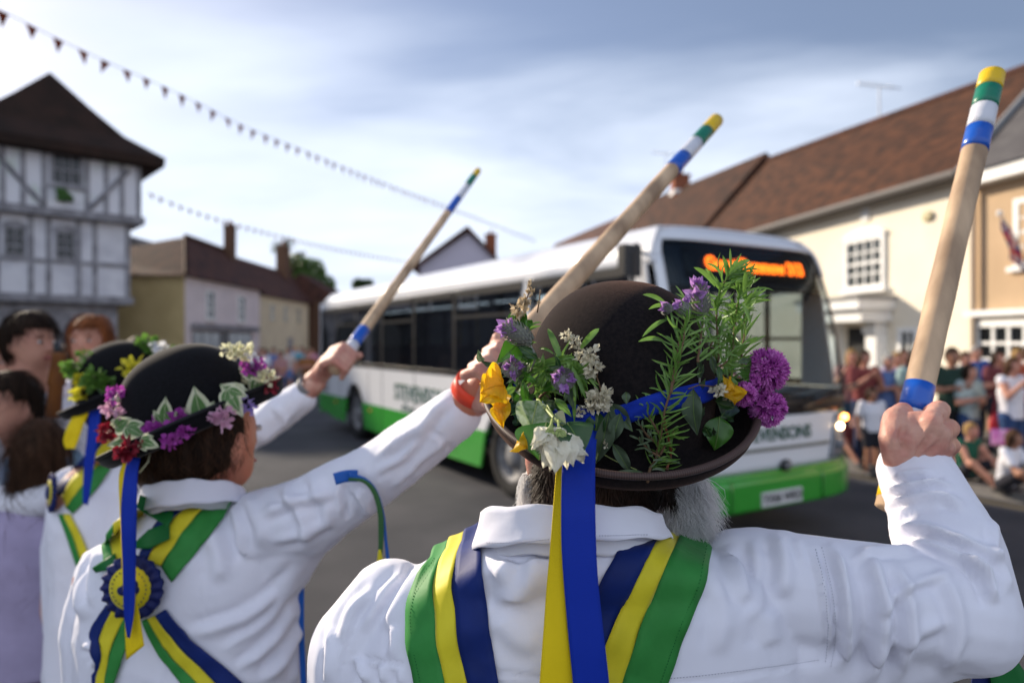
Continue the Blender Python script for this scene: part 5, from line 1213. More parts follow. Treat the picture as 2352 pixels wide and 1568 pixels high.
# hair strands and beard
def strands(parent, name, m, cnt, roots, rad, seed, npt=5):
    r = np.random.default_rng(seed); mb = MB()
    for i in range(cnt):
        pts = roots(r); mb.tube(pts, [rad * (1 - .8 * k / (len(pts) - 1)) for k in range(len(pts))], m, 3, cap=False)
    return mb.build(name, None, parent)
def nape(r):
    x = r.uniform(1222, 1556); t = (x - 1390) / 168; y0 = r.uniform(1040, 1150); Yb = .80 - .098 * math.sqrt(max(0, 1 - t * t)) - r.uniform(0, .012) + .01
    drop = r.uniform(40, 85) * (1 - .35 * abs(t)); yend = min(1188 + 14 * math.sin(x * .11) + 8 * math.sin(x * .31), y0 + drop); dx = r.normal(0, 8) + 16 * math.sin(x * .09)
    return [P(x + dx * k * k / 16, y0 + (yend - y0) * k / 4, Yb - .004 * math.sin(k * .8)) for k in range(5)]
strands(person_m, 'hair', napem, 3400, nape, .0007, 5)
q = MB(); q.ell(HEAD + V((0, -.004, -.005)), (.088, .102, .098)); q.ell(P(1392, 1110, .775), (.068, .060, .040)); mt = remesh(q, .008, 2); link('hair_base', withmat(mt, napem), person_m)
def beard(side):
    def f(r):
        if side > 0:
            x0 = r.uniform(1525, 1612); y0 = r.uniform(1080, 1205); Y0 = r.uniform(.77, .85); ang = r.uniform(-.25, .80); l = r.uniform(45, 118)
            x1 = x0 + l * math.sin(ang) * .95; y1 = y0 + l * math.cos(ang) * 1.0; c = r.normal(0, 9)
            if y1 > 1262: y1 = 1262 - r.uniform(0, 10)
            return [P(x0 + (x1 - x0) * k / 4 + c * math.sin(k * .8), y0 + (y1 - y0) * k / 4, Y0 - .008 * k / 4) for k in range(5)]
        x0 = r.uniform(1200, 1262); y0 = r.uniform(1085, 1120); Y0 = r.uniform(.78, .83); ang = r.uniform(-.35, .12); l = r.uniform(35, 75); x1 = x0 + l * math.sin(ang); y1 = min(1176, y0 + l * math.cos(ang)); c = r.normal(0, 6)
        return [P(x0 + (x1 - x0) * k / 4 + c * math.sin(k * .8), y0 + (y1 - y0) * k / 4, Y0) for k in range(5)]
    return f
strands(person_m, 'beard', beardm, 5200, beard(1), .00050, 8); strands(person_m, 'beard', beardm, 1600, beard(-1), .00050, 9)
q = MB(); q.ell(P(1562, 1150, .84), (.026, .03, .045)); q.ell(P(1228, 1125, .83), (.018, .02, .03)); q.ell(P(1400, 1190, .90), (.085, .04, .06)); link('beard_base', withmat(remesh(q, .006, 2), beardm), person_m)

SP0, SP1 = P(2046, 1168, .865), P(2279, 172, 1.09); fa = lambda y: frac_at(SP0, SP1, y)
stick('thick wooden stick with bright bands in the fist of the bearded dancer', SP0, SP1, .0186, .0174,
      [(fa(207), .9995, t_yel), (fa(250), fa(207), t_grn), (fa(297), fa(250), t_wht), (fa(347), fa(297), t_blu)], [(fa(948), fa(884), t_blu), (fa(985), fa(948), t_wht), (fa(1080), fa(985), t_grn), (fa(1148), fa(1080), t_yel)])

# ---- second dancer (left, arm crossing the middle) ----------------------------
wm = MB(); HW = P(478, 1000, 1.25)
fdw = V((.44, .898, 0)); Rw = Matrix.Rotation(math.atan2(-.44, .898), 3, 'Z')
wm.ell(HW, (.074, .094, .112), rot=Rw); wm.ell(HW + fdw * .045 - V((0, 0, .055)), (.052, .045, .055), rot=Rw)
wm.cap(HW + fdw * .092 + V((0, 0, .0)), HW + fdw * .105 - V((0, 0, .022)), .007, .011)
for s_ in (-1, 1): wm.ell(HW + V((.898, -.44, 0)) * s_ * .076 - V((0, 0, .015)), (.010, .017, .029), rot=Rw)
wm.cap(P(440, 1210, 1.24), HW - V((0, 0, .05)), .058, .052)
wm.loft([(-.56, 1.25, .9, .15, .11), (-.56, 1.25, 1.2, .16, .11), (-.57, 1.24, 1.42, .17, .10), (-.57, 1.24, 1.5, .08, .06)])
wm.chain([P(640, 1200, 1.2), P(840, 1108, 1.17), P(1060, 935, 1.09), P(1110, 885, 1.055)], [.05, .04, .030, .026])
wm.chain([P(230, 1330, 1.24), P(205, 1650, 1.22), P(250, 1950, 1.15)], [.045, .038, .028])
for s_ in (-1, 1): wm.chain([V((-.56 + s_ * .08, 1.25, .85)), V((-.56 + s_ * .1, 1.27, .48)), V((-.56 + s_ * .1, 1.25, .08))], [.08, .055, .04]); wm.cap(V((-.56 + s_ * .1, 1.23, .05)), V((-.5 + s_ * .1, 1.42, .04)), .042, .036)
fin = MB(); join(fin, remesh(wm, .009, 3), skinW)
WS0, WS1 = P(1117, 866, 1.003), P(1645, 277, 1.69); ws_d = (WS1 - WS0).normalized()
def grip(mb, c, axis, fore, nrm, s=1.0):
    """a fist round a stick: c centre on the stick, axis along it, fore towards the wrist, nrm towards the back of the hand"""
    ax = V(axis).normalized(); fo = V(fore); fo = (fo - ax * fo.dot(ax)).normalized(); n_ = ax.cross(fo).normalized()
    if n_.dot(V(nrm)) < 0: n_ = -n_
    r_ = .030 * s
    wr = c + fo * .095 * s + n_ * .004
    mb.chain([wr + fo * .03, wr, c + fo * .03 * s + n_ * .018], [.026 * s, .026 * s, .024 * s])
    for k in range(4):
        o = ax * (.030 - .020 * k) * s; m0 = c + o + fo * .014 * s + n_ * r_; m1 = c + o - fo * .022 * s + n_ * r_ * .75; m2 = c + o - fo * .026 * s - n_ * r_ * .5; m3 = c + o + fo * .006 * s - n_ * r_ * .9
        mb.chain([wr, m0], [.018 * s, .0125 * s]); mb.chain([m0, m1, m2, m3], [.0122 * s, .0112 * s, .0100 * s, .0085 * s])
    t0 = wr - fo * .02 * s - n_ * .006 + ax * .012; t1 = c + fo * .035 * s + ax * .040 * s - n_ * .006 * s; t2 = c + fo * .004 * s + ax * .048 * s - n_ * .020 * s; t3 = c - fo * .018 * s + ax * .046 * s - n_ * .026 * s
    mb.chain([t0, t1, t2, t3], [.018 * s, .0150 * s, .0130 * s, .0105 * s])
gq = MB(); gc = P(1128, 856, 1.02); grip(gq, gc, ws_d, P(1070, 930, 1.08) - gc, V((.2, -1, .1))); join(fin, remesh(gq, .003, 4), skinM)
eyes = []
for s_ in (-1, 1):
    c = HW + fdw * .088 + V((.898, -.44, 0)) * s_ * .031 + V((0, 0, .006)); fin.ell(c, (.011, .006, .006), eyew, rot=Rw); fin.ell(c + fdw * .004, (.006, .004, .006), eyem, rot=Rw)
fin.ell(HW + fdw * .092 - V((0, 0, .058)), (.024, .006, .006), lipm, rot=Rw)
pw = fin.build('person', None); tag(pw, 'dancer with a navy rosette on the back whose arm crosses the middle', 'person')
s2 = MB()
s2.loft([sec(2100, 190, 700, 1.24, .13), sec(1800, 190, 690, 1.24, .135), sec(1568, 205, 688, 1.235, .13), sec(1450, 195, 685, 1.23, .12), sec(1340, 205, 690, 1.23, .11), sec(1260, 240, 670, 1.23, .10), sec(1200, 300, 620, 1.235, .085), sec(1150, 375, 540, 1.24, .06)], n=56, pw=2.5)
s2.chain([P(250, 1320, 1.24), P(215, 1450, 1.235), P(215, 1750, 1.22)], [.055, .053, .045])
s2.chain([P(600, 1222, 1.225), P(710, 1182, 1.195), P(840, 1104, 1.165), P(960, 1020, 1.13), P(1050, 950, 1.095)], [.072, .068, .053, .047, .041])
s2.cap(P(640, 1300, 1.22), P(700, 1200, 1.2), .06, .055)
sm2 = remesh(s2, .005, 6, .5)
WSK = [([(560, 1130), (600, 1200), (610, 1260)], 16, .008), ([(600, 1180), (680, 1150), (780, 1120)], 12, .007), ([(650, 1110), (700, 1190), (700, 1250)], 17, .009), ([(620, 1240), (700, 1215), (770, 1180)], 12, .006), ([(715, 1085), (755, 1150), (760, 1210)], 14, .008),
       ([(540, 1150), (560, 1230), (570, 1290)], 14, .006), ([(480, 1200), (500, 1290), (500, 1340)], 22, .006), ([(820, 1120), (850, 1180)], 10, .009), ([(790, 1100), (798, 1150), (800, 1190)], 8, -.007),
       ([(700, 1300), (620, 1380), (480, 1440), (420, 1450)], 15, .009), ([(690, 1330), (620, 1420), (500, 1490)], 13, .008), ([(690, 1370), (630, 1470), (540, 1540)], 13, .008), ([(690, 1420), (650, 1500), (600, 1568)], 12, .008), ([(690, 1470), (665, 1568)], 10, .007),
       ([(860, 1050), (960, 985), (1040, 915)], 11, .005), ([(850, 1090), (930, 1040), (1000, 960)], 10, .006), ([(900, 1130), (960, 1060), (1040, 1000)], 9, .006), ([(980, 985), (1010, 1000), (1040, 1040)], 7, -.004),
       ([(200, 1260), (185, 1350), (195, 1430)], 12, .006), ([(230, 1250), (215, 1330), (210, 1400)], 10, .006), ([(190, 1480), (230, 1500), (215, 1540)], 10, .007)]
sculpt(sm2, WSK, noise=[((8, 8, 6), .004, 21), ((20, 20, 14), .002, 22)])
link('shirt', withmat(sm2, shirtm), pw); wb = bvh_of(sm2)
collar(pw, 447, 1.23, .088, .075, itp([(-110, 1135), (-60, 1116), (0, 1100), (50, 1106), (90, 1132), (110, 1140)]), itp([(-110, 1180), (-60, 1172), (0, 1158), (50, 1150), (110, 1165)]), shirtm, rot=R(15))
sash(pw, wb, [[(392, 1168), (345, 1225), (318, 1290)], [(444, 1152), (390, 1205), (338, 1290)], [(502, 1143), (445, 1195), (372, 1300)], [(542, 1150), (500, 1210), (398, 1335)]], [s_blue, s_yellow, s_green], n=26, over=True, off=.005, dfl=1.13)
sash(pw, wb, [[(246, 1225), (238, 1262), (252, 1310)], [(262, 1200), (258, 1250), (275, 1310)], [(290, 1185), (292, 1250), (300, 1310)]], [s_green, s_yellow], n=20, over=True, off=.005, dfl=1.14, name='sash')
sash(pw, wb, [[(255, 1385), (215, 1450), (225, 1568), (240, 1700)], [(268, 1395), (236, 1460), (232, 1568), (250, 1700)], [(300, 1405), (268, 1470), (250, 1568), (270, 1700)], [(318, 1410), (300, 1480), (262, 1600), (300, 1700)]], [s_blue, s_yellow, s_green], n=26, off=.008, dfl=1.13, name='sash_tail')
sash(pw, wb, [[(332, 1420), (355, 1480), (420, 1568), (520, 1700)], [(345, 1415), (385, 1490), (470, 1580), (570, 1700)], [(362, 1408), (405, 1470), (500, 1568), (610, 1700)], [(385, 1395), (435, 1455), (560, 1568), (680, 1700)]], [s_green, s_yellow, s_blue], n=26, off=.007, dfl=1.13, name='sash_tail')
def bow(parent, bv, pl, m, off=.012, dfl=1.12):
    rows = [];
    for (l, r_) in pl: a, _ = cast(bv, *l, off, dfl); b, _ = cast(bv, *r_, off, dfl); rows.append([a.lerp(b, k / 5) for k in range(6)])
    return ribbon_obj('bow_loop', rows, m, parent)
bow(pw, wb, [((322, 1136), (314, 1165)), ((360, 1160), (345, 1190)), ((405, 1182), (388, 1212)), ((402, 1200), (388, 1220))], s_dkgreen)
bow(pw, wb, [((396, 1205), (398, 1240)), ((350, 1222), (352, 1262)), ((318, 1250), (322, 1262))], s_dkgreen)
bow(pw, wb, [((220, 1304), (236, 1313)), ((250, 1290), (260, 1308)), ((276, 1274), (280, 1300))], s_dkgreen)
def rosette(parent, bv, x, y, rpx, Y, nrm=None, off=.018):
    c, nn = cast(bv, x, y, off, Y); nn = (V(nrm) if nrm else V((-.1, -1, .05))).normalized(); u_ = nn.cross(V((0, 0, 1))).normalized(); v_ = u_.cross(nn) * -1; v_ = nn.cross(u_); r0 = rpx * c.y / FPX
    def ring(r_, d, k=72, wav=0): return [c + (u_ * math.cos(2 * math.pi * j / k) + v_ * math.sin(2 * math.pi * j / k)) * r_ * (1 + (.02 * math.sin(j * math.pi / 2) if wav else 0)) + nn * (d + (wav * (1 if j % 4 < 2 else -1))) for j in range(k)]
    mb = MB(); mb.grid([ring(r0 * .55, .004), ring(r0 * .66, .006, wav=.0012), ring(r0 * .85, .006, wav=.0022), ring(r0, .003, wav=.0030), ring(r0, -.001, wav=.0030), ring(r0 * .5, -.004)], s_navy, closed=True); o = mb.build('rosette', None, parent)
    mb = MB(); mb.grid([ring(.0001, .009), ring(r0 * .66, .009), ring(r0 * .68, .006)], s_yellow, closed=True); mb.build('disc', None, o)
    mb = MB(); rr = random.Random(3)
    for k in range(16):
        a = rr.uniform(0, 6.28); d = rr.uniform(0, r0 * .28); q = c + (u_ * math.cos(a) + v_ * math.sin(a)) * d + nn * .0098 + v_ * r0 * .05; mb.ell(q, (r0 * .15, .0014, r0 * .15), s_navy, nu=8, nv=5)
    mb.tube([c + nn * .0105 - v_ * r0 * .42, c + nn * .0105], r0 * .035, s_navy, 6)
    for k in range(26):
        a = 2 * math.pi * k / 26; q = c + (u_ * math.cos(a) + v_ * math.sin(a)) * r0 * .56 + nn * .0095; t_ = -u_ * math.sin(a) + v_ * math.cos(a); mb.tube([q - t_ * r0 * .02, q + t_ * r0 * .02], r0 * .022, s_navy, 4)
    mb.build('emblem', None, o); return o
rosette(pw, wb, 320, 1345, 74, 1.12)
# armband ribbon with hanging ends
arm = []
mid = [(770, 1098), (800, 1092), (835, 1100), (862, 1125), (876, 1165), (880, 1220), (877, 1280), (873, 1330)]
def hang(parent, mid, w0, m, name, Ys, side_=(1, 0, 0), tw=0.0):
    q = smoothpl(mid, 30); rows = []
    for i, (x, y) in enumerate(q):
        Y = Ys[0] + (Ys[1] - Ys[0]) * i / 29; c = P(x, y, Y); d = P(*(q[min(i + 1, 29)]), Y) - P(*(q[max(i - 1, 0)]), Y); s0 = V((0, -1, 0)).cross(d).normalized(); a = tw * i / 29; s1 = s0 * math.cos(a) + V((0, 1, 0)) * math.sin(a)
        ww = w0 if isinstance(w0, (int, float)) else np.interp(i / 29, [k / (len(w0) - 1) for k in range(len(w0))], w0)
        rows.append([c + s1 * ww * (k / 4 - .5) for k in range(5)])
    return ribbon_obj(name, rows, m, parent)
r_blue = mat('armband_blue', (.01, .10, .42), .5, .3, sheen=.2); r_green = mat('armband_green', (.03, .11, .03), .5, .3, sheen=.2)
hang(pw, [(768, 1100), (795, 1093), (822, 1092)], .019, r_blue, 'armband', (1.085, 1.10))
hang(pw, [(800, 1090), (838, 1100), (864, 1128), (880, 1180), (886, 1240), (892, 1296)], [.006, .004, .004, .006], r_blue, 'armband_end', (1.09, 1.085), tw=.6)
hang(pw, [(800, 1100), (835, 1104), (860, 1130), (874, 1180), (875, 1240), (872, 1290)], [.004, .008, .009, .006], r_green, 'armband_end', (1.085, 1.08))
hang(pw, [(872, 1262), (873, 1300), (872, 1334)], [.004, .012, .016], s_yellow, 'armband_end', (1.078, 1.078))
hang(pw, [(692, 1330), (692, 1450), (697, 1568), (700, 1750)], .010, r_blue, 'sash_ribbon', (1.215, 1.215), tw=.3)
hang(person_m, [(2285, 1470), (2305, 1530), (2335, 1620), (2350, 1750)], [.02, .045, .06, .06], s_dkgreen, 'armband_ribbon', (.80, .80), tw=.3)
hang(person_m, [(2262, 1490), (2255, 1560), (2262, 1700)], [.015, .03, .03], s_navy, 'armband_ribbon', (.805, .80), tw=.3)
# wristband
wbm = mat('orange_wristband', (.80, .07, .03), .45, .3)
wa, wc_ = P(1080, 905, 1.078), P(1094, 882, 1.066)
mb = MB(); mb.tube([wa, wc_], .0335, wbm, 24, cap=False); o = mb.build('wristband', None, pw); o.modifiers.new('thickness', 'SOLIDIFY').thickness = .002
q = MB(); q.loft([(-.56, 1.25, .80, .17, .13), (-.56, 1.25, .98, .17, .13)])
for s_ in (-1, 1): q.chain([V((-.56 + s_ * .08, 1.25, .85)), V((-.56 + s_ * .1, 1.27, .48)), V((-.56 + s_ * .1, 1.25, .12))], [.095, .07, .06])
link('trousers', withmat(remesh(q, .014, 3), blacktr), pw)
q = MB(); q.ell(HW - fdw * .014 + V((0, 0, .01)), (.082, .096, .104), rot=Rw); q.ell(P(425, 1075, 1.23), (.062, .05, .045)); q.ell(P(350, 1070, 1.25), (.03, .04, .04))
mt = remesh(q, .007, 3); bmm = bmesh.new(); bmm.from_mesh(mt)
bmesh.ops.delete(bmm, geom=[v for v in bmm.verts if (v.co - HW).dot(fdw) > .018 and v.co.z < HW.z + .09], context='VERTS'); bmm.to_mesh(mt); bmm.free()
o = link('hair', withmat(mt, h_dark), pw); hair_strands(pw, o, h_brown, 1300, .034, rad=.0006, loc_=False); o.modifiers.new('thickness', 'SOLIDIFY').thickness = .004
fw_ = lambda x: None
yfr = lambda x, y: 0
def frx(p0, p1, x): k = (x - 1176) / FPX; d = p1 - p0; return (k * p0.y - p0.x) / (d.x - k * d.y)
b_ = lambda x: frx(WS0, WS1, x)
stick('wooden stick with yellow green white and blue bands rising from behind the foreground hat', WS0, WS1, .0172, .0168, [(b_(1622), .9995, t_yel), (b_(1598), b_(1622), t_grn), (b_(1570), b_(1598), t_wht), (b_(1543), b_(1570), t_blu)], [(.002, .015, t_yel), (.015, .03, t_grn), (.03, .045, t_wht), (.045, .065, t_blu)])

# ---- third dancer (far left) ---------------------------------------------------
tm = MB(); HT = P(290, 935, 1.86); fdt = V((.86, .5, 0)); Rt = Matrix.Rotation(math.atan2(-.86, .5), 3, 'Z')
tm.ell(HT, (.074, .094, .112), rot=Rt); tm.ell(HT + fdt * .045 - V((0, 0, .055)), (.052, .045, .055), rot=Rt); tm.cap(HT + fdt * .092, HT + fdt * .106 - V((0, 0, .022)), .007, .011)
for s_ in (-1, 1): tm.ell(HT + V((.5, -.86, 0)) * s_ * .076 - V((0, 0, .015)), (.010, .017, .029), rot=Rt)
tm.cap(P(270, 1040, 1.87), HT - V((0, 0, .05)), .055, .05)
tcx = P(250, 1200, 1.88).x
tm.loft([(tcx, 1.88, .85, .14, .10), (tcx, 1.88, 1.2, .15, .10), (tcx, 1.88, 1.42, .15, .09), (tcx, 1.88, 1.5, .07, .05)])
tm.chain([P(380, 1090, 1.86), P(540, 1010, 1.84), P(700, 905, 1.82), P(730, 880, 1.81)], [.046, .038, .028, .025])
tm.chain([P(150, 1130, 1.9), P(125, 1400, 1.9), P(170, 1600, 1.82)], [.044, .036, .026])
for s_ in (-1, 1): tm.chain([V((tcx + s_ * .08, 1.88, .82)), V((tcx + s_ * .09, 1.9, .46)), V((tcx + s_ * .09, 1.88, .08))], [.078, .052, .038]); tm.cap(V((tcx + s_ * .09, 1.87, .05)), V((tcx + .06 + s_ * .09, 2.05, .04)), .04, .034)
fin = MB(); join(fin, remesh(tm, .011, 3), skinM)
TS0, TS1 = P(690, 905 + 20, 1.72), P(1098, 392, 2.75)
TS0 = P(768, 851, 1.735); tsd = (TS1 - TS0).normalized()
gq = MB(); gc = P(782, 832, 1.76); grip(gq, gc, tsd, P(715, 885, 1.82) - gc, V((.1, -1, .2)), 1.0); join(fin, remesh(gq, .0035, 4), skinM)
for s_ in (-1, 1): c = HT + fdt * .088 + V((.5, -.86, 0)) * s_ * .031 + V((0, 0, .006)); fin.ell(c, (.011, .006, .006), eyew, rot=Rt)
pt = fin.build('person', None); tag(pt, 'third dancer at the far left half hidden behind the purple flowered hat', 'person')
s3 = MB()
s3.loft([sec(1900, 120, 400, 1.88, .13), sec(1568, 125, 390, 1.88, .13), sec(1350, 130, 395, 1.88, .12), sec(1200, 120, 400, 1.88, .105), sec(1110, 150, 385, 1.88, .09), sec(1060, 215, 340, 1.88, .06)], n=48, pw=2.5)
s3.chain([P(165, 1120, 1.9), P(140, 1260, 1.9), P(140, 1450, 1.88)], [.055, .05, .042])
s3.chain([P(360, 1100, 1.87), P(480, 1050, 1.85), P(600, 975, 1.835), P(690, 915, 1.822)], [.065, .056, .050, .040])
sm3 = remesh(s3, .007, 5); sculpt(sm3, [([(560, 960), (600, 990), (620, 1020)], 9, .006), ([(620, 925), (650, 960), (660, 985)], 8, .005), ([(600, 1010), (660, 965), (690, 930)], 8, .005)], noise=[((8, 8, 6), .006, 31), ((20, 20, 14), .002, 32)])
link('shirt', withmat(sm3, shirtm), pt); tb_ = bvh_of(sm3)
sash(pt, tb_, [[(225, 1010), (160, 1085), (125, 1130)], [(240, 1015), (185, 1080), (145, 1140)], [(262, 1020), (205, 1100), (155, 1165)], [(285, 1030), (235, 1110), (170, 1180)]], [s_blue, s_yellow, s_green], n=20, over=True, off=.006, dfl=1.80)
sash(pt, tb_, [[(140, 1180), (155, 1230), (175, 1290), (210, 1400)], [(150, 1180), (172, 1235), (190, 1290), (225, 1400)], [(165, 1180), (195, 1240), (215, 1290), (250, 1400)]], [s_green, s_yellow], n=20, off=.006, dfl=1.80, name='sash_tail')
rosette(pt, tb_, 138, 1132, 44, 1.80, nrm=(-.75, -.66, .05))
q = MB(); q.ell(HT - fdt * .014 + V((0, 0, .01)), (.080, .094, .100), rot=Rt); ho_ = link('hair', withmat(remesh(q, .01, 2), h_dark), pt)
bmm = bmesh.new(); bmm.from_mesh(ho_.data); bmesh.ops.delete(bmm, geom=[v for v in bmm.verts if (v.co - HT).dot(fdt) > .02 and v.co.z < HT.z + .08], context='VERTS'); bmm.to_mesh(ho_.data); bmm.free()
q = MB(); q.loft([(tcx, 1.88, .78, .16, .12), (tcx, 1.88, .95, .16, .12)])
for s_ in (-1, 1): q.chain([V((tcx + s_ * .08, 1.88, .82)), V((tcx + s_ * .09, 1.9, .46)), V((tcx + s_ * .09, 1.88, .12))], [.09, .068, .055])
link('trousers', withmat(remesh(q, .016, 3), blacktr), pt)
mb = MB(); mb.tube([P(703, 893, 1.82), P(712, 884, 1.815)], .031, rimm, 22, cap=False); o = mb.build('bracelet', None, pt); o.modifiers.new('thickness', 'SOLIDIFY').thickness = .002
b_ = lambda x: frx(TS0, TS1, x)
stick('thin looking stick held furthest away with a blue and white lower end', TS0, TS1, .0168, .0125, [(b_(1088), .9995, t_yel), (b_(1072), b_(1088), t_grn), (b_(1052), b_(1072), t_wht), (b_(1028), b_(1052), t_blu)], [(.002, .012, t_yel), (.012, b_(786), t_wht), (b_(786), b_(812), t_wht), (b_(812), b_(836), t_blu)])
# ------------------------------------------------------------------ hats and their flowers
feltm = mat('brown_black_felt', (0.014, 0.011, 0.011), .95, .1, col2=(0.007, 0.006, 0.007), scale=240, bump=.0006, bscale=800)
fb_ = feltm.node_tree.nodes['Principled BSDF']; fb_.inputs['Sheen Weight'].default_value = .20; fb_.inputs['Sheen Roughness'].default_value = .35; fb_.inputs['Sheen Tint'].default_value = (.62, .36, .28, 1)
felt2 = mat('black_felt', (0.008, 0.008, 0.010), .95, .1, col2=(0.005, 0.005, 0.006), scale=240, sheen=.12)
bindm = mat('grosgrain_binding', (0.070, 0.042, 0.036), .55, .3, col2=(0.040, 0.024, 0.021), scale=30)
bind2 = mat('black_binding', (.008, .008, .010), .6, .2)
def weave(m, kx=0, kz=0, dist=.0004, mode='rib', x0=0.0, freq=900, lo=.62, hi=1.22):
    """ribbed or herringbone weave as bump and slight colour change"""
    nt = m.node_tree; b = nt.nodes['Principled BSDF']; uv = N(nt, 'ShaderNodeUVMap'); sp = N(nt, 'ShaderNodeSeparateXYZ'); L(nt, uv.outputs[0], sp.inputs[0])
    if mode == 'rib': v = math_(nt, 'MULTIPLY', sp.outputs[0], freq)
    else:
        ax = math_(nt, 'ABSOLUTE', math_(nt, 'SUBTRACT', math_(nt, 'FRACT', math_(nt, 'MULTIPLY', sp.outputs[1], 2.0)), .5)); v = math_(nt, 'MULTIPLY', math_(nt, 'ADD', sp.outputs[0], math_(nt, 'MULTIPLY', ax, .060 * (1 if mode == 'up' else -1))), freq)
    s_ = math_(nt, 'SINE', v); bp = N(nt, 'ShaderNodeBump'); bp.inputs['Distance'].default_value = dist; L(nt, s_, bp.inputs['Height']); L(nt, bp.outputs[0], b.inputs['Normal'])
    base = tuple(b.inputs['Base Color'].default_value); mr_ = N(nt, 'ShaderNodeMapRange'); L(nt, s_, mr_.inputs[0]); mr_.inputs[1].default_value = -1; mr_.inputs[2].default_value = 1
    x = N(nt, 'ShaderNodeMix', data_type='RGBA'); L(nt, mr_.outputs[0], x.inputs[0]); x.inputs[6].default_value = tuple(c * lo for c in base[:3]) + (1,); x.inputs[7].default_value = tuple(min(1, c * hi) for c in base[:3]) + (1,)
    for l in list(b.inputs['Base Color'].links): nt.links.remove(l)
    L(nt, x.outputs[2], b.inputs['Base Color'])
weave(bindm, mode='rib', freq=2600, dist=.0001)
rib_blue = mat('hat_ribbon_blue', (0.004, 0.030, 0.36), .6, .2); weave(rib_blue, mode='up', freq=1900, dist=.00006)
rib_yel = mat('hat_ribbon_yellow', (0.90, 0.62, 0.010), .6, .2); weave(rib_yel, mode='up', freq=1900, dist=.00006)
def uvgrid(me, rows, cols, su, sv):
    """uv: u in metres along the rows, v 0..1 across; grid faces only"""
    uvl = me.uv_layers.new(name='uv')
    for p in me.polygons:
        for li in p.loop_indices:
            vi = me.loops[li].vertex_index; i, j = divmod(vi, cols); jj = j
            uvl.data[li].uv = (i * su, jj * sv)
def gridobj(name, rows, m, parent, along, thick=.001, closed=False, swap=False):
    mb = MB(); mb.grid(rows, m, closed); me = mb.mesh(name); n_ = len(rows); c = len(rows[0]); uvl = me.uv_layers.new(name='uv')
    for p in me.polygons:
        idx = [me.loops[li].vertex_index for li in p.loop_indices]; js = [k % c for k in idx]; wrap = closed and max(js) - min(js) > 1
        for li, k in zip(p.loop_indices, idx):
            i, j = divmod(k, c); j = c if (wrap and j == 0) else j
            uvl.data[li].uv = (j * along / c, i / (n_ - 1)) if swap else (i * along / (n_ - 1), j / (c - 1))
    o = link(name, me, parent)
    if thick: md = o.modifiers.new('thickness', 'SOLIDIFY'); md.thickness = thick; md.offset = 0
    return o

def make_hat(label, O_, f_, up_, felt, H=.150, a=.105, b=.122, brim=.050, seed=0, lip=.012, sidelift=0.0):
    f_ = V(f_).normalized(); up_ = V(up_); up_ = (up_ - f_ * up_.dot(f_)).normalized(); r_ = f_.cross(up_).normalized()
    M = Matrix.Translation(O_) @ Matrix((r_, f_, up_)).transposed().to_4x4()
    h = thing('bowler_hat', label, 'hat', O_); NA = 96; rows = []
    def wp(x, y, z): return M @ V((x, y, z))
    pr = random.Random(seed)
    prof = []
    for k in range(23):
        ph = math.pi / 2 * (1 - k / 22); cr = math.cos(ph); c_ = cr ** .88; z = H * math.sin(ph) ** .86; prof.append((c_ * (1 + .035 * math.sin(ph * 2) * .6), 0, z, 0))
    for k in range(1, 15):
        s_ = k / 14; z = -.002 + .004 * (1 - s_) ** 2 * 0 + (.006 * s_ ** 2) + lip * max(0, (s_ - .62) / .38) ** 1.6; prof.append((1, brim * (s_ ** .95) - (.004 * max(0, (s_ - .85) / .15)), z, s_))
    outer = None
    for (c_, d, z, s_) in prof:
        row = []
        for j in range(NA):
            t = 2 * math.pi * j / NA; cx_, sy_ = math.cos(t), math.sin(t)
            x = (a * c_ + d) * cx_; y = (b * c_ + d * 1.05) * sy_
            zz_ = z + sidelift * cx_ ** 2 * s_ - .006 * s_ * sy_ ** 2
            if d == 0:   # gentle dents in the crown
                nz = float(vnoise(np.array([[x * 14 + seed, y * 14, z * 14]]), seed + 3)[0]); k_ = .0035 * nz * (z / H); x *= 1 + k_ * 8; y *= 1 + k_ * 6; zz_ += k_ * 1.2
            row.append(wp(x, y, zz_))
        rows.append(row)
    mb = MB(); mb.grid(rows, felt, closed=True); bm_rows = rows
    o = mb.build('felt_body', felt, h); bb_ = bmesh.new(); bb_.from_mesh(o.data); bmesh.ops.remove_doubles(bb_, verts=bb_.verts, dist=.0004); bb_.to_mesh(o.data); bb_.free(); md = o.modifiers.new('thickness', 'SOLIDIFY'); md.thickness = .003; md.offset = 1.0
    # binding: a ribbed tape folded over the brim edge
    e0, e1 = rows[-1], rows[-3]; br = []
    for k in range(9):
        an = -math.pi * .25 + math.pi * 1.3 * k / 8; row = []
        for j in range(NA):
            n_out = (e0[j] - rows[-6][j]); n_out = (n_out - up_ * n_out.dot(up_)).normalized(); ed = e0[j] + up_ * .001
            row.append(ed + n_out * (math.cos(an) * .0036 + .0012) + up_ * math.sin(an) * .0034 + ((-up_ * .005 - n_out * .0030) if k == 8 else V((0, 0, 0))))
        br.append(row)
    gridobj('brim_binding', br, bindm if felt is feltm else bind2, h, 1.02, thick=.0008, closed=True, swap=True)
    me = o.data; bv = bvh_of(me)
    return h, M, bv, rows

O_m = P(1416, 940, .80)
hat, HM, hb, hrows = make_hat('dark brown felt bowler hat crowded with rosemary lavender and chive flowers on the bearded dancer', O_m, (0, math.cos(R(22)), math.sin(R(22))), (0.0, -math.sin(R(22)), math.cos(R(22))), feltm, H=.152, a=.109, brim=.047, seed=2, lip=.019)
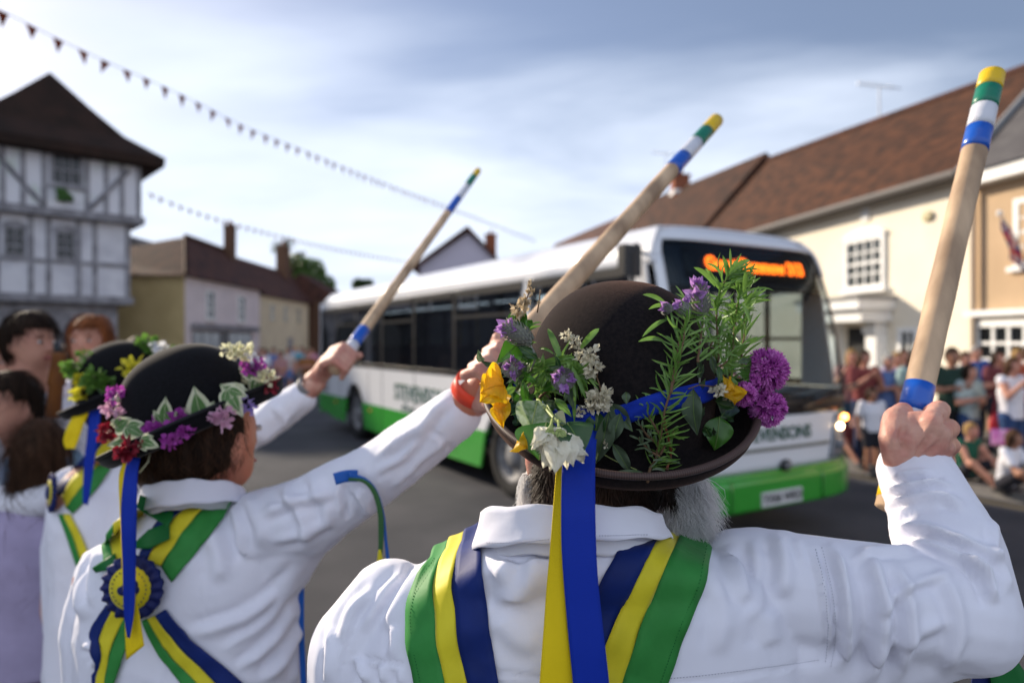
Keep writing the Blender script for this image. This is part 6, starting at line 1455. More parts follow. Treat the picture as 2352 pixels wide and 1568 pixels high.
# stitching along the binding
mb = MB()
for j in range(0, 96):
    for q in (0, .5):
        a0 = hrows[-3][j].lerp(hrows[-3][(j + 1) % 96], q); a1 = hrows[-3][j].lerp(hrows[-3][(j + 1) % 96], q + .3); mb.tube([a0, a1], .0006, bindm, 4)
mb.build('stitching', None, hat)

# --- plant parts ---------------------------------------------------------------
rose_l = leafmat('rosemary_leaf', (0.085, 0.20, 0.030), (0.20, 0.34, 0.07), 120, .30, .35); rose_s = leafmat('silver_rosemary_leaf', (.16, .21, .13), (.09, .15, .06), 120, .2, .6)
stemg = mat('green_stem', (.12, .20, .05), .5, .3); stemb = mat('woody_stem', (.15, .09, .05), .7, .2); stemy = mat('pale_stem', (.30, .36, .12), .5, .3)
lav_g = leafmat('lavender_bract', (.30, .31, .24), (.20, .20, .19), 300, .1, .8); lav_p = leafmat('lavender_petal', (.36, .14, .46), (.56, .36, .66), 200, .4, .5)
chiv = leafmat('chive_petal', (.50, .09, .44), (.70, .26, .64), 150, .35, .5); chiv2 = leafmat('deep_chive_petal', (.30, .03, .28), (.42, .07, .38), 150, .25, .5)
dryw = leafmat('dried_white_petal', (.88, .83, .68), (.66, .56, .40), 180, .35, .8); wpet = leafmat('white_rose_petal', (.86, .82, .70), (.66, .58, .42), 90, .4, .6)
yelp = leafmat('yellow_petal', (.80, .50, .012), (.70, .38, .008), 50, .45, .45); leafg = leafmat('glossy_leaf', (.035, .125, .012), (.065, .19, .020), 40, .25, .28)
leafd = leafmat('dark_leaf', (.020, .065, .018), (.035, .09, .024), 40, .2, .4); sage = leafmat('grey_green_leaf', (.060, .095, .050), (.10, .14, .085), 60, .2, .7)
variega = leafmat('pale_veined_leaf', (.50, .55, .38), (.12, .22, .06), 160, .3, .5)
def blade(mb, p0, p1, w_, m, sag=V((0, 0, 0)), facing=None, seg=6, fold=.25):
    p0, p1 = V(p0), V(p1); d = p1 - p0
    if d.length < 1e-6: return
    fc = facing if facing is not None else (CAMP - p0).normalized(); sd_ = d.cross(fc)
    sd_ = sd_.normalized() if sd_.length > 1e-6 else d.orthogonal().normalized(); nn = sd_.cross(d).normalized(); vs = []
    for i in range(seg + 1):
        t = i / seg; c = p0.lerp(p1, t) + sag * (4 * t * (1 - t)) ; wd = w_ * (math.sin(math.pi * min(1, t * .92 + .06)) ** .55) * .5
        if i == seg: wd = w_ * .04
        vs += [c - sd_ * wd + nn * wd * fold, c - nn * wd * fold * .6, c + sd_ * wd + nn * wd * fold]
    mb.add(vs, [(i * 3 + k, i * 3 + k + 1, (i + 1) * 3 + k + 1, (i + 1) * 3 + k) for i in range(seg) for k in (0, 1)], m)
def leaf(mb, base, tip, w_, m, nrm=None, fold=.2, curl=0.0, wav=.0, seg=10, rnd=0, m2=None, shape=.75):
    base, tip = V(base), V(tip); d = tip - base; n_ = nrm if nrm is not None else (CAMP - base).normalized(); s_ = d.cross(n_).normalized(); n_ = s_.cross(d).normalized(); rows = []
    for i in range(seg + 1):
        t = i / seg; c = base.lerp(tip, t) + n_ * curl * math.sin(t * math.pi) ; wd = w_ * .5 * max(.02, math.sin(math.pi * t ** shape) ** 1.05 if 0 < t < 1 else .02)
        row = []
        for j in range(9):
            u = j / 4 - 1; row.append(c + s_ * wd * u + n_ * (abs(u) * wd * fold + wav * math.sin(t * 11 + u * 4 + rnd) * abs(u)))
        rows.append(row)
    mb.grid(rows, m)
    mb.tube([r_[4] + n_ * .0003 for r_ in rows], w_ * .012 + .0002, m2 or stemg, 4)
HD = .70
def hp(x, y, off=.004, dfl=None):
    p, n_ = cast(hb, x, y, off)
    return p if p is not None else P(x, y, dfl or HD)
def needle_sprig(px, nleaf, ll, seed, off=.006, dfl=.74, m=None, w_=.0022, dens=1.0, up=.75, tipburst=0, name='rosemary_sprig', stm=None, offs=None):
    r = random.Random(seed); m = m or rose_l; q = smoothpl(px, 40); pts = []
    for i, (x, y) in enumerate(q):
        o = off if offs is None else np.interp(i / 39, [0, .5, 1], offs); pts.append(hp(x, y, o, dfl))
    for _ in range(2): pts = [pts[0]] + [(pts[i - 1] + pts[i] * 2 + pts[i + 1]) / 4 for i in range(1, 39)] + [pts[-1]]
    mb = MB(); mb.tube(pts, [.0016 - .0009 * i / 39 for i in range(40)], stm or stemb, 6)
    for k in range(nleaf):
        t = (k + r.random()) / nleaf; i = min(38, int(t * 39)); c = pts[i]; d = (pts[i + 1] - pts[i]).normalized(); out_ = (CAMP - c).normalized(); sd_ = d.cross(out_).normalized(); a = r.uniform(0, 2 * math.pi)
        rad = (sd_ * math.cos(a) + out_ * (math.sin(a) * .6 + .25)).normalized(); l = ll * r.uniform(.45, 1.2); dr = (d * up * r.uniform(.3, 1.6) + rad * r.uniform(.5, 1.1) + V((r.gauss(0, .22), r.gauss(0, .22), r.gauss(0, .22)))).normalized()
        blade(mb, c, c + dr * l, w_ * r.uniform(.8, 1.2), m, sag=(d * r.uniform(-.12, .16) + sd_ * r.uniform(-.12, .12)) * l, facing=(out_ + V((r.uniform(-.7, .7), 0, r.uniform(-.7, .7)))).normalized())
    for k in range(tipburst):
        d = (pts[-1] - pts[-5]).normalized(); out_ = (CAMP - pts[-1]).normalized(); sd_ = d.cross(out_); a = r.uniform(-1.3, 1.3); dr = (d * math.cos(a) + sd_ * math.sin(a) + out_ * r.uniform(-.2, .5)).normalized()
        blade(mb, pts[-1 - r.randrange(4)], pts[-1] + dr * ll * r.uniform(.5, 1.0), w_ * 1.1, m)
    return mb.build(name, None, hat)
def tuft(px, n_, ll, seed, a0, a1, off=.008, dfl=.72, m=None, w_=.0026, name='rosemary_sprig'):
    r = random.Random(seed); c = hp(*px, off, dfl); mb = MB()
    for k in range(n_):
        a = R(r.uniform(a0, a1)); l = ll * r.uniform(.55, 1.1); dr = V((math.sin(a), r.uniform(-.45, .1), -math.cos(a))).normalized(); st = c + V((r.uniform(-.004, .004), 0, r.uniform(-.004, .004)))
        blade(mb, st, st + dr * l, w_ * r.uniform(.8, 1.2), m or rose_l, sag=V((0, -.004, -.003 * r.random())), facing=V((r.uniform(-.7, .7), -1, r.uniform(-.6, .6))).normalized())
    return mb.build(name, None, hat)
C5 = lambda x, y: (1034.9 + .408 * x, 583.3 + .408 * y)      # coordinates read off an enlargement of the hat
c5 = lambda *pts: [C5(*p) for p in pts]

# blue hatband: a ribbon lying round the crown, knotted at the back
def band(upper, lower, off, name='hatband', m=None, n=60, cr=.003):
    a = smoothpl(c5(*upper), n); b = smoothpl(c5(*lower), n); rows = []
    for i in range(n):
        r_ = []
        for j in range(7):
            t = j / 6; x, y = a[i] * (1 - t) + b[i] * t; p, n_ = cast(hb, x, y, off)
            if p is None: p = P(x, y, .74)
            p = p + (CAMP - p).normalized() * (cr * (.5 + .5 * math.sin(t * math.pi)) + .0010 * math.sin(i * .35 + j * 1.9)); r_.append(p)
        rows.append(r_)
    return gridobj(name, rows, m or rib_blue, hat, .30, thick=.0012)
band([(352, 728), (400, 770), (470, 812), (540, 822), (640, 838), (730, 845)], [(352, 780), (390, 850), (450, 880), (540, 900), (640, 985), (730, 1015)], .004)
band([(720, 870), (820, 880), (900, 862), (1000, 832), (1100, 795), (1200, 765), (1330, 735), (1450, 708), (1530, 675)], [(720, 985), (820, 1000), (900, 985), (1000, 945), (1100, 912), (1200, 882), (1330, 852), (1450, 815), (1535, 715)], .004)
band([(600, 850), (680, 850), (760, 855), (830, 880)], [(640, 980), (680, 1030), (760, 1050), (826, 1020)], .010, 'ribbon_knot', cr=.005)
# hanging ribbon ends (blue over yellow)
def tail(cols, Ys, m, name, thick=.0011, n=70, cup=.0015):
    a = smoothpl(cols[0], n); b = smoothpl(cols[1], n); rows = []
    for i in range(n):
        Y = np.interp(i / (n - 1), [k / (len(Ys) - 1) for k in range(len(Ys))], Ys); r_ = []
        for j in range(9):
            t = j / 8; x, y = a[i] * (1 - t) + b[i] * t; r_.append(P(x, y, Y + cup * math.sin(t * 3 + i * .06) + .0015 * math.sin(i * .11)))
        rows.append(r_)
    ln = sum((rows[i + 1][4] - rows[i][4]).length for i in range(n - 1)); return gridobj(name, rows, m, hat, ln, thick)
tail([[(1304, 985), (1296, 1030), (1291, 1082), (1289, 1180), (1291, 1282), (1303, 1430), (1316, 1568), (1325, 1700)], [(1372, 990), (1369, 1030), (1367, 1082), (1368, 1200), (1373, 1322), (1386, 1450), (1399, 1568), (1410, 1700)]], [.665, .632, .622, .618, .616, .612, .610, .61], rib_blue, 'ribbon_tail')
tail([[(1288, 1030), (1279, 1070), (1272, 1150), (1263, 1260), (1255, 1350), (1248, 1450), (1239, 1568), (1230, 1700)], [(1300, 1020), (1296, 1070), (1294, 1150), (1295, 1282), (1302, 1400), (1312, 1500), (1322, 1568), (1330, 1700)]], [.650, .634, .628, .625, .622, .618, .616, .615], rib_yel, 'ribbon_tail')

# --- rosemary --------------------------------------------------------------------
needle_sprig(c5((1105, 1262), (1140, 1150), (1165, 1000), (1180, 880), (1215, 740), (1240, 600), (1255, 460), (1262, 330)), 84, .027, 1, off=.008, offs=(.004, .010, .022), w_=.0021)
needle_sprig(c5((1205, 780), (1225, 640), (1250, 500), (1290, 380), (1340, 330)), 40, .030, 2, off=.012, m=rose_l, w_=.0023)
needle_sprig(c5((1165, 1000), (1120, 930), (1085, 850)), 16, .018, 3); needle_sprig(c5((1160, 1060), (1100, 1010), (1060, 950)), 14, .018, 4, m=rose_s)
needle_sprig(c5((1160, 1120), (1110, 1090), (1050, 1020)), 14, .018, 21, m=rose_s); needle_sprig(c5((1165, 1110), (1200, 1050), (1240, 980)), 16, .017, 22)
needle_sprig(c5((1215, 1240), (1222, 1150), (1212, 1040), (1190, 960)), 10, .018, 5, m=rose_l)
needle_sprig(c5((1490, 690), (1510, 560), (1500, 420), (1500, 300), (1530, 180), (1580, 110)), 84, .032, 6, dfl=.765, w_=.0026, tipburst=14, off=.01, up=.9)
needle_sprig(c5((1560, 660), (1590, 520), (1600, 400), (1620, 260), (1640, 180)), 64, .032, 7, dfl=.77, w_=.0026, tipburst=10, off=.01)
needle_sprig(c5((1640, 640), (1640, 540), (1660, 430), (1650, 330), (1680, 260)), 42, .030, 8, dfl=.775, w_=.0025, tipburst=6, off=.01)
needle_sprig(c5((1460, 640), (1450, 560), (1480, 480)), 26, .026, 23, dfl=.76, w_=.0024)
for (a, b, w_) in (((1490, 180), (1370, 75), .0052), ((1570, 110), (1685, 35), .0058), ((1650, 210), (1662, 100), .0050), ((1660, 290), (1716, 222), .0048), ((1640, 280), (1690, 400), .0042), ((1530, 120), (1440, 55), .0030), ((1440, 470), (1350, 480), .003), ((1220, 290), (1082, 228), .0046), ((1220, 300), (1115, 310), .0042), ((1215, 370), (1080, 465), .0044), ((1200, 490), (1058, 492), .0044), ((1100, 1240), (905, 1240), .0048), ((1140, 1160), (1295, 1180), .0030), ((1215, 1230), (1130, 1215), .0026)):
    mb = MB(); blade(mb, P(*C5(*a), .725 if a[1] < 300 and a[0] > 1400 else hp(*C5(*a), .012).y), P(*C5(*b), .715 if a[0] > 1400 and a[1] < 300 else max(.60, hp(*C5(*b), .014).y - .004)), w_, rose_l if b[1] < 1000 else rose_s, sag=V((0, -.002, .003)), seg=8); mb.build('rosemary_leaf', None, hat)
tuft(C5(600, 640), 40, .030, 9, 20, 160, w_=.0032); tuft(C5(590, 650), 30, .030, 10, -60, 20, w_=.0032); tuft(C5(700, 600), 46, .042, 11, -12, 52, w_=.0032, off=.014)
tuft(C5(420, 660), 44, .028, 12, -80, 100, dfl=.74, w_=.0030); tuft(C5(520, 720), 22, .028, 13, 0, 90, w_=.0028); tuft(C5(470, 640), 20, .026, 14, -120, 40, w_=.0028, m=rose_s)
for (a, b, w_) in (((680, 620), (620, 465), .0068), ((770, 560), (862, 468), .0062), ((740, 600), (560, 640), .0050), ((720, 620), (520, 660), .0050), ((620, 650), (480, 700), .0048), ((730, 640), (745, 920), .0046), ((720, 640), (800, 800), .0044), ((640, 580), (580, 560), .003)):
    mb = MB(); blade(mb, hp(*C5(*a), .018), hp(*C5(*b), .020), w_, rose_l, sag=V((0, -.004, .002)), seg=8); mb.build('rosemary_leaf', None, hat)
# --- lavender --------------------------------------------------------------------
def lavender(c, axis, ln, r_, seed, stem, petals, stm=lav_g):
    rr = random.Random(seed); ax = V(axis).normalized(); u_ = ax.orthogonal().normalized(); v_ = ax.cross(u_); o = None
    mb = MB(); mb.tube([V(p) for p in stem], .0011, stm, 6); o = mb.build('lavender_stem', None, hat); mb = MB()
    mb.ell(c, (r_ * .8, r_ * .8, ln * .48), lav_g, rot=Matrix((u_, v_, ax)).transposed(), nu=12, nv=10)
    for k in range(150):
        t = k / 149; a = k * 2.4; z = (t - .5) * ln; rad = r_ * .82 * math.sin(math.pi * (t * .84 + .08)) ** .6; d = u_ * math.cos(a) + v_ * math.sin(a); q = c + ax * z + d * rad
        blade(mb, q, q + (ax * .8 + d * .7) * .0052, .0030, lav_g, facing=d, seg=3)
    mb.build('flower_head', None, o); mb = MB()
    for (pos, dirs, s_) in petals:
        for k in range(5):
            d = (V(dirs) + V((rr.uniform(-.6, .6), rr.uniform(-.6, .3), rr.uniform(-.6, .6)))).normalized(); leaf(mb, pos, V(pos) + d * s_, s_ * .55, lav_p, wav=.0012, rnd=k, seg=6, fold=.5, m2=lav_p)
    mb.build('petals', None, o)
p_ = lambda x, y, Y: P(*C5(x, y), Y)
lavender(p_(382, 452, .70), p_(330, 420, .70) - p_(440, 490, .70), .034, .0115, 1, [p_(440, 500, .70), p_(470, 550, .695), p_(474, 600, .70), p_(450, 660, .705)], [(p_(330, 418, .70), p_(225, 420, .70) - p_(330, 418, .70), .017), (p_(320, 412, .70), p_(290, 370, .70) - p_(320, 412, .70), .014)])
lavender(p_(1402, 270, .70), p_(1395, 190, .70) - p_(1405, 350, .70), .032, .0105, 2, [p_(1410, 350, .70), p_(1412, 430, .70), p_(1405, 600, .695), p_(1400, 760, .69), p_(1400, 930, .68)], [(p_(1385, 240, .695), p_(1365, 300, .69) - p_(1385, 220, .695), .016), (p_(1390, 190, .70), V((-.1, 0, 1)), .014), (p_(1410, 195, .70), V((.4, 0, .6)), .010)])
lavender(p_(1310, 300, .69), V((.1, 0, -1)), .014, .006, 3, [p_(1310, 290, .69), p_(1330, 330, .69)], [(p_(1305, 285, .69), V((-.3, -.3, .5)), .010), (p_(1320, 280, .69), V((.5, -.3, .5)), .009)])
lavender(p_(1230, 305, .68), V((-1, 0, -.1)), .008, .004, 4, [p_(1240, 305, .68), p_(1255, 320, .68)], [(p_(1232, 303, .68), V((-1, -.3, 0)), .013), (p_(1245, 300, .68), V((.6, -.3, .3)), .008)])
lavender(p_(632, 700, .665), V((0, -1, -.2)), .014, .0105, 5, [p_(640, 680, .68), p_(650, 640, .69)], [(p_(600, 690, .66), V((-.5, -1, -.1)), .011), (p_(665, 700, .66), V((.6, -1, .2)), .012), (p_(635, 735, .66), V((.0, -1, -.8)), .012), (p_(632, 668, .66), V((0, -1, .8)), .010)])
lavender(p_(350, 640, .70), V((-.2, -1, 0)), .012, .0090, 6, [p_(355, 650, .71), p_(380, 690, .715)], [(p_(325, 635, .695), V((-.6, -1, .2)), .012), (p_(375, 635, .695), V((.8, -1, .3)), .011), (p_(350, 665, .695), V((.0, -1, -.8)), .011), (p_(352, 610, .695), V((0, -.6, 1)), .010)])
mb = MB()
for k, (x, y) in enumerate([(1400, 570), (1420, 600), (1395, 640), (1425, 660), (1405, 720), (1430, 740), (1400, 880), (1420, 900)]):
    leaf(mb, p_(1405, y + 40, .692), p_(x + (-28 if k % 2 else 30), y - 20, .685), .0055, sage, fold=.5, rnd=k, seg=8)
mb.build('lavender_leaf', None, hat)
# --- chive pompoms -----------------------------------------------------------------
def pompom(x, y, rpx, Y, seed, n_=330):
    r = np.random.default_rng(seed); c = p_(x, y, Y); rad = rpx * .408 * Y / FPX; mb = MB(); mb.ell(c, rad * .45, chiv2)
    for k in range(n_):
        d = r.normal(size=3); d /= np.linalg.norm(d); d = V(d)
        if d.y > .45: continue
        q = c + d * rad * r.uniform(.55, .78); tip = c + d * rad * r.uniform(.86, 1.05); mb.tube([c + d * rad * .3, q], .0005, chiv2, 3, cap=False)
        u_ = d.orthogonal().normalized(); v_ = d.cross(u_); m_ = chiv if r.random() < .75 else chiv2; a0 = r.uniform(0, 6.28)
        for j in range(5):
            a = a0 + j * 1.257; pd = (u_ * math.cos(a) + v_ * math.sin(a)); blade(mb, q, q + (d * .85 + pd * .55) * rad * .30, .0021, m_, facing=(d * .4 + pd).normalized(), seg=3)
        mb.tube([q, tip + (u_ * r.uniform(-1, 1) + v_ * r.uniform(-1, 1)) * .002], .00022, chiv, 3, cap=False)
    o = mb.build('chive_flower', None, hat); return o
pompom(1778, 652, 128, .74, 1, 400); pompom(1785, 868, 108, .735, 2); pompom(1652, 790, 76, .715, 3, 240); pompom(1700, 720, 60, .73, 4, 160)
mb = MB(); mb.tube([p_(1600, 760, .72), p_(1680, 760, .73), p_(1770, 700, .75)], .0013, stemg, 6); mb.tube([p_(1620, 800, .72), p_(1700, 830, .73), p_(1780, 870, .74)], .0013, stemg, 6)
for k in range(14): a = k * .45; leaf(mb, p_(1690, 600 + k * 16, .728), p_(1640 + 30 * math.sin(k), 580 + k * 18, .715), .006, leafg, rnd=k, seg=6)
mb.build('chive_stalk', None, hat)
# --- white dried florets -------------------------------------------------------------
def florets(name, spots, seed, m=dryw, rr_=.0085, stemp=None, dfl=.69, off=.016, k_=26):
    r = random.Random(seed); mb = MB()
    for (x, y, s_) in spots:
        c = hp(*C5(x, y), off, dfl)
        if x < 480: c = p_(x, y, .705)
        R_ = rr_ * s_
        for k in range(int(k_ * s_)):
            d = V((r.gauss(0, 1), r.gauss(0, 1) - .4, r.gauss(0, 1))).normalized(); q = c + d * R_ * r.uniform(.1, .6); leaf(mb, q, q + d * R_ * r.uniform(.5, .8), R_ * r.uniform(.35, .6), m, nrm=V((r.gauss(0, 1), r.gauss(0, 1), r.gauss(0, 1))).normalized(), fold=.6, wav=.0008, rnd=k, seg=4, m2=m)
    if stemp: mb.tube([hp(*C5(x, y), off * .8, dfl) if x > 480 else p_(x, y, .71) for (x, y) in stemp], .0007, stemb, 5)
    return mb.build(name, None, hat)
florets('dried_blossom', [(700, 495, .9), (735, 520, .9), (760, 545, .6)], 1, stemp=[(690, 470), (720, 500), (770, 560)]); florets('dried_blossom', [(770, 595, 1.0), (815, 580, 1.3), (790, 620, .8)], 2, stemp=[(830, 560), (850, 640), (840, 690)])
florets('dried_blossom', [(830, 650, 1.2), (850, 640, .8), (800, 675, .7)], 3, stemp=[(838, 690), (850, 720), (862, 770)]); florets('dried_blossom', [(825, 810, 1.3), (870, 800, 1.4), (860, 840, 1.1), (815, 840, 1.0), (880, 770, .8)], 4, stemp=[(862, 760), (860, 800)])
florets('dried_blossom', [(1425, 762, 1.1), (1410, 755, .6)], 5, stemp=[(1290, 755), (1340, 735), (1420, 745)]); florets('dried_blossom', [(1500, 790, 1.3), (1485, 800, .9), (1520, 800, .8)], 6, stemp=[(1420, 740), (1490, 742), (1505, 770)])
florets('dried_blossom', [(890, 1030, .6), (760, 870, .7)], 7)
florets('dried_stalk', [(392, 310, 1.3), (420, 265, .9), (430, 250, .8), (445, 215, .6), (440, 165, .5), (460, 205, .5)], 8, m=leafmat('dried_brown_petal', (.50, .38, .22), (.66, .56, .40), 180, .3, .8), stemp=[(380, 420), (392, 330), (425, 260), (448, 200), (440, 150)])
florets('dried_stalk', [(500, 270, .35), (505, 215, .25)], 9, m=MATS['dried_brown_petal'], stemp=[(505, 210), (498, 270), (488, 330)], off=.03)
# white rose-like blossom with calyx
mb = MB(); r = random.Random(5)
for (cx_, cy_, sc) in ((560, 1040, .85), (615, 1075, 1.15)):
    c = p_(cx_, cy_ - 25, .615)
    for k in range(17):
        a = r.uniform(-1.25, 1.25); d = V((math.sin(a) * .8, r.uniform(-.7, .5), -math.cos(a))).normalized(); leaf(mb, c + V((r.uniform(-.004, .004), 0, .002)), c + d * .026 * sc * r.uniform(.7, 1.05), .020 * sc * r.uniform(.7, 1.1), wpet, nrm=V((math.sin(a) * .5, -1, .3)).normalized(), fold=r.uniform(-.3, .5), curl=.004, wav=.0022, rnd=k * 1.3, seg=8, m2=wpet, shape=.6)
o = mb.build('white_blossom', None, hat); mb = MB()
for (a, b) in (((560, 1000), (572, 930)), ((612, 1005), (605, 935))): mb.tube([p_(*b, .63), p_((a[0] + b[0]) / 2, (a[1] + b[1]) / 2, .62), p_(*a, .615)], [.0011, .0016, .0042], stemy, 8)
for (x, y, dx) in ((560, 1000, -25), (565, 1005, 8), (610, 1005, -12), (615, 1005, 22), (618, 1000, 35)): leaf(mb, p_(x, y - 8, .614), p_(x + dx, y + 28, .609), .006, stemy, seg=5)
mb.tube([p_(490, 820, .69), p_(530, 865, .67), p_(580, 920, .64), p_(605, 940, .63), p_(650, 975, .63)], .0017, stemy, 8); mb.tube([p_(545, 880, .665), p_(545, 850, .66), p_(580, 910, .65)], .0008, stemy, 5)
mb.build('calyx', None, o)
mb = MB(); leaf(mb, p_(540, 945, .635), p_(500, 1160, .622), .052, leafg, nrm=V((-.2, -1, .25)).normalized(), fold=.12, curl=.004, wav=.001, shape=.85, seg=16, m2=stemy); mb.build('leaf', None, hat)
mb = MB(); leaf(mb, p_(655, 950, .632), p_(745, 1128, .610), .036, leafd, nrm=V((.2, -1, .2)).normalized(), fold=.25, curl=.005, wav=.002, seg=14); mb.build('leaf', None, hat)
mb = MB(); leaf(mb, p_(488, 825, .675), p_(440, 1030, .645), .040, variega, nrm=V((.1, -1, .2)).normalized(), fold=.25, wav=.002, seg=14, m2=stemy); leaf(mb, p_(470, 825, .677), p_(405, 960, .660), .024, leafg, fold=.5, seg=10); mb.build('leaf', None, hat)
mb = MB(); leaf(mb, p_(590, 900, .64), p_(650, 960, .625), .014, sage, fold=.5); mb.build('leaf', None, hat)
# grey green drooping leaves
for (a, b, w_, m_, fo, cu) in (((900, 870), (835, 1135), .030, sage, .55, .006), ((905, 830), (1015, 970), .026, sage, .6, -.006), ((960, 880), (920, 1030), .024, sage, .5, .004), ((915, 1040), (1000, 1190), .020, sage, .6, .004), ((1000, 1160), (945, 1235), .008, sage, .4, 0), ((985, 770), (985, 830), .014, sage, .3, 0), ((850, 880), (840, 1010), .024, leafd, .4, .003),
                            ((1325, 755), (1330, 990), .034, sage, .35, .006), ((1460, 905), (1415, 1080), .034, leafg, .2, .004), ((1465, 905), (1495, 1010), .014, sage, .2, .002), ((1470, 905), (1600, 890), .026, leafd, .25, .004), ((1480, 900), (1590, 990), .012, leafd, .4, .002),
                            ((1600, 750), (1650, 700), .014, leafg, .3, .002), ((380, 330), (350, 440), .020, leafg, .4, .003), ((385, 330), (420, 430), .020, leafg, .4, .003), ((430, 370), (440, 430), .012, leafg, .4, 0), ((380, 500), (262, 610), .028, leafg, .4, .004), ((400, 520), (430, 600), .016, leafd, .3, 0),
                            ((260, 640), (165, 600), .012, sage, .5, .002), ((180, 600), (155, 540), .010, rose_s, .5, .002), ((270, 640), (210, 620), .010, rose_s, .5, .002), ((400, 880), (310, 960), .020, leafd, .5, .003), ((410, 900), (370, 1020), .022, leafd, .5, .003), ((360, 960), (420, 1010), .020, leafd, .3, 0), ((350, 830), (300, 880), .016, leafg, .3, 0),
                            ((540, 640), (480, 700), .016, variega, .3, 0), ((530, 620), (590, 630), .012, variega, .3, 0), ((440, 760), (500, 790), .016, variega, .3, 0), ((460, 640), (430, 700), .014, sage, .3, 0), ((500, 650), (470, 760), .012, leafg, .4, 0), ((1380, 950), (1400, 1010), .010, leafd, .3, 0), ((1430, 1000), (1410, 960), .010, sage, .3, 0)):
    w_ = w_ * (.60 if m_ is sage else .88); fo = fo * (1.5 if m_ is sage else 1.0); mb = MB(); pa_, pb_ = hp(*C5(*a), .010, .70), hp(*C5(*b), .014, .69)
    if a[0] < 480 and a[1] < 700: pa_, pb_ = p_(*a, .715), p_(*b, .705)
    leaf(mb, pa_, pb_, w_, m_, nrm=((CAMP - pa_).normalized() + V((random.uniform(-.4, .4), 0, random.uniform(-.2, .5)))).normalized(), fold=fo, curl=cu, wav=.0016, rnd=a[0], seg=12); mb.build('leaf', None, hat)
mb = MB(); mb.tube([hp(*C5(*p), .008) for p in ((1215, 1240), (1222, 1180), (1218, 1080), (1190, 960), (1180, 900))], .0011, mat('red_brown_stem', (.16, .05, .025), .6, .2), 6); mb.tube([hp(*C5(*p), .008) for p in ((860, 1100), (930, 1140), (1040, 1190))], .0007, stemy, 5); mb.build('twig', None, hat)
r = random.Random(77)
for k in range(78):   # small tangled leaves filling the band of flowers
    if k < 44: x = r.uniform(290, 600); y = r.uniform(590, 930)
    elif k < 58: x = r.uniform(560, 760); y = r.uniform(640, 820)
    else: x = r.uniform(1440, 1640); y = r.uniform(560, 860)
    a = r.uniform(0, 6.28); l = r.uniform(70, 150); q0_ = hp(*C5(x, y), r.uniform(.008, .026), .700); k_ = q0_.y / FPX * .408
    mb = MB(); leaf(mb, q0_, q0_ + V((math.sin(a) * l * k_, r.uniform(-.008, .004), math.cos(a) * l * k_)), l * k_ * r.uniform(.25, .5), r.choice([leafg, leafd, leafg, sage, rose_l]), nrm=V((r.uniform(-.5, .5), -1, r.uniform(-.3, .6))).normalized(), fold=r.uniform(.1, .6), curl=r.uniform(-.004, .006), wav=.0014, rnd=k, seg=9); mb.build('leaf', None, hat)
for (px_, n_, sd) in ((((340, 900), (380, 800), (420, 700), (430, 600)), 34, 31), (((300, 760), (330, 680), (300, 590)), 22, 32), (((560, 800), (620, 740), (690, 700), (760, 690)), 30, 33), (((1470, 760), (1500, 660), (1560, 600)), 30, 34), (((380, 620), (400, 500), (430, 420)), 18, 35), (((1330, 620), (1345, 500), (1360, 400)), 20, 36)):
    needle_sprig(c5(*px_), n_, .024, sd, off=.014, dfl=.715, w_=.0024)
# yellow petals
for (a, b, w_, Y_) in (((290, 720), (165, 730), .036, .655), ((285, 760), (165, 835), .036, .650), ((300, 740), (170, 780), .034, .648), ((280, 690), (200, 700), .022, .66), ((290, 780), (275, 900), .024, .665), ((300, 820), (295, 980), .018, .66), ((270, 850), (290, 975), .016, .66), ((375, 1062), (440, 1100), .022, .625), ((1600, 740), (1545, 800), .030, .70), ((1590, 780), (1600, 850), .026, .70), ((1560, 760), (1600, 770), .022, .695)):
    mb = MB(); leaf(mb, p_(*a, Y_ + .008), p_(*b, Y_), w_, yelp, nrm=V((-.2, -1, .35)).normalized(), fold=.35, curl=.006, wav=.0028, rnd=a[1], seg=12, m2=yelp, shape=.62); mb.build('yellow_petal', None, hat)

# --- the other two hats ---------------------------------------------------------------
magen = leafmat('magenta_petal', (.36, .03, .34), (.50, .10, .46), 60, .3, .5); pinkp = leafmat('pink_petal', (.66, .34, .50), (.75, .50, .62), 60, .3, .5); redp = leafmat('deep_red_petal', (.20, .008, .02), (.30, .02, .04), 60, .25, .5)
lilacp = leafmat('lilac_petal', (.34, .24, .58), (.44, .34, .66), 60, .3, .5); creamp = leafmat('cream_petal', (.72, .68, .40), (.78, .76, .58), 60, .35, .6); ivyg = leafmat('ivy_green', (.07, .17, .04), (.11, .22, .06), 60, .2, .4); ivyc = leafmat('ivy_cream_edge', (.60, .62, .40), (.66, .66, .48), 60, .25, .5)
ylp = leafmat('lemon_petal', (.75, .66, .03), (.80, .70, .08), 60, .35, .5); whp = leafmat('pale_white_petal', (.66, .68, .74), (.72, .74, .78), 60, .35, .5)
def blob(parent, name, bv, x, y, rpx, m, n_, seed, dfl, off=.012):
    r = random.Random(seed); c, _ = cast(bv, x, y, off, dfl); rad = rpx * c.y / FPX; mb = MB()
    for k in range(n_):
        d = V((r.gauss(0, 1), r.gauss(0, 1) - .5, r.gauss(0, 1))).normalized(); q = c + d * rad * r.uniform(.1, .7); leaf(mb, q, q + d * rad * r.uniform(.3, .6), rad * r.uniform(.35, .6), m, nrm=V((r.gauss(0, 1), -1, r.gauss(0, 1))).normalized(), fold=.4, wav=.001, rnd=k, seg=4, m2=m)
    return mb.build(name, None, parent)
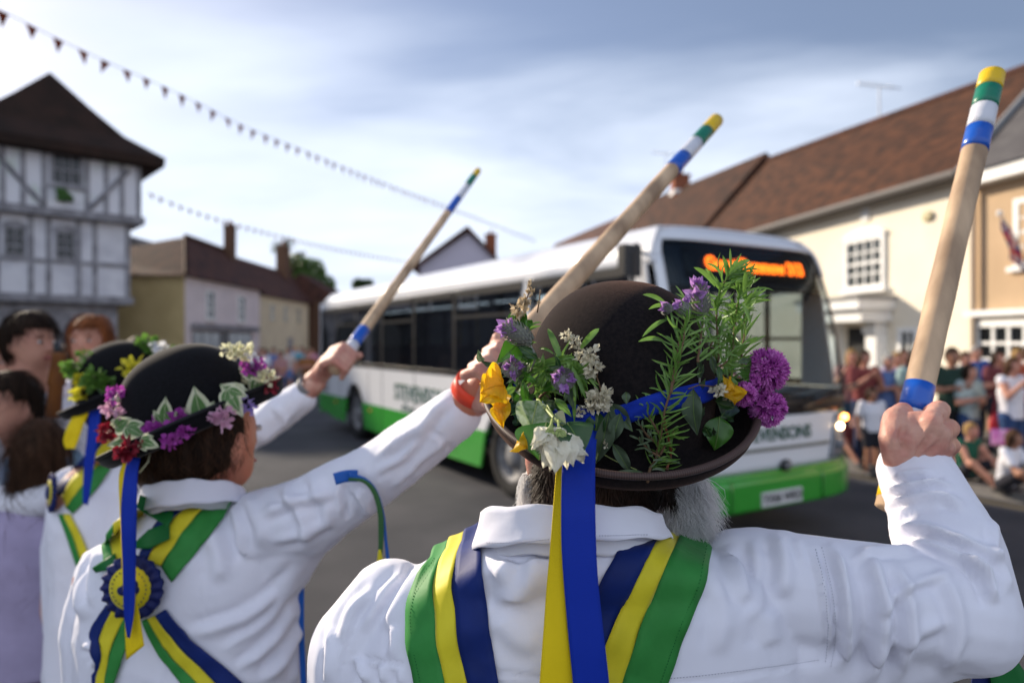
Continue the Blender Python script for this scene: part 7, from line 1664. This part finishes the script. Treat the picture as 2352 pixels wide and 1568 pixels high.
def ivy(parent, bv, x, y, wpx, hpx, ang, dfl, off=.012):
    c, _ = cast(bv, x, y, off, dfl); k = c.y / FPX; d = V((math.sin(R(ang)), -.05, math.cos(R(ang)))); mb = MB(); n_ = V((.1, -1, .2)).normalized(); b = c - d * hpx * k * .5; t = c + d * hpx * k * .5
    for sg in (-1, 0, 1):
        dd_ = (d + d.cross(n_) * sg * .75).normalized(); l = hpx * k * (.95 if sg == 0 else .62); bb = b + (V((0, 0, 0)) if sg == 0 else V((0, 0, 0))); leaf(mb, bb, bb + dd_ * l, wpx * k * (.75 if sg == 0 else .6), ivyc, nrm=n_, fold=.12, wav=.001, seg=7, m2=ivyg); leaf(mb, bb + n_ * .0015 + dd_ * l * .08, bb + n_ * .0022 + dd_ * l * .82, wpx * k * (.46 if sg == 0 else .34), ivyg, nrm=n_, fold=.12, seg=7, m2=ivyc)
    return mb.build('ivy_leaf', None, parent)
hw_, WMx, wbv, _ = make_hat('black bowler hat with magenta flowers and variegated ivy on the second dancer', P(456, 978, 1.235), (.885, .22, .405), (-.40, -.11, .89), felt2, H=.152, a=.106, b=.120, brim=.044, seed=5, lip=.020)
for i, (x, y, r_, m, n_) in enumerate([(530, 806, 20, creamp, 30), (562, 812, 22, creamp, 34), (588, 828, 18, whp, 22), (578, 842, 22, magen, 36), (600, 838, 16, magen, 24), (612, 862, 20, creamp, 30), (612, 886, 18, redp, 30), (560, 868, 18, creamp, 16),
    (508, 950, 24, pinkp, 40), (520, 965, 14, pinkp, 20), (485, 955, 12, pinkp, 16), (556, 926, 20, lilacp, 26), (373, 984, 26, magen, 50), (395, 1000, 20, magen, 30), (414, 962, 24, magen, 44), (424, 984, 18, magen, 30), (442, 998, 22, lilacp, 30), (390, 1018, 14, magen, 20), (412, 1020, 14, lilacp, 16),
    (282, 905, 20, magen, 36), (275, 935, 20, pinkp, 34), (292, 950, 12, pinkp, 16), (272, 985, 24, redp, 44), (304, 1024, 26, redp, 46), (330, 1012, 14, redp, 16), (290, 968, 14, creamp, 12)]):
    blob(hw_, 'flower', wbv, x, y, r_ * 1.3, m, int(n_ * 1.3), 40 + i, 1.18)
for (x, y, a, b, g_) in ((455, 930, 62, 88, -12), (386, 942, 40, 66, 4), (534, 926, 40, 74, 150), (520, 900, 46, 52, -60), (568, 872, 44, 70, 170), (590, 860, 34, 52, 120), (548, 905, 30, 46, 100), (300, 968, 40, 46, 60), (330, 990, 36, 60, 120), (288, 1012, 32, 52, -100), (352, 1012, 30, 46, 110), (352, 1040, 26, 40, 140), (406, 1026, 24, 38, 150), (572, 895, 34, 50, 200)):
    ivy(hw_, wbv, x, y, a * 1.2, b * 1.1, g_, 1.18)
mb = MB(); mb.tube([cast(wbv, 300, 1040, .01, 1.15)[0], cast(wbv, 290, 1075, .01, 1.14)[0], P(280, 1092, 1.13)], .0016, ivyc, 5); mb.tube([cast(wbv, 345, 1040, .01, 1.15)[0], cast(wbv, 340, 1060, .01, 1.14)[0], P(320, 1085, 1.13)], .0016, ivyc, 5); mb.build('twig', None, hw_)
tl1 = [[(296, 1048), (285, 1090), (278, 1180), (282, 1300), (284, 1400), (292, 1462)], [(322, 1052), (316, 1090), (314, 1180), (312, 1300), (308, 1400), (298, 1464)]]
tl2 = [[(284, 1060), (273, 1095), (276, 1180), (280, 1300), (286, 1420), (290, 1515)], [(298, 1056), (292, 1095), (290, 1180), (300, 1300), (318, 1400), (331, 1482)]]
def tail2(cols, Ys, m, parent, n=40):
    a = smoothpl(cols[0], n); b = smoothpl(cols[1], n); rows = []
    for i in range(n):
        Y = np.interp(i / (n - 1), [k / (len(Ys) - 1) for k in range(len(Ys))], Ys); rows.append([P(*(a[i] * (1 - t) + b[i] * t), Y + .002 * math.sin(i * .2 + t * 3)) for t in (0, .25, .5, .75, 1)])
    return gridobj('ribbon_tail', rows, m, parent, .4, .0012)
tail2(tl1, [1.10, 1.075, 1.065, 1.06, 1.055, 1.05], rib_blue, hw_); tail2(tl2, [1.11, 1.085, 1.075, 1.07, 1.065, 1.06], rib_yel, hw_)
ht_, TMx, tbv, _ = make_hat('black bowler hat with yellow and green flowers furthest left', P(292, 905, 1.87), (.87, .30, .38), (-.38, -.16, .90), felt2, H=.148, a=.104, b=.120, brim=.044, seed=9, lip=.018)
gsp = leafmat('fresh_sprig_leaf', (.09, .20, .03), (.14, .28, .05), 60, .3, .5)
for i, (x, y, r_, m, n_) in enumerate([(190, 872, 20, ylp, 36), (190, 902, 24, ylp, 40), (305, 850, 32, ylp, 50), (312, 878, 18, creamp, 20), (265, 905, 22, whp, 34), (245, 900, 14, whp, 16), (372, 800, 22, whp, 34), (352, 792, 14, whp, 20), (395, 806, 12, whp, 14), (180, 845, 30, gsp, 60), (225, 868, 34, gsp, 80), (250, 885, 22, gsp, 40), (335, 800, 30, gsp, 60), (350, 822, 22, gsp, 36), (400, 800, 16, gsp, 20), (200, 820, 18, gsp, 30)]):
    blob(ht_, 'flower' if m is not gsp else 'leaf_sprig', tbv, x, y, r_, m, n_, 80 + i, 1.80)
tail2([[(206, 925), (200, 1000), (192, 1080), (190, 1155)], [(232, 925), (226, 1000), (214, 1080), (202, 1160)]], [1.76, 1.74, 1.73, 1.72], rib_blue, ht_)
tail2([[(196, 925), (165, 960), (146, 1005), (150, 1030)], [(214, 925), (196, 965), (182, 1005), (172, 1030)]], [1.77, 1.75, 1.74, 1.74], rib_yel, ht_)
